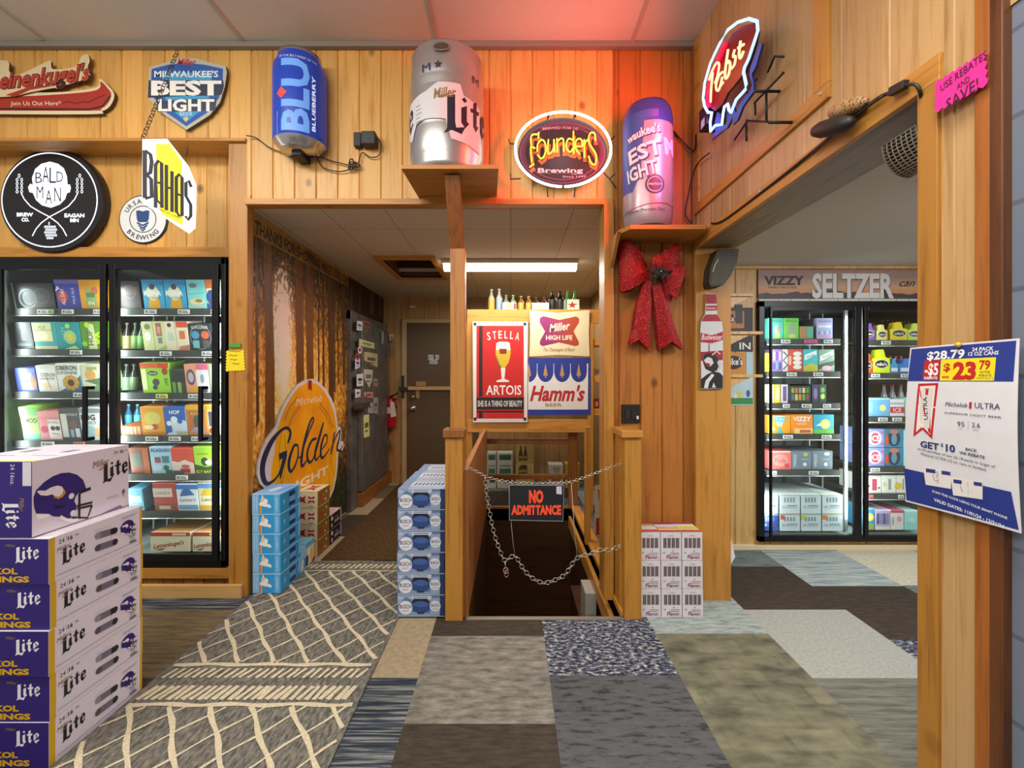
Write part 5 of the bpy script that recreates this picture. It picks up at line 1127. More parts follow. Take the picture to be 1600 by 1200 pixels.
# ================================================================ CASES OF CANS
def case(name, loc, w, d, h, base, fr, rt=(), tp=(), label='', group=None, cat='case', faces=None, bevel=.0025, lf=()):
    m = MB(); m.box(-w/2, w/2, -d/2, d/2, 0, h, base, faces)
    m.draw(plane((-w/2, -d/2, 0), (1, 0, 0), (0, 0, 1)), w, h, fr); m.lay = 0
    m.draw(plane((w/2, -d/2, 0), (0, 1, 0), (0, 0, 1)), d, h, rt); m.lay = 0
    m.draw(plane((-w/2, -d/2, h), (1, 0, 0), (0, 1, 0)), w, d, tp)
    o = m.build(name, loc=(0, 0, 0), bevel=bevel, label=label, cat=cat, group=group); o.location = loc; return o
LAV = '#dcd6e4'; GOLD = '#d3a616'; LW_, LD_, LH_ = .27, .405, .1625
CAN1 = '#6d6a80'
fr = [('lite', .50, .46, .33, '#e9e6f0'), ('t', 'Miller', .50, .86, .07, '#8f7f4c', dict(wm=.26, shear=.3)), ('t', 'SKOL', .40, .30, .125, GOLD, dict(bold=.05, w=.105)), ('t', 'VIKINGS', .40, .12, .125, GOLD, dict(bold=.05, w=.19))]
fr[0] = ('lite', .56, .47, .36, '#e9e6f0')
rt = [('r', .004, .0, .055, 1, GOLD), ('r', .97, 0, .998, 1, GOLD), ('t', '24', .115, .86, .10, '#4a4440', {}), ('r', .158, .80, .161, .92, '#8a8690'), ('t', '16', .195, .865, .10, '#1c1c24', dict(bold=.02)), ('t', 'oz.', .26, .89, .06, '#1c1c24', {}),
      ('lite', .115, .30, .38, '#17171c'), ('t', 'Miller', .135, .70, .10, '#8a6a42', dict(shear=.3, rot=.1)), ('p', [(.09, .58), (.17, .64), (.13, .58)], '#8a6a42'),
      ('l', [(.47, .66), (.66, .62)], .16, CAN1), ('c', .47, .66, .08, '#8c8a98'), ('c', .66, .62, .08, '#1d1c24'), ('r', .61, .555, .645, .70, '#1d1c24'), ('l', [(.47, .36), (.66, .33)], .16, CAN1), ('c', .47, .36, .08, '#5c4a46'), ('c', .66, .33, .08, '#1d1c24'),
      ('l', [(.44, .80), (.60, .80)], .008, '#a8a3b0'), ('l', [(.62, .55), (.62, .41)], .008, '#a8a3b0'), ('h', .725, .45, .32), ('l', [(.74, .88), (.93, .88)], .01, '#8f8a98'), ('l', [(.74, .85), (.90, .85)], .01, '#8f8a98'),
      ('t', 'SCAN', .87, .31, .055, '#4a4654', dict(bold=.02)), ('t', 'FOR', .87, .24, .055, '#8a8694', {}), ('t', 'WIN', .87, .16, .07, '#1c1c24', dict(bold=.03)), ('l', [(.06, .13), (.93, .115)], .012, '#8f8a98')]
base = case('beer_case', (-1.65-LW_/2, 1.6+LD_/2, 0), LW_, LD_, LH_, LAV, fr, rt, [('r', .05, .1, .95, .9, '#e8e4ee')], 'bottom purple and white beer case of the tall stack at the left front', 'purple and white beer cases', faces=dict(front=PURP, left=PURP, back=PURP))
for i, nm in enumerate(('second', 'third', 'fourth', 'top')): dup(base, (-1.65-LW_/2+random.uniform(-.004, .004), 1.6+LD_/2+random.uniform(-.004, .004), (i+1)*(LH_+.0016)), ('second case from the floor in the left front stack of purple and white beer cases', 'middle case of the five upright purple and white beer cases at left front', 'purple and white beer case just below the uppermost upright one at left front', 'uppermost upright purple and white beer case, right under the big helmet case')[i])
zb_ = 5*(LH_+.0016)
fr2 = [('t', '24 | 16oz.', .66, .80, .10, '#cfc8de', dict(rot=-PI/2, w=.07)), ('lite', .22, .52, .42, '#e6e2ef', -PI/2), ('t', 'Miller', .80, .42, .07, '#9c8a4a', dict(rot=-PI/2, shear=.3)), ('r', .78, .68, .99, .99, '#d4cfdc')]
rt2 = [('h', .0, .0, .1)]
case_w, case_h = .163, .27
m = MB(); m.box(-case_w/2, case_w/2, 0, LD_, 0, case_h, LAV, dict(front=PURP, left=LAV))
S = plane((-case_w/2, 0, 0), (1, 0, 0), (0, 0, 1)); m.text(S, '24 16oz.', case_w*.58, case_h*.83, .016, '#cfc8de', w=.075, rot=-PI/2); m.polys(S, LITE, .055, case_h*.46, .062, '#e6e2ef', rot=-PI/2); m.text(S, 'Miller', .128, case_h*.43, .018, '#9c8a4a', w=.05, rot=-PI/2, shear=.3); m.rect(S, .13, case_h*.68, .161, case_h*.995, '#d4cfdc'); m.lay = 0
S = plane((case_w/2, 0, 0), (0, 1, 0), (0, 0, 1))
helmet(m, S, .005, .055, .152)
m.polys(S, LITE, .275, .125, .085, '#17171c'); m.text(S, 'Miller', .268, .215, .03, '#8a6a42', w=.075, shear=.3, rot=.08); m.flat(S, [(.25, .185), (.29, .20), (.27, .186)], '#8a6a42')
m.text(S, '24', .338, .247, .014, '#4a4440'); m.text(S, '16', .368, .247, .014, '#1c1c24', bold=.02); m.text(S, 'oz.', .39, .25, .009, '#1c1c24'); m.flat(S, [(.37, .07), (.385, .08), (.382, .06), (.376, .04)], '#c9a032'); m.disc(S, .376, .068, .007, .008, '#6a4a8c', 10)
m.stroke(S, [(.29, .062), (.355, .062)], .0015, '#9a95a4'); m.stroke(S, [(.295, .055), (.35, .055)], .0015, '#9a95a4'); m.flat(S, [(.27, .002), (.37, .002), (.36, .012)], '#7a68b0'); m.lay = 0
S = plane((-case_w/2, 0, case_h), (1, 0, 0), (0, 1, 0)); m.rect(S, .0, .0, .163, .03, '#e8d98a'); m.rect(S, .03, .12, .13, .125, '#6c6a80'); m.rect(S, .06, .2, .09, .26, '#7a86a8')
big = m.build('beer_case', loc=(0, 0, 0), bevel=.0025, label='white case with a big purple helmet, on its side atop the left stack', cat='case'); big.location = (-1.712-case_w/2, 1.602, zb_+.004)
o = big.copy(); COL.objects.link(o); o.location = (-1.712-case_w*1.5-.003, 1.605, zb_+.004); o['label'] = 'white topped case beside the helmet case, cut off by the left edge of the photo'
# ---- blue cases under the mural
SKY = '#2f9bd6'
fr = [('r', 0, 0, .24, 1, '#7db9e4'), ('r', .78, 0, .96, 1, '#5fb0e2'), ('r', .26, 0, .34, .6, '#c8643a'), ('r', .30, 0, .33, .6, '#e8c25a'), ('p', [(.30, .5), (.36, .98), (.42, .8), (.52, .62), (.54, .5)], '#e8e2d8'), ('l', [(.26, .5), (.45, .42), (.62, .40)], .15, '#eceae8'), ('e', .46, .62, .10, .14, '#f0ece6'), ('e', .38, .72, .07, .12, '#dcc9a8'), ('e', .62, .36, .06, .07, '#f0eeea'),
      ('t', 'LIGHT', .87, .5, .10, '#dceaf4', dict(rot=PI/2, w=.085)), ('l', [(.08, .15), (.08, .85)], .02, '#d4e6f4'), ('l', [(.16, .15), (.16, .85)], .02, '#d4e6f4'), ('r', 0, .96, 1, 1, '#bfe0f4')]
rt = [('p', [(.10, .5), (.16, .54), (.18, .72), (.20, .54), (.27, .5), (.20, .46), (.18, .26), (.16, .46)], '#8fcdf0'), ('r', .42, .62, .72, .86, '#1c2f74'), ('r', .42, .12, .72, .30, '#1c2f74'), ('r', .44, .34, .72, .58, '#6fa8da'), ('p', [(.86, .2), (.98, .3), (.98, .9), (.90, .95)], '#8cc4ea'), ('r', 0, .96, 1, 1, '#bfe0f4')]
tp = [('p', [(.3, .3), (.5, .25), (.6, .4), (.62, .6), (.45, .7)], '#c8d6ea'), ('l', [(.1, .2), (.2, .8)], .08, '#86b6e4'), ('l', [(.75, .2), (.85, .8)], .08, '#5d8fd4')]
ch = .1255; x_ = -1.566; y_ = 3.0
blab = ['lowest light blue case of the stack against the mural', 'second light blue case from the floor beside the mural', 'middle light blue case of the five against the mural', 'fourth light blue case from the floor beside the mural', 'topmost light blue case of the stack against the mural']
b0 = case('beer_case', (x_+.006, y_, .0135), .18, .27, ch, SKY, fr, rt, tp, blab[0], 'light blue cases by the mural', faces=dict(top='#7fb2e6'))
for i in range(1, 5): dup(b0, (x_+.006-.001*i, y_+.002*(i % 2), .0135+i*(ch+.0018)), blab[i])
case('beer_case', (x_-.002, 3.19, .010), .178, .10, .17, '#7fb0d8', [], [('r', .0, .55, 1, 1, '#8cc4e6'), ('p', [(.1, 0), (.5, .1), (.6, .5), (.3, .5)], '#d9dde0'), ('r', .7, .1, .95, .5, '#3d7ac0')], [('r', .1, .1, .9, .9, '#9cc8e0')], 'pale blue case on the floor just behind the light blue stack', None)
case('soft_case', (-1.575, 3.32, .010), .17, .15, .17, '#d9cfae', [('r', 0, .7, 1, 1, '#6fb4d2')], [('r', 0, .78, 1, 1, '#5fa8cc'), ('p', [(.05, 0), (.3, .05), (.35, .4), (.15, .5)], '#1d1c1e'), ('p', [(.6, .1), (.9, .3), (.8, .7), (.55, .55)], '#e0b04a'), ('p', [(.3, .5), (.5, .45), (.5, .75), (.3, .75)], '#efeae0'), ('p', [(.65, 0), (1, 0), (1, .22)], '#26303c')], [('r', 0, 0, 1, 1, '#6fb4d2')], 'small blue lidded carton on the floor between the blue and cream stacks')
CRE, MBR = '#d9cfa8', '#7a5a1c'; HLR = '#a02a22'
def bow(cx, cy, s, c_): return ('p', [(cx-s, cy-s*1.6), (cx-s*.2, cy-s*.9), (cx+s*.2, cy-s*.9), (cx+s, cy-s*1.6), (cx+s*.7, cy), (cx+s, cy+s*1.6), (cx+s*.2, cy+s*.9), (cx-s*.2, cy+s*.9), (cx-s, cy+s*1.6), (cx-s*.7, cy)], c_)
fr = [bow(.30, .5, .16, HLR), bow(.72, .5, .16, HLR), ('r', .6, .46, .84, .54, '#e8dcc4'), ('l', [(.6, .9), (.85, .9)], .02, '#8a7c58'), ('r', .62, .04, .82, .12, '#8a9a7c'), ('r', 0, .97, 1, 1, '#b8ab80')]
rt = [('r', .2, .3, .26, .5, HLR), bow(.25, .6, .10, '#a0301e'), ('e', .7, .7, .06, .08, '#cdb987'), ('e', .62, .25, .06, .08, '#cdb987'), ('r', .45, .55, .55, .62, '#a8842c'), ('r', 0, .975, 1, 1, '#5a4012')]
tp = [bow(.5, .5, .22, HLR), ('r', .36, .47, .64, .53, '#e8dcc4')]
c0 = case('beer_case', (-1.578, 3.575, .001), .17, .235, ch, CRE, fr, rt, tp, 'lowest cream and brown case of the stack behind the blue ones', 'cream and brown cases by the mural', faces=dict(right=MBR, back=MBR))
for i, nm in enumerate(('second cream and brown case from the floor behind the blue stack', 'third cream and brown case from the floor behind the blue stack', 'topmost cream and brown case with a red bow tie print on its lid')): dup(c0, (-1.578, 3.575+.003*i, .001+(i+1)*(ch+.0018)), nm)
rt = [('r', .06, .6, .22, .85, '#c9c4cc'), ('r', .06, .15, .18, .4, '#b0aab4'), ('r', .35, .3, .8, .5, '#8a8790'), ('r', .9, .1, .98, .95, '#b8b6b4'), ('r', .40, .6, .7, .7, '#6a6870')]
d0 = case('beer_case', (-1.578, 3.83, .001), .17, .24, .121, '#1e1a22', [('r', .4, .3, .8, .7, '#5a5560')], rt, [('r', 0, 0, 1, 1, '#bfb2b8')], 'lower black case on the floor behind the cream stack', 'black cases by the mural')
dup(d0, (-1.578, 3.83, .1236), 'upper black case with a pale lid behind the cream stack')
# ---- blue and silver stack by the newel post
NV = '#35507e'
fr = [('r', 0, 0, 1, 1, '#5b759c'), ('p', [(0, .55), (.1, .75), (.18, .95), (.28, .8), (.34, 1), (0, 1)], '#93a7c4'), ('p', [(0, 0), (1, 0), (1, .25), (.6, .15), (.3, .22), (0, .1)], '#7f93b2'), ('r', .30, .80, .72, .99, '#b9c4d4'), ('p', [(.30, .62), (.34, .85), (.64, .85), (.68, .62)], '#141c2c'), ('e', .49, .45, .20, .30, '#25427c'), ('e', .49, .58, .16, .14, '#3a5a94'), ('r', .42, .12, .56, .2, '#1c2740'),
      ('c', .17, .42, .33, '#d9dbe4'), ('t', 'BUSCH', .17, .48, .19, '#1d2c52', dict(wm=.25, bold=.02)), ('t', 'LIGHT', .17, .27, .09, '#1d2c52', {}), ('p', [(.70, .15), (.70, .88), (.90, .88), (.90, .15), (.85, .08), (.75, .08)], '#8d9cb8'), ('r', .90, 0, 1, 1, '#1e3157'), ('c', .80, .5, .26, '#ccd2de'), ('t', 'BUSCH', .80, .54, .16, '#1d2c52', dict(wm=.17, bold=.02)), ('t', 'LIGHT', .80, .36, .07, '#1d2c52', {}),
      ('t', '24', .05, .90, .12, '#e4e7ee', {}), ('l', [(.34, .93), (.64, .93)], .03, '#5a6a88'), ('r', 0, .0, 1, .03, '#aab6c8')]
tp = [('r', 0, 0, 1, 1, '#9fb0c6'), ('r', .2, .3, .95, .7, '#c6cfdc')]+[('p', [(.26+i*.085, .38), (.30+i*.085, .38), (.33+i*.085, .62), (.29+i*.085, .62)], '#1f2f55') for i in range(8)]+[('r', 0, .0, .2, 1, '#7d93b4')]
bw, bd, bh = .272, .24, .1202; bx = XY(658, 2.59)
blb = ['bottom', 'second', 'third', 'fourth', 'fifth', 'top']
q0 = case('beer_case', (bx, 2.59+bd/2, .0125), bw, bd, bh, '#4e6a96', fr, [('r', .1, .1, .9, .9, '#33507f')], tp, 'bottom navy and silver case of the stack beside the newel post', 'navy and silver cases by the newel post')
xs_ = -1.0
for r in range(3):
    for i in range(6):
        if r == 0 and i == 0: continue
        lab = {0: 'navy and silver case by the newel post, %s of the front stack' % ('', 'second from the floor', 'third from the floor', 'third from the top', 'second from the top', 'topmost')[i]}.get(r)
        if r and i < 5:  lab = 'navy and silver case hidden behind the front stack by the newel post'
        if r and i == 5: lab = ('top navy and silver case of the second row, lid showing behind the front one', 'top case of the rearmost row of navy and silver cases by the newel post')[r-1]
        dup(q0, (bx+random.uniform(-.003, .003)+r*.006, 2.59+bd/2+r*(bd+.004), .0125+i*(bh+.0028)), lab)
# ---- white flavour packs
fw, fh, fd = .118, .163, .175
fr = [('r', 0, 0, 1, 1, '#d2cdd0'), ('r', .10, .42, .94, .80, '#b9b0b4')]+[('r', .13+i*.205, .44, .27+i*.205, .79, '#4a3c42') for i in range(4)]+[('r', .17+i*.205, .44, .22+i*.205, .79, '#7a6a70') for i in range(4)]+[('t', 'variety', .5, .88, .05, '#8a7440', dict(wm=.5)), ('t', 'Flavor.', .60, .12, .13, '#8a2c5c', dict(wm=.66, bold=.02)), ('l', [(.45, .26), (.9, .26)], .02, '#8a7c84'), ('l', [(.35, .20), (.9, .20)], .02, '#8a7c84'), ('e', .16, .27, .05, .035, '#a89ca2'), ('e', .6, .34, .03, .02, '#6a5c64')]
fl0 = None
tops = [[('r', 0, 0, 1, .25, '#b8493c'), ('r', 0, .25, 1, .6, '#c9c2c0'), ('r', .2, .6, 1, .8, '#b8a03c'), ('r', 0, .8, 1, 1, '#9c3c58')], [('r', 0, 0, 1, .2, '#a83a3a'), ('r', 0, .3, 1, .5, '#c89a3c'), ('r', 0, .5, 1, .75, '#c7bfc0'), ('r', 0, .78, 1, 1, '#8a3450')], [('r', 0, 0, 1, .22, '#b0443c'), ('r', 0, .3, 1, .6, '#c2b440'), ('r', 0, .8, 1, 1, '#9a3a56')]]
for c in range(3):
    base = case('seltzer_pack', (XY(1017+c*33, 2.6), 2.605+fd/2, .001), fw, fd, fh, '#cbc4c8', fr, [('r', .1, .1, .9, .9, '#bdb2b8')], tops[c], 'white and plum pack on the floor beside the newel, %s of the bottom row' % ('left', 'middle', 'right')[c], 'white and plum packs on the floor')
    for r in range(1, 3): dup(base, (XY(1017+c*33, 2.6)-.002*r, 2.605+fd/2, .001+r*(fh+.002)), 'white and plum pack beside the far newel, %s of the %s row' % (('left', 'middle', 'right')[c], ('', 'middle', 'top')[r]))
# ================================================================ ABOVE AND BEHIND THE STAIRS
Yb = 4.62
root = thing('plank_shelf_frame', 'pine shelf frame spanning over the stairs with three beer signs hung on it', 'shelf', (.23, 4.7, ZY(675, Yb)))
m = MB(); m.box(XY(730, Yb), XY(940, Yb), Yb-.02, Yb+.02, ZY(505, Yb), ZY(484, Yb), TRIMH); m.build('top_board', root, bevel=.003)
m = MB(); m.box(XY(730, Yb), XY(940, Yb), Yb+.02, Yb+.34, ZY(487, Yb), ZY(484, Yb), TRIMH); m.build('shelf_board', root)
m = MB(); m.box(XY(731, Yb), XY(918, Yb), Yb-.03, Yb+.01, ZY(675, Yb), ZY(655, Yb), TRIMH); m.build('bottom_board', root, bevel=.003)
m = MB(); m.box(XY(729, Yb), XY(738, Yb), Yb-.02, Yb+.05, ZY(742, Yb), ZY(505, Yb), TRIMW); m.build('upright', root, bevel=.003)
m = MB(); m.box(XY(918, Yb), XY(926, Yb), Yb-.04, Yb+.05, 0, ZY(505, Yb), TRIMW); m.build('upright', root, bevel=.003)
for y in (533, 590, 642):
    m = MB(); m.box(XY(924, Yb), 1.05, Yb-.02, Yb+.3, ZY(y+7, Yb), ZY(y-3, Yb), TRIMH); m.build('side_shelf', root, bevel=.003)
case('carton', (XY(932, 4.75), 4.75, ZY(587, Yb)+.002), .10, .1, .09, '#c9bfae', [('r', .2, .2, .8, .7, '#8f877a')], label='small pale crumpled packet on the side shelf right of the beer signs', cat='box')
case('carton', (XY(932, 4.75), 4.75, ZY(639, Yb)+.002), .06, .1, .10, '#a82a22', [('r', .1, .2, .6, .7, '#c8b8a8')], label='red packet on the lowest side shelf by the amber boards', cat='box')
gz = tracer(.2, 680, 440, IDP(Yb-.05)); S = front(0, Yb-.045); Sf = front(0, Yb-.0485)
# red beer glass sign
m = MB(); m.slab(gz([(292,312),(722,312),(720,1098),(296,1100)]), S, 0, .004, '#d9d3d2', '#8a8480'); m.flat(Sf, gz([(318,322),(700,322),(700,1080),(318,1080)]), '#d2cccb'); 
for a, b in ((300, 320), (690, 320), (300, 1062), (690, 1062)): m.flat(Sf, gz([(a, b), (a+22, b), (a+22, b+24), (a, b+24)]), '#191414')
m.flat(Sf, gz([(305,370),(345,335),(680,335),(706,370),(706,1045),(680,1076),(345,1076),(305,1045)]), '#d9d3d2'); m.flat(Sf, gz([(322,345),(692,345),(694,1070),(322,1070)]), '#b8191a')
m.flat(Sf, gz([(342,345),(370,345),(370,1070),(342,1070)]), '#2a1010'); m.flat(Sf, gz([(322,900),(694,900),(694,1022),(322,1022)]), '#b8191a'); m.flat(Sf, gz([(322,905),(694,905),(694,1000),(322,1000)]), '#1a1112'); m.flat(Sf, gz([(322,1010),(694,1010),(694,1022),(322,1022)]), '#1a1112'); m.flat(Sf, gz([(370,1026),(694,1026),(694,1070),(370,1070)]), '#c01c1c')
for i, ch in enumerate('STELLA'): x = 418+i*45; m.text(Sf, ch, *gz([(x, 420+.0011*(x-530)**2*.9-8)])[0], .082, '#e6dfdb', w=.036 if ch != 'L' else .03, rot=-(x-530)*.0012, bold=.01)
tx(m, Sf, gz, 'ARTOIS', 535, 845, 76, '#e6dfdb', 275, bold=.015); tx(m, Sf, gz, 'SHE IS A THING OF BEAUTY', 506, 952, 46, '#c9c6c6', 350, bold=.03)
m.flat(Sf, gz([(478,480),(582,480),(590,560),(575,630),(545,675),(515,675),(485,630),(472,560)]), '#c2a22c'); m.flat(Sf, gz([(478,480),(500,470),(560,470),(582,480),(588,535),(474,535)]), '#e4dccf'); m.flat(Sf, gz([(500,525),(560,525),(556,565),(505,565)]), '#7a2a22'); m.flat(Sf, gz([(480,575),(500,640),(520,670),(505,670),(485,630)]), '#6c6418')
m.flat(Sf, gz([(512,675),(548,675),(545,720),(540,760),(580,775),(575,785),(480,785),(475,775),(520,760),(516,720)]), '#d8d2cf')
m.build('tin_sign', label='red tin sign with a stemmed beer glass, reading SHE IS A THING OF BEAUTY', cat='sign')
m = MB(); S3 = front(0, Yb-.052); S3f = front(0, Yb-.0565)
m.slab(gz([(738,225),(960,245),(1205,222),(1200,400),(1205,585),(960,572),(736,585),(742,400)]), S3, 0, .004, '#cfc2a0', '#8a7c60'); HL, nt, b = newmat('purple_to_rust_print'); sp = N(nt, 'ShaderNodeSeparateXYZ'); nt.links.new(coords(nt), sp.inputs[0])
nt.links.new(ramp(nt, mathn(nt, 'ADD', mathn(nt, 'MULTIPLY', sp.outputs['X'], 1.6), .5), ((.3, '#7a1f5c'), (.7, '#9a3a22'))), b.inputs['Base Color'])
m.flat(S3f, gz([(818,285),(845,270),(970,300),(1100,272),(1124,290),(1122,320),(1080,390),(1120,470),(1120,495),(1095,505),(965,475),(840,505),(816,490),(818,465),(858,390),(816,320)]), HL)
tx(m, S3f, gz, 'Miller', 970, 352, 62, '#d9cdbc', 165, shear=.35, bold=.02, rot=.14); tx(m, S3f, gz, 'HIGH LIFE', 968, 437, 36, '#ddd2c0', 205, bold=.02); tx(m, S3f, gz, 'The Champagne of Beers', 968, 530, 30, '#8a5a4c', 245, shear=.4); tx(m, S3f, gz, 'EST 1903', 970, 270, 14, '#a8987c', 90)
m.build('tin_sign', label='cream tin sign with a purple and rust bow tie shape', cat='sign')
m = MB(); m.slab(gz([(726,596),(1215,596),(1215,1040),(726,1045)]), front(0, Yb-.040), 0, .004, '#22348c', '#1a2460'); Sf2 = front(0, Yb-.044)
m.flat(Sf2, gz([(726,640),(1196,640),(1194,1000),(726,1000)]), '#d8d6d8')
for i in range(4):
    cx = 737+i*130-5; xs0 = max(726, cx-63)
    m.flat(Sf2, gz([(xs0,615)]+[(cx+63*math.sin(t)*-1, 700+85*math.cos(t)) for t in [PI/2*k/8 for k in range(8, -1, -1)] if cx-63*math.sin(t) >= 726]+[(cx+63*math.sin(t), 700+85*math.cos(t)) for t in [PI/2*k/8 for k in range(1, 9)]]+[(cx+63, 615)]), '#22348c')
    m.flat(Sf2, gz([(max(726, cx-18),735),(cx,640),(cx+18,735)]), '#b08a4a'); m.flat(Sf2, gz([(max(726, cx-4),735),(cx+5,735),(cx+5,752),(max(726, cx-4),752)]), '#b08a4a')
tx(m, Sf2, gz, "Hamm's", 955, 870, 118, '#b02228', 430, shear=.3, bold=.03, rot=.0); tx(m, Sf2, gz, 'BEER', 925, 962, 26, '#a8884c', 130, bold=.01)
m.build('tin_sign', label='blue and white tin sign with scalloped blue top and red script, below the cream sign', cat='sign')
# bottles along the top
def bottle(x, y, z, h, r, c_, cap, lab=None, parent=None, name='beer_bottle', band=None):
    m = MB(); g_ = bottleglass(c_)
    pr = [(0, 0), (r*.92, .002), (r, .008), (r, h*.52), (r*.95, h*.58), (r*.5, h*.72), (r*.38, h*.80), (r*.36, h*.93), (r*.44, h*.94), (r*.44, h*.955)]
    ms = [g_]*9
    if band: ms[2] = col(band)
    m.lathe(pr, (x, y, z), g_, 14, mats=ms); m.lathe([(r*.47, h*.94), (r*.48, h*.985), (r*.4, h), (0, h)], (x, y, z), col(cap, .4), 12)
    if parent: return m.build('bottle', parent)
    return m.build(name, label=lab, cat='bottle')
zt_ = ZY(484, Yb)+.002; k_ = Yb/F
bottle(XY(768, 4.7), 4.70, zt_, .225, .034, '#d8d2b8', '#e6e6ea', 'clear bottle at the left end of the row on top of the shelf frame', band='#c9a24c'); bottle(XY(780, 4.7), 4.70, zt_, .228, .034, '#cfd6d6', '#eceef2', 'clear bottle with a pale cap, second from the left on the shelf frame', band='#8fa8c4')
def carrier(px0, px1, c_, h, gl, caps, lab, bh_=.2, mark=None):
    x0, x1 = XY(px0, 4.7), XY(px1, 4.7); root = thing('bottle_carrier', lab, 'six-pack', ((x0+x1)/2, 4.70, zt_), 'bottle carriers on the shelf frame')
    m = MB(); m.box(x0, x1, 4.64, 4.76, zt_, zt_+h, c_)
    if mark: m.draw(plane((x0, 4.64, zt_), (1, 0, 0), (0, 0, 1)), x1-x0, h, mark)
    m.build('carton', root, bevel=.002)
    n = 2
    for i in range(n): bottle(x0+(x1-x0)*(i+.5)/n, 4.71, zt_, bh_, .030, gl, caps, parent=root)
carrier(785, 807, '#c9c8b4', .075, '#8faa84', '#b9c4a8', 'white carrier of green tinted bottles beside the clear pair', .165, [('e', .5, .5, .2, .3, '#8a9a70'), ('r', .8, .1, .98, .9, '#b83a2c')])
for i, x in enumerate((814, 826)): bottle(XY(x, 4.7), 4.70, zt_, .15, .032, '#a8702c', '#d8b86a', ('amber bottle with gold cap, left of the pair in the middle of the row', 'amber bottle with gold cap, right of the pair in the middle of the row')[i], band='#c4a04a')
carrier(831, 857, '#d2cabc', .075, '#4a2a1c', '#7a3a30', 'white carrier with two brown necked bottles on the shelf frame', .14, [('r', .2, .3, .8, .6, '#a8a098')])
for i, x in enumerate((863, 875)): bottle(XY(x, 4.7), 4.70, zt_, .21, .036, '#1a1410', '#4a3a34', ('dark brown bottle left of the dark pair on the shelf frame', 'dark brown bottle right of the dark pair, next to the green carrier')[i], band='#26231f')
carrier(882, 904, '#d4d8c4', .11, '#3c8a34', '#58b848', 'white carrier with a red star and green bottles at the right end of the row', .205, [('p', [(.5, .85), (.58, .58), (.85, .55), (.63, .4), (.7, .12), (.5, .3), (.3, .12), (.37, .4), (.15, .55), (.42, .58)], '#a8201c'), ('r', 0, 0, .14, 1, '#4a8a3c')])
# boxes on the floor behind the stairs
def backbox(px0, py0, px1, py1, Y, c_, dec, lab, d=.18, hh=None):
    x0, x1 = XY(px0, Y), XY(px1, Y); z1 = ZY(py0, Y); case('carton', ((x0+x1)/2, Y+d/2, .001), x1-x0, d, z1, c_, dec, label=lab, cat='box')
grn = [('r', .15, .80, .9, .95, '#2f6a4c'), ('r', .15, .60, .9, .66, '#7a9a8a'), ('r', .15, .42, .9, .56, '#3a7458'), ('r', 0, .34, 1, .355, '#a8a69a'), ('r', .3, .16, .9, .26, '#4a4f48'), ('r', .0, .68, 1, .69, '#b5b3a8')]
backbox(761, 708, 775, 765, 5.6, '#c3c2b6', grn, 'white and green carton at the far left behind the stair rail'); backbox(776.5, 708, 801, 765, 5.6, '#c9c8bc', grn, 'white carton with green blocks, beside the yellow bottle case behind the stairs')
btl = [('r', .12, .66, .62, .80, '#d9c987'), ('p', [(.15, .62), (.15, .75), (.24, .88), (.24, .94), (.32, .94), (.32, .88), (.38, .75), (.38, .62)], '#6a4422'), ('p', [(.42, .62), (.42, .75), (.5, .88), (.5, .94), (.58, .94), (.58, .88), (.64, .75), (.64, .62)], '#6a4422'), ('r', .17, .66, .62, .72, '#b39a5c'),
       ('p', [(.15, .32), (.15, .45), (.3, .52), (.62, .52), (.64, .45), (.64, .32)], '#5a3a20'), ('r', .17, .35, .62, .42, '#a88c54'), ('r', 0, .58, 1, .59, '#a89a5c'), ('e', .82, .75, .12, .06, '#c9b560'), ('e', .82, .42, .12, .06, '#c9b560')]
backbox(806, 693, 834, 770, 5.6, '#ccbb74', btl, 'yellow carton printed with brown bottles behind the stair rail')
backbox(857, 726, 880, 770, 5.6, '#cbc5b6', [('r', .3, .7, .8, .9, '#a89a84'), ('e', .6, .6, .15, .1, '#b9a88c'), ('r', .2, .3, .8, .4, '#a84a3c')], 'white carton near the right post behind the stairs'); backbox(883, 725, 906, 770, 5.62, '#c49f34', [('r', .1, .5, .9, .54, '#8f6f1c')], 'mustard yellow carton at the right behind the stairs')
# poster and cartons on the right side of the stairs
m = MB(); S = front(0, 3.9); gz2 = tracer(.2834, 680, 640, IDP(3.9)); m.slab(gz2([(880,420),(922,415),(920,690),(880,700)]), S, 0, .004, '#c9c4b0'); Sf = front(0, 3.8955); m.flat(Sf, gz2([(885,600),(920,590),(920,690),(885,690)]), '#a8282a'); m.flat(Sf, gz2([(895,440),(915,435),(915,510),(900,500)]), '#b83a34')
m.build('paper_poster', label='white and red poster hanging at the right side of the stairs', cat='poster')
x0, x1, y0, y1 = HOLE
case('carton', (.58, 3.35, -.42), .08, .22, .25, '#a8a59c', [('r', .1, .1, .9, .4, '#8a8780')], label='grey white carton down in the stairwell at the right', cat='box')
m = MB(); m.box(.52, .64, 3.1, 3.9, -.46, -.42, PITW); m.build('stairwell_shelf', label='narrow dark board shelf on the right side of the stairwell', cat='shelf')
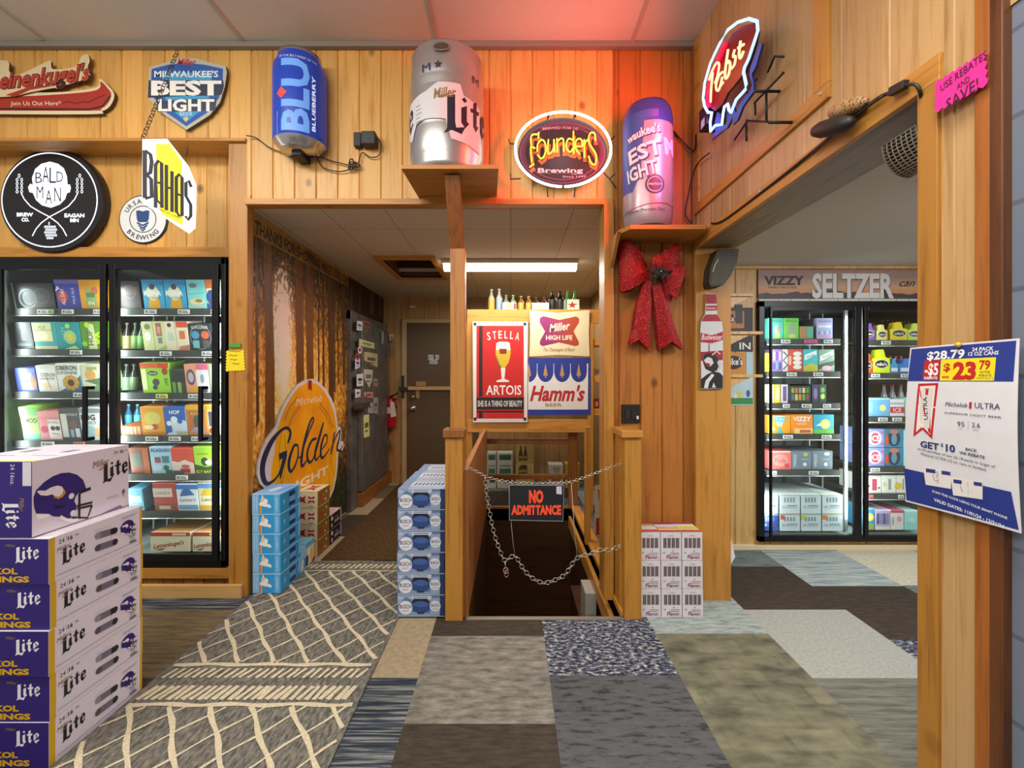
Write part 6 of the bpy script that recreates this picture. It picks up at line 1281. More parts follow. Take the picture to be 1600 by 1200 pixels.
# ---- chain barrier and warning sign
gz3 = tracer(.2834, 680, 640, IDP(2.62))
def c3(l, Y=2.62): return [(u, Y, v) for u, v in gz3(l)]
ch1 = chain(c3([(185,318),(280,368),(340,388),(410,400),(560,408),(700,405),(755,398),(860,360),(960,320),(1025,298)]), .02, .0017, '#b5b0a6'); ch1.build('chain', label='thin chain stretched across the top of the stairs', cat='chain')
ch2 = MB()
pts = smoothpath([Vector(p) for p in c3([(275,370),(285,470),(305,590),(330,700),(370,810),(390,830),(440,808),(480,870),(530,925),(595,955),(660,940),(720,905),(780,820),(860,795),(900,775),(970,772),(1025,748)])], 6)
chain(pts, .03, .0018, '#c2beb4').build('chain', label='heavier slack chain sagging across the stairs below the warning sign', cat='chain')
m = chain(c3([(385,835),(390,905)]), .034, .003, '#c2beb4'); p_ = c3([(393, 905)])[0]; m.tube([Vector(p_)+Vector((.012*math.cos(t), 0, .02*math.sin(t))) for t in [2*PI*k/12 for k in range(12)]], .003, col('#b08a68', .3, .8), 6, closed=True); m.build('chain_hook', label='metal snap hook hanging from the slack chain', cat='hook')
root = thing('warning_sign', 'black sign with orange letters NO ADMITTANCE hanging on the chain', 'sign', (XY(838, 2.61), 2.61, ZY(815, 2.61)))
gz4 = tracer(.2834, 680, 640, IDP(2.60)); S = front(0, 2.604)
m = MB(); m.slab(gz4([(405,412),(712,415),(706,618),(406,612)]), S, 0, .003, '#15171c', '#8f9296'); Sf = front(0, 2.6005)
OR = '#f0502c'; tx(m, Sf, gz4, 'NO', 557, 478, 66, OR, 80, bold=.06); tx(m, Sf, gz4, 'ADMITTANCE', 557, 552, 50, OR, 275, bold=.055); m.flat(Sf, gz4([(668,424),(697,424),(698,468),(668,464)]), '#c9c6d2')
for i in range(3): m.stroke(Sf, gz4([(672, 434+i*9), (693, 434+i*9)]), .001, '#7c7a88')
m.stroke(Sf, gz4([(408,416),(710,418),(704,615),(409,609),(408,416)]), .0035, '#9a9da2'); m.build('panel', root)
m = MB(); m.tube(c3([(418,612),(430,740),(440,808)], 2.615), .0015, '#8f8c88', 5); m.build('hanging_wire', root); m = MB(); m.tube(c3([(750,405),(765,640),(782,815)], 2.615), .0018, '#a8a49c', 5); m.build('hanging_wire', root)
# ================================================================ GLASS DOOR COOLERS
ALB = col('#16161a', .35, .3); DGR = col('#3c4142', .5); LIN = col('#8f9896', .6); GLS = glassmat('cooler_glass', (.95, .98, .97, 1), 1.0)
SHELFM = col('#4a4d4c', .4, .4); TAGW = '#d9dad6'; WIRE = col('#b5bab8', .35, .7)
def cooler(lab, Y, xs, top, bot, doors, depth, loc, shelves, tilt, base_gap=0):
    """doors: list of (frame left, glass left, glass right, frame right) in px; shelves: per door list of px heights of the shelf front."""
    root = thing('glass_door_cooler', lab, 'cooler', loc)
    fx0, fx1 = XY(xs[0], Y), XY(xs[1], Y); zt, zb = ZY(top, Y), ZY(bot, Y)
    m = MB(); t = .045
    m.box(fx0, fx1, Y-.012, Y+.06, zt-t, zt, ALB); m.box(fx0, fx1, Y-.012, Y+.06, zb, zb+t, ALB); m.box(fx0, fx0+.045, Y-.012, Y+.06, zb, zt, ALB); m.box(fx1-.032, fx1, Y-.012, Y+.06, zb, zt, ALB)
    for a, b in zip(doors, doors[1:]): m.box(XY(a[3], Y), XY(b[0], Y), Y-.005, Y+.06, zb, zt, ALB)
    m.build('frame', root, bevel=.003)
    m = MB(); x0, x1 = fx0+.02, fx1-.01; yb = Y+depth
    def q(p, mm): m.poly(p, mm)
    q([(x0, yb, zb), (x1, yb, zb), (x1, yb, zt), (x0, yb, zt)], DGR); q([(x0, Y+.06, zb+.02), (x1, Y+.06, zb+.02), (x1, yb, zb+.02), (x0, yb, zb+.02)], LIN); q([(x0, Y+.06, zt-.01), (x0, yb, zt-.01), (x1, yb, zt-.01), (x1, Y+.06, zt-.01)], DGR)
    q([(x0, Y+.06, zb), (x0, yb, zb), (x0, yb, zt), (x0, Y+.06, zt)], LIN); q([(x1, Y+.06, zb), (x1, Y+.06, zt), (x1, yb, zt), (x1, yb, zb)], LIN)
    m.build('liner', root)
    for di, d in enumerate(doors):
        dm = MB(); a, g0, g1, b = [XY(p, Y) for p in d[:4]]; gt, gb = ZY(d[4], Y), ZY(d[5], Y); ya, yb_ = Y-.035, Y-.013
        dm.box(a, g0, ya, yb_, zb+t, zt-t, ALB); dm.box(g1, b, ya, yb_, zb+t, zt-t, ALB); dm.box(g0, g1, ya, yb_, gt, zt-t, ALB); dm.box(g0, g1, ya, yb_, zb+t, gb, ALB)
        door = dm.build('door', root, bevel=.002)
        dm = MB(); dm.box(g0, g1, Y-.026, Y-.02, gb, gt, GLS); dm.build('glass_pane', door)
        if d[6]:
            hx, h0, h1 = XY(d[6][0], Y), ZY(d[6][2], Y), ZY(d[6][1], Y); dm = MB()
            dm.box(hx-.012, hx+.012, Y-.105, Y-.085, h0, h1, ALB); dm.box(hx-.01, hx+.01, Y-.09, ya, h1-.022, h1, ALB); dm.box(hx-.01, hx+.01, Y-.09, ya, h0, h0+.022, ALB); dm.build('handle', door, bevel=.003)
    return root, fx0, fx1
def pack(px0, py0, px1, py1, Y, d, base, dec, lab, grp, tilt=0, name='beer_carton', cat='carton', side=None, top=None):
    x0, x1 = XY(px0, Y), XY(px1, Y); z0, z1 = ZY(py1, Y), ZY(py0, Y); w, h = x1-x0, z1-z0
    m = MB(); m.box(-w/2, w/2, 0, d, 0, h, base, {k: v for k, v in (('right', side), ('left', side), ('top', top)) if v})
    m.draw(plane((-w/2, 0, 0), (1, 0, 0), (0, 0, 1)), w, h, dec)
    o = m.build(name, loc=(0, 0, 0), label=lab, cat=cat, group=grp, bevel=.0015 if w > .08 else 0, seg=1); o.location = ((x0+x1)/2, Y, z0+.001); o.rotation_euler = (math.radians(tilt), 0, 0)
    return o
# ------------------------------------------------ left cooler
YL = 2.985
doors = [(-12, 11, 163, 172, 423, 863, (154, 603, 686)), (177, 187, 336, 346, 423, 863, (329, 603, 686))]
rootL, fx0, fx1 = cooler('two door black framed glass cooler at the left, full of craft beer cartons', YL, (-24, 354), 403, 885, doors, .95, (XY(165, YL), YL+.3, .13), None, 0)
TL = 9.5
SL = {0: [483, 546, 612, 688, 750, 806], 1: [483, 548, 614, 680, 740, 798]}
YP = 3.12
def shelf(root, px0, px1, py, Y, d, tilt, tags, thick=.03):
    x0, x1 = XY(px0, Y), XY(px1, Y); z = ZY(py, Y); m = MB(); r = math.radians(tilt)
    m.slab([(Y-.012, z-.004), (Y+d, z+d*math.sin(r)-.004), (Y+d, z+d*math.sin(r)-.016), (Y-.012, z-.018)], plane((x0, 0, 0), (0, 1, 0), (0, 0, 1)), 0, x1-x0, SHELFM)
    m.box(x0, x1, Y-.022, Y-.012, z-.042, z+.002, SHELFM); m.tube([(x0, Y-.02, z-.048), (x1, Y-.02, z-.048)], .004, WIRE, 6)
    sh = m.build('shelf', root)
    for tx_, tw, c_ in tags:
        m = MB(); m.box(XY(tx_, Y), XY(tx_+tw, Y), Y-.026, Y-.0225, z-.036, z-.006, c_ or TAGW); S = front(0, Y-.0262)
        u = XY(tx_, Y); W = XY(tx_+tw, Y)-u
        m.lay = 0; m.rect(S, u+W*.1, z-.03, u+W*.3, z-.013, '#6a6d70'); m.rect(S, u+W*.38, z-.029, u+W*.9, z-.022, '#55585c'); m.rect(S, u+W*.38, z-.018, u+W*.8, z-.013, '#7c7f82'); m.build('price_tag', sh)
tg = {(0, 0): [(64, 17, None), (81, 8, '#a8cf7c'), (102, 18, None), (151, 14, None)], (0, 1): [(115, 18, None)], (0, 2): [(120, 20, None)], (0, 3): [(70, 20, None), (120, 17, '#d06a52')], (0, 4): [], (0, 5): [],
      (1, 0): [(230, 19, None), (282, 18, None), (333, 8, None)], (1, 1): [(254, 18, None), (319, 18, None)], (1, 2): [(248, 18, '#e0d860'), (298, 19, None)], (1, 3): [(232, 19, None), (268, 18, None), (303, 17, None)], (1, 4): [(279, 18, None)], (1, 5): []}
for di in (0, 1):
    for i, y in enumerate(SL[di]): shelf(rootL, (24, 190)[di], (170, 350)[di], y, YP, .42, TL, tg[(di, i)])
m = MB()
for px in (26, 168, 192, 205, 258, 347): m.box(XY(px, YP)-.006, XY(px, YP)+.006, YP+.40, YP+.415, .2, 2.1, WIRE)
m.build('shelf_posts', rootL)
G1 = 'cartons on the sloping shelves of the left cooler'
def T_(s, x, y, h, c, **k): return ('t', s, x, y, h, c, k)
W0, K0 = '#eceae6', '#1c1c20'
PL = [
 # left door, rows from the top
 (24, 441, 88, 481, '#17181b', [('r', 0, 0, .04, 1, '#b8c4b4'), ('o', .35, .4, .22, .38, .05, '#5d6a70'), ('o', .38, .42, .14, .25, .04, '#49555a'), ('o', .7, .5, .2, .3, .04, '#424c52')], 'black carton with faint swirls at the left end of the top shelf, left cooler door'),
 (91, 437, 128, 482, '#3a3f9c', [('e', .28, .42, .20, .22, '#c24a38'), T_('ALL DAY', .28, .42, .13, W0, rot=PI/2, wm=.9, w=.11), T_('PALE ALE', .72, .45, .10, '#cfd2ee', rot=PI/2, w=.11), ('r', .0, .86, 1, 1, '#6a5cb4'), ('p', [(0, .6), (.2, .7), (.1, .8)], '#d8d4ec')], 'indigo carton with a red oval on the top shelf, left door'),
 (128, 437, 163, 482, '#e09a1c', [('r', .25, .08, .72, .68, '#8fa86a'), ('c', .68, .62, .12, '#c8684a'), T_('IPA', .48, .2, .12, W0, wm=.5), ('r', .3, .4, .66, .56, '#5d7a4a')], 'golden yellow carton with a green panel on the top shelf, left door'),
 (56, 503, 93, 545, '#2b9a9c', [('r', 0, .3, .8, .98, '#d9d8a0'), ('r', 0, .70, .8, .72, '#3a7a7a'), ('e', .4, .5, .22, .14, '#efe6b8'), ('r', 0, 0, .95, .12, '#d8cfa0'), T_('ALE', .4, .82, .12, '#5a7a5c', wm=.6)], 'teal and cream carton on the second shelf of the left door'),
 (93, 503, 129, 545, '#1f9298', [('e', .55, .45, .26, .26, '#9cc878'), ('e', .55, .45, .12, .13, '#e0c03c'), T_('HAZY', .3, .6, .13, '#a8d8c0', rot=PI/2, w=.09), ('c', .5, .86, .09, '#a8d86a'), ('p', [(.2, 0), (.9, 0), (.7, .14)], '#c8d88c')], 'deep teal carton with a green and yellow flower on the second shelf, left door'),
 (130, 503, 163, 546, '#5a8a24', [('p', [(.3, 0), (.7, 0), (.65, .9), (.4, .95)], '#c8cf9c'), T_('IPA', .74, .42, .22, '#b8f02c', rot=PI/2, bold=.03), T_('HOP', .42, .42, .2, '#4a5a4c', rot=PI/2, bold=.02), ('c', .35, .88, .1, '#a8d84a'), ('c', .12, .2, .1, '#8cc83c')], 'leafy green IPA carton on the second shelf, left door'),
 (28, 576, 60, 613, '#4a56b0', [('r', .25, .1, .8, .4, '#b8d4ec'), ('r', .25, .5, .8, .8, '#8fb4dc'), ('e', .85, .4, .16, .3, '#8a5c3a')], 'blue violet carton at the left end of the third shelf, left door'),
 (62, 571, 92, 612, '#e6e2d8', [T_('CITRON', .58, .65, .14, '#3a3c44', wm=.75), T_('SUNSHINE', .5, .50, .09, '#6a6a58', wm=.8), ('e', .4, .25, .2, .1, '#e8c89c'), ('l', [(.45, .7), (.62, .1)], .02, '#7a7a5a'), ('r', .1, .88, .6, .96, '#d8dcea')], 'cream white carton with dark letters on the third shelf, left door'),
 (93, 568, 130, 612, '#e0e2da', [('p', [(.0, 0), (1, 0), (1, .6), (.6, .25)], '#3a6f98'), ('e', .55, .32, .34, .26, '#c8963c'), ('e', .55, .32, .14, .12, '#4a3018'), T_('OBERON', .45, .85, .16, '#22282c', wm=.85, bold=.02), T_('SUNSHINE', .45, .68, .12, '#2c3234', wm=.85)]+[('l', [(.55+.15*math.cos(a), .32+.12*math.sin(a)), (.55+.36*math.cos(a), .32+.3*math.sin(a))], .04, '#d8a848') for a in [i*.7 for i in range(9)]], 'white and blue carton with a big sunburst on the third shelf, left door'),
 (131, 570, 163, 613, '#cfd4b4', [('p', [(.0, 0), (1, 0), (1, .35)], '#7a9478'), ('e', .45, .6, .25, .2, '#d8a05c'), ('p', [(.1, .4), (.9, .2), (.9, .5)], '#5c7a54'), ('r', .3, .8, .8, .9, '#a8a870')], 'pale green carton with an orange blot on the third shelf, left door'),
 (38, 634, 65, 687, '#96cf5c', [('r', 0, .75, 1, 1, '#6fbf5a'), T_('MOO', .62, .6, .16, '#22301c', bold=.03, wm=.6), ('e', .35, .3, .3, .1, '#e0e058'), ('r', 0, 0, 1, .2, '#58a88a')], 'lime green carton with black letters on the fourth shelf, left door'),
 (65, 637, 99, 683, '#e08a94', [('r', .42, .05, .98, .72, '#ece0dc'), T_('POMO', .7, .62, .1, K0, wm=.5), ('c', .62, .42, .08, '#3a2c34'), ('c', .84, .42, .08, '#3a2c34'), ('e', .22, .38, .16, .12, '#c83a54'), ('r', 0, .82, 1, 1, '#e8a09c'), ('l', [(.55, .25), (.9, .2)], .03, '#b87a80')], 'pink carton with a white panel on the fourth shelf, left door'),
 (99, 636, 130, 686, '#55585c', [('r', .05, .1, .35, .85, '#d8d4cc'), T_('STOUT', .65, .82, .09, W0, wm=.55), ('e', .65, .5, .2, .14, '#7a5a4a'), ('r', .45, .1, .62, .35, '#8fb0c4'), ('r', .7, .1, .92, .38, '#d0d4d6')], 'grey and white carton with small panels on the fourth shelf, left door'),
 (130, 636, 163, 687, '#d6dadb', [('r', 0, .86, 1, 1, '#8f9a9c'), T_('FOG', .4, .72, .16, '#2a2c30', bold=.03, wm=.7), T_('JUICY', .5, .55, .10, '#2a2c30', wm=.7), ('e', .4, .28, .3, .18, '#8fb8c4'), ('e', .75, .25, .16, .14, '#e0b078')], 'silver white carton with black letters on the fourth shelf behind the handle, left door'),
 (30, 712, 66, 749, '#8aa8b4', [('r', .1, .2, .8, .7, '#c9d4d6')], 'grey blue carton low behind the helmet case, left door'), (68, 712, 104, 749, '#b8ad7c', [('r', .1, .2, .8, .7, '#dcd6b4')], 'tan carton low behind the helmet case, left door'), (106, 710, 150, 749, '#4aa8c8', [('r', .1, .2, .8, .7, '#9cd0e0')], 'sky blue carton low behind the helmet case, left door'),
 # right door
 (226, 437, 259, 482, '#3aa2d2', [('p', [(.22, .0), (.78, .0), (.72, .5), (.3, .5)], '#e0a81c'), ('e', .47, .55, .30, .26, '#e0dcc8'), ('c', .47, .76, .10, '#4a4c50'), T_('KONA', .47, .55, .17, '#e8ecec', wm=.8, bold=.04), T_('BIG WAVE', .47, .38, .08, '#7a6a3a', wm=.6), ('p', [(0, .9), (1, .8), (1, 1), (0, 1)], '#2a86c4')], 'blue and gold carton, left of the twin pair on the top shelf, right door'),
 (260, 437, 293, 482, '#3aa2d2', [('p', [(.22, .0), (.78, .0), (.72, .5), (.3, .5)], '#e0a81c'), ('e', .47, .55, .30, .26, '#e0dcc8'), ('c', .47, .76, .10, '#4a4c50'), T_('KONA', .47, .55, .17, '#e8ecec', wm=.8, bold=.04), T_('BIG WAVE', .47, .38, .08, '#7a6a3a', wm=.6), ('p', [(0, .9), (1, .8), (1, 1), (0, 1)], '#2a86c4')], 'blue and gold carton, right of the twin pair on the top shelf, right door'),
 (295, 437, 324, 482, '#7cc8cc', [('e', .35, .80, .2, .08, '#5a7c84'), ('e', .5, .25, .4, .12, '#d8cf9c'), ('e', .6, .28, .2, .06, '#8a7a4c'), ('r', 0, 0, 1, .14, '#9cd4d0'), ('l', [(.1, .5), (.9, .55)], .03, '#5fb4bc')], 'aqua carton beside the twin blue ones on the top shelf, right door'),
 (325, 437, 350, 482, '#e2d8c8', [('r', 0, .7, .8, 1, '#e2703c'), ('e', .3, .4, .3, .25, '#2f4c84'), ('r', 0, 0, .8, .2, '#3a5a94')], 'white, orange and blue carton at the right end of the top shelf, right door'),
 (226, 502, 261, 547, '#d3d8a0', [('r', .48, 0, .5, 1, '#9aa070'), ('c', .24, .82, .10, '#7a8a5a'), ('e', .24, .5, .14, .16, '#ecece0'), ('r', .62, .5, .86, .95, '#b8645a'), T_('CIDER', .74, .7, .10, W0, rot=PI/2, w=.05), ('r', .66, .25, .84, .45, '#7c8c8a'), ('p', [(.55, 0), (1, 0), (1, .2)], '#a8c07c')], 'pale green twin panel carton on the second shelf, right door'),
 (261, 502, 297, 547, '#e8dcc0', [('r', .46, 0, .48, 1, '#a89c84'), ('c', .22, .88, .07, '#3a3a3c'), ('r', .12, .35, .34, .62, '#b8d0c4'), ('r', .52, .8, 1, 1, '#d8543c'), ('r', .62, .4, .86, .68, '#d8744c'), ('p', [(.5, 0), (1, 0), (1, .2), (.6, .15)], '#c87c6a')], 'cream and red carton on the second shelf, right door'),
 (298, 504, 334, 546, '#2c3238', [('o', .5, .5, .46, .46, .03, '#7c868c'), T_('EXPLORER', .5, .86, .11, '#e0e2e2', wm=.7), ('c', .28, .58, .15, '#4a8cb8'), ('c', .70, .58, .15, '#c8603c'), ('r', .15, .1, .42, .38, '#6fb0b8'), ('r', .58, .1, .84, .38, '#5c5250')], 'dark slate carton with four round pictures on the second shelf, right door'),
 (336, 504, 352, 546, '#e0e4e2', [('r', .1, 0, .3, 1, '#3c4448')], 'narrow white and black carton at the right end of the second shelf, right door'),
 (224, 566, 268, 613, '#9ad43a', [('r', 0, .83, 1, 1, '#e0602c'), ('r', .62, .83, 1, 1, '#d8402c'), ('e', .42, .66, .18, .08, '#3a4a2c'), T_('SOUR', .42, .66, .07, W0), ('e', .5, .36, .12, .12, '#4c3c54'), ('e', .85, .72, .10, .12, '#a8402c'), T_('LIME', .86, .38, .12, '#2c4a1c', rot=PI/2, w=.05), ('p', [(.02, .1), (.2, .1), (.2, .8), (.02, .8)], '#dceaa8'), ('e', .45, .18, .08, .07, '#3c3848')], 'bright lime carton with an orange top band on the third shelf, right door'),
 (270, 576, 291, 613, '#3c4a40', [('r', .05, .0, .3, .45, '#6f9a4c'), ('r', .45, .0, .7, .45, '#8fb058'), ('p', [(0, .5), (1, .45), (1, .9), (.2, .95)], '#27322c')], 'dark green carton between the lime and pink ones on the third shelf, right door'),
 (292, 568, 329, 613, '#e09a78', [('r', .48, .0, 1, .8, '#dcd4dc'), ('p', [(.0, 0), (.5, 0), (.45, .3)], '#e0a03c'), ('e', .25, .55, .18, .28, '#5c4a6a'), ('e', .25, .55, .12, .18, '#b8a8b0'), ('r', .5, .82, 1, 1, '#d86a8c'), ('e', .72, .5, .08, .16, '#8f98a8'), ('e', .78, .08, .12, .07, '#5a5474')], 'peach and lilac carton on the third shelf, right door'),
 (330, 568, 350, 613, '#a8d8a0', [('r', .1, .1, .4, .9, '#cfe8c8')], 'mint green carton at the right end of the third shelf, right door'),
 (224, 634, 260, 679, '#e6a028', [('e', .5, .6, .36, .24, '#d8c85c'), ('e', .55, .30, .14, .10, '#b84a3c'), ('r', 0, .0, 1, .1, '#c8801c'), ('e', .3, .28, .2, .08, '#ecdca0')], 'orange carton with a yellow sun on the fourth shelf, right door', '#c8641c'),
 (260, 635, 294, 680, '#2f62b4', [('p', [(0, 0), (1, 0), (1, .5), (.5, .6), (.3, .45), (.3, .2)], '#c9d8ea'), ('c', .2, .42, .09, '#dce6f2'), ('c', .2, .18, .09, '#2f62b4'), T_('HOP', .5, .82, .13, W0, wm=.6, bold=.03), ('c', .45, .55, .12, '#dce6f2'), ('c', .7, .5, .09, '#2f62b4'), ('r', .5, 0, 1, .14, '#b8b894')], 'blue and white carton on the fourth shelf, right door', '#d6dce2'),
 (295, 631, 326, 679, '#d0803a', [('r', 0, .85, 1, 1, '#e8b022'), ('r', .1, .15, .75, .8, '#b86a34'), ('e', .5, .45, .18, .22, '#4a5a50'), ('p', [(.1, .1), (.9, .05), (.8, .3), (.3, .25)], '#9c94a8'), T_('BOCK', .45, .72, .08, '#e8c88c', wm=.5)], 'burnt orange carton with a yellow top on the fourth shelf, right door', '#e8b022'),
 (327, 632, 349, 679, '#e0d2c0', [('r', 0, .86, .8, 1, '#e8c02c'), ('r', .1, .3, .6, .8, '#5c565a'), ('c', .3, .15, .12, '#c83a2c')], 'cream and yellow carton at the right end of the fourth shelf, right door'),
 (190, 668, 224, 682, '#a8622a', [('r', .06+i*.18, .05, .18+i*.18, .95, '#d0a070') for i in range(5)], 'copper coloured can pack low on the fourth shelf, right door'),
 (238, 697, 271, 740, '#a8cce4', [('r', .2, .4, .48, .62, '#8a4a54'), ('r', .55, .4, .88, .66, '#3a7c84'), T_('ALASKAN', .5, .88, .13, '#28588c', wm=.9, bold=.02), ('r', .1, .1, .5, .3, '#c4dcec'), ('c', .7, .22, .1, '#3c6a4c'), ('r', .65, 0, .98, .14, '#3c6a3c')], 'pale blue carton with small pictures on the fifth shelf, right door'),
 (271, 697, 305, 738, '#d8503c', [('p', [(0, 0), (1, 0), (1, .4), (.6, .55), (.3, .45), (0, .5)], '#e2cfc8'), ('r', .35, .02, .8, .2, '#a83a34'), ('e', .6, .28, .2, .07, '#c8584a'), ('r', 0, .0, .5, .12, '#55545c')], 'red and white carton on the fifth shelf, right door'),
 (306, 695, 342, 738, '#a2d63c', [('p', [(0, 0), (1, 0), (1, .35), (.5, .25), (0, .35)], '#3c5c30'), ('e', .45, .45, .16, .16, '#3a4a34'), ('e', .66, .42, .2, .1, '#e8ecd8'), T_('ICY BAY IPA', .52, .07, .11, '#e0d83c', bold=.02, wm=.95), T_('ALASKAN', .4, .74, .08, '#b8684a', wm=.5)], 'bright green carton with yellow lettering on the fifth shelf, right door'),
 (203, 762, 226, 797, '#6fb8d8', [('r', .1, .4, .9, .7, '#b8dcea'), ('r', .1, .1, .9, .25, '#3c7cae')], 'light blue carton at the left of the sixth shelf beside the helmet case'),
 (243, 752, 278, 797, '#b8463a', [('r', 0, .5, .85, .82, '#d8cfc0'), T_("Leinie's", .42, .66, .13, '#8a3a30', shear=.3, wm=.7), ('p', [(0, .3), (.6, .2), (.9, .3), (.9, 0), (0, 0)], '#8c5a44'), ('r', .2, .05, .7, .18, '#d0b8a0')], 'brick red carton on the sixth shelf, right door'),
 (279, 753, 312, 796, '#dce4ee', [('r', 0, .82, 1, 1, '#3a78c4'), ('p', [(.15, .55), (.3, .8), (.6, .85), (.85, .6)], '#3a68a8'), T_("Leinie's", .5, .42, .14, '#8a5a5c', shear=.3, wm=.8), ('r', .05, .05, .95, .22, '#7c9cc4')], 'white and blue carton on the sixth shelf, right door'),
 (313, 751, 350, 796, '#e2d8b0', [('r', 0, .82, 1, 1, '#5c94cc'), ('p', [(.1, .55), (.3, .8), (.6, .8), (.7, .55)], '#e0b83c'), T_("Leinie's", .45, .42, .14, '#7c5a6a', shear=.3, wm=.8), ('r', 0, .05, 1, .2, '#d8a83c')], 'cream and yellow carton at the right end of the sixth shelf, right door')]
random.seed(5)
for it in PL:
    x0, y0, x1, y1, c, dec, lab = it[:7]; row = min(SL[0 if x0 < 170 else 1], key=lambda q: abs(q-y1))
    pack(x0, y0-(y1-row), x1, row, YP, .16, c, dec, lab, G1, TL, side=it[7] if len(it) > 7 else None)
for x0, y0, x1, y1, c, dec, lab in ((190, 440, 222, 482, '#2c2426', [('r', .1, .5, .9, .8, '#4a3c3c'), ('o', .5, .6, .3, .25, .03, '#6a5a50')], 'dark brown carton at the left end of the top shelf, right door'), (26, 504, 54, 545, '#2b3034', [T_('STOUT', .5, .6, .14, '#8a9296', rot=PI/2, w=.1), ('r', .1, .1, .9, .2, '#4c5456')], 'dark grey carton at the left end of the second shelf, left door'),
   (206, 699, 236, 740, '#8a4a2c', [('r', .1, .3, .6, .8, '#5c6a58'), ('r', .7, 0, 1, 1, '#b8623a')], 'rust brown carton at the left of the fifth shelf beside the helmet case')):
    pack(x0, y0, x1, y1, YP, .16, c, dec, lab, G1, TL)
# big cartons at the bottom of the right door
lein = [('r', 0, .80, 1, 1, '#b8483c'), ('r', .55, .84, .9, .95, '#e8c8b0'), T_("Leinenkugel's", .46, .38, .22, '#a83a32', shear=.35, wm=.88, bold=.02, rot=.14), ('p', [(.1, .1), (.4, .2), (.28, .06)], '#b04238')]
for i, (a, b, lab) in enumerate(((235, 297, 'large cream and red carton on the cooler floor, right door, left one'), (301, 349, 'large cream and red carton on the cooler floor against the right frame'))): pack(a, 832, b, 862, 3.08, .4, '#e6dcc0', lein, lab, 'large cartons on the left cooler floor', top='#d8a46a')
# small bottles and items further back
def fbottle(px, h, z0, Y, c_, cap, band, lab, grp):
    r = min(h*.145, .032); m = MB(); g_ = bottleglass(c_)
    m.lathe([(0, 0), (r, .003), (r, h*.5), (r*.9, h*.58), (r*.4, h*.78), (r*.36, h*.95)], (XY(px, Y), Y, z0), g_, 12, mats=[g_, col(band) if band else g_, g_, g_, g_]); m.lathe([(r*.45, h*.93), (r*.45, h*.99), (0, h)], (XY(px, Y), Y, z0), col(cap), 10)
    o = m.build('beer_bottle', label=lab, cat='bottle', group=grp); return o
GB = 'bottles at the back of the left cooler'
for i, (px, a, b, c_, cap, bd) in enumerate(((201, 617, 680, '#3a8cb4', '#8fb8c8', '#58b0d4'), (215, 617, 680, '#3a8cb4', '#8fb8c8', '#58b0d4'), (198, 556, 612, '#26332a', '#3a4a3c', '#5c7a58'), (210, 556, 612, '#20261f', '#4a4a44', '#55604c'), (199, 506, 546, '#2a2622', '#584c38', '#7a6a4a'), (212, 506, 546, '#2f3a2a', '#5c6a44', '#5a7a3c'), (222, 506, 546, '#2a3a24', '#5c6a44', '#55823c'))):
    yb_ = 3.36 if b == 680 else 3.2; row = min(SL[1], key=lambda q: abs(q-b)); fbottle(px, .16 if b == 680 else .19, ZY(row, YP)+(yb_-YP)*math.tan(math.radians(TL))+.001, yb_, c_, cap, bd, ('blue bottle, left of the pair beside the middle frame, right cooler door', 'blue bottle, right of the pair beside the middle frame, right cooler door', 'dark green bottle on the third shelf by the middle frame, left one', 'dark bottle on the third shelf beside the lime carton', 'brown bottle at the left end of the second shelf, right door', 'green bottle in the middle of the three on the second shelf, right door', 'green bottle beside the pale green carton on the second shelf, right door')[i], GB)
# ------------------------------------------------ right cooler
YR = 3.60
doors = [(1200, 1203, 1331, 1340, 486, 834, None), (1346, 1352, 1490, 1499, 486, 834, None), (1505, 1511, 1640, 1650, 486, 834, None)]
rootR, rx0, rx1 = cooler('black framed glass cooler of seltzers in the side room at the right', YR, (1185, 1664), 471, 846, doors, .95, (XY(1400, YR), YR+.3, .06), None, 0)
Y2 = 3.76
SR = {0: [530, 581, 630, 678, 734], 1: [532, 583, 651, 729, 771]}
tg2 = {(0, 0): [(1218, 14, None), (1254, 20, '#e84a9c'), (1284, 14, None)], (0, 1): [(1227, 15, None), (1268, 15, None)], (0, 2): [(1221, 10, None), (1250, 15, None), (1283, 12, None)], (0, 3): [(1221, 15, None), (1281, 15, None)], (0, 4): [(1200, 11, None), (1261, 15, None)],
       (1, 0): [(1374, 14, None)], (1, 1): [(1358, 13, None), (1404, 13, None)], (1, 2): [(1369, 14, None), (1391, 14, None)], (1, 3): [(1357, 14, None)], (1, 4): [(1352, 9, '#d85a5c'), (1400, 8, None)]}
for di in (0, 1):
    for i, y in enumerate(SR[di]): shelf(rootR, (1196, 1346)[di], (1310, 1500)[di], y, Y2, .5, 0, tg2[(di, i)])
m = MB()
for px in (1321, 1344): m.box(XY(px, Y2)-.012, XY(px, Y2)+.012, Y2-.01, Y2+.012, .1, 2.0, col('#9aa2a2', .3, .6)); m.box(XY(px, Y2)-.006, XY(px, Y2)+.006, Y2+.45, Y2+.46, .1, 2.0, WIRE)
for px in (1238, 1420): m.box(XY(px, Y2)-.02, XY(px, Y2)+.02, Y2+.48, Y2+.5, .1, 2.0, DGR)
m.build('shelf_posts', rootR)
G2 = 'cartons on the shelves of the seltzer cooler'
def cans(c, n=4, y0=.1, y1=.9, x0=.08, x1=.92): return [('r', x0+(x1-x0)*i/n+.02, y0, x0+(x1-x0)*(i+1)/n-.02, y1, c if isinstance(c, str) else c[i % len(c)]) for i in range(n)]
press = [T_('PRESS', .16, .5, .15, '#dcdfe2', rot=PI/2, w=.10), ('c', .66, .28, .10, '#d8dade'), ('l', [(.5, .55), (.85, .55)], .03, '#b8bcc2')]
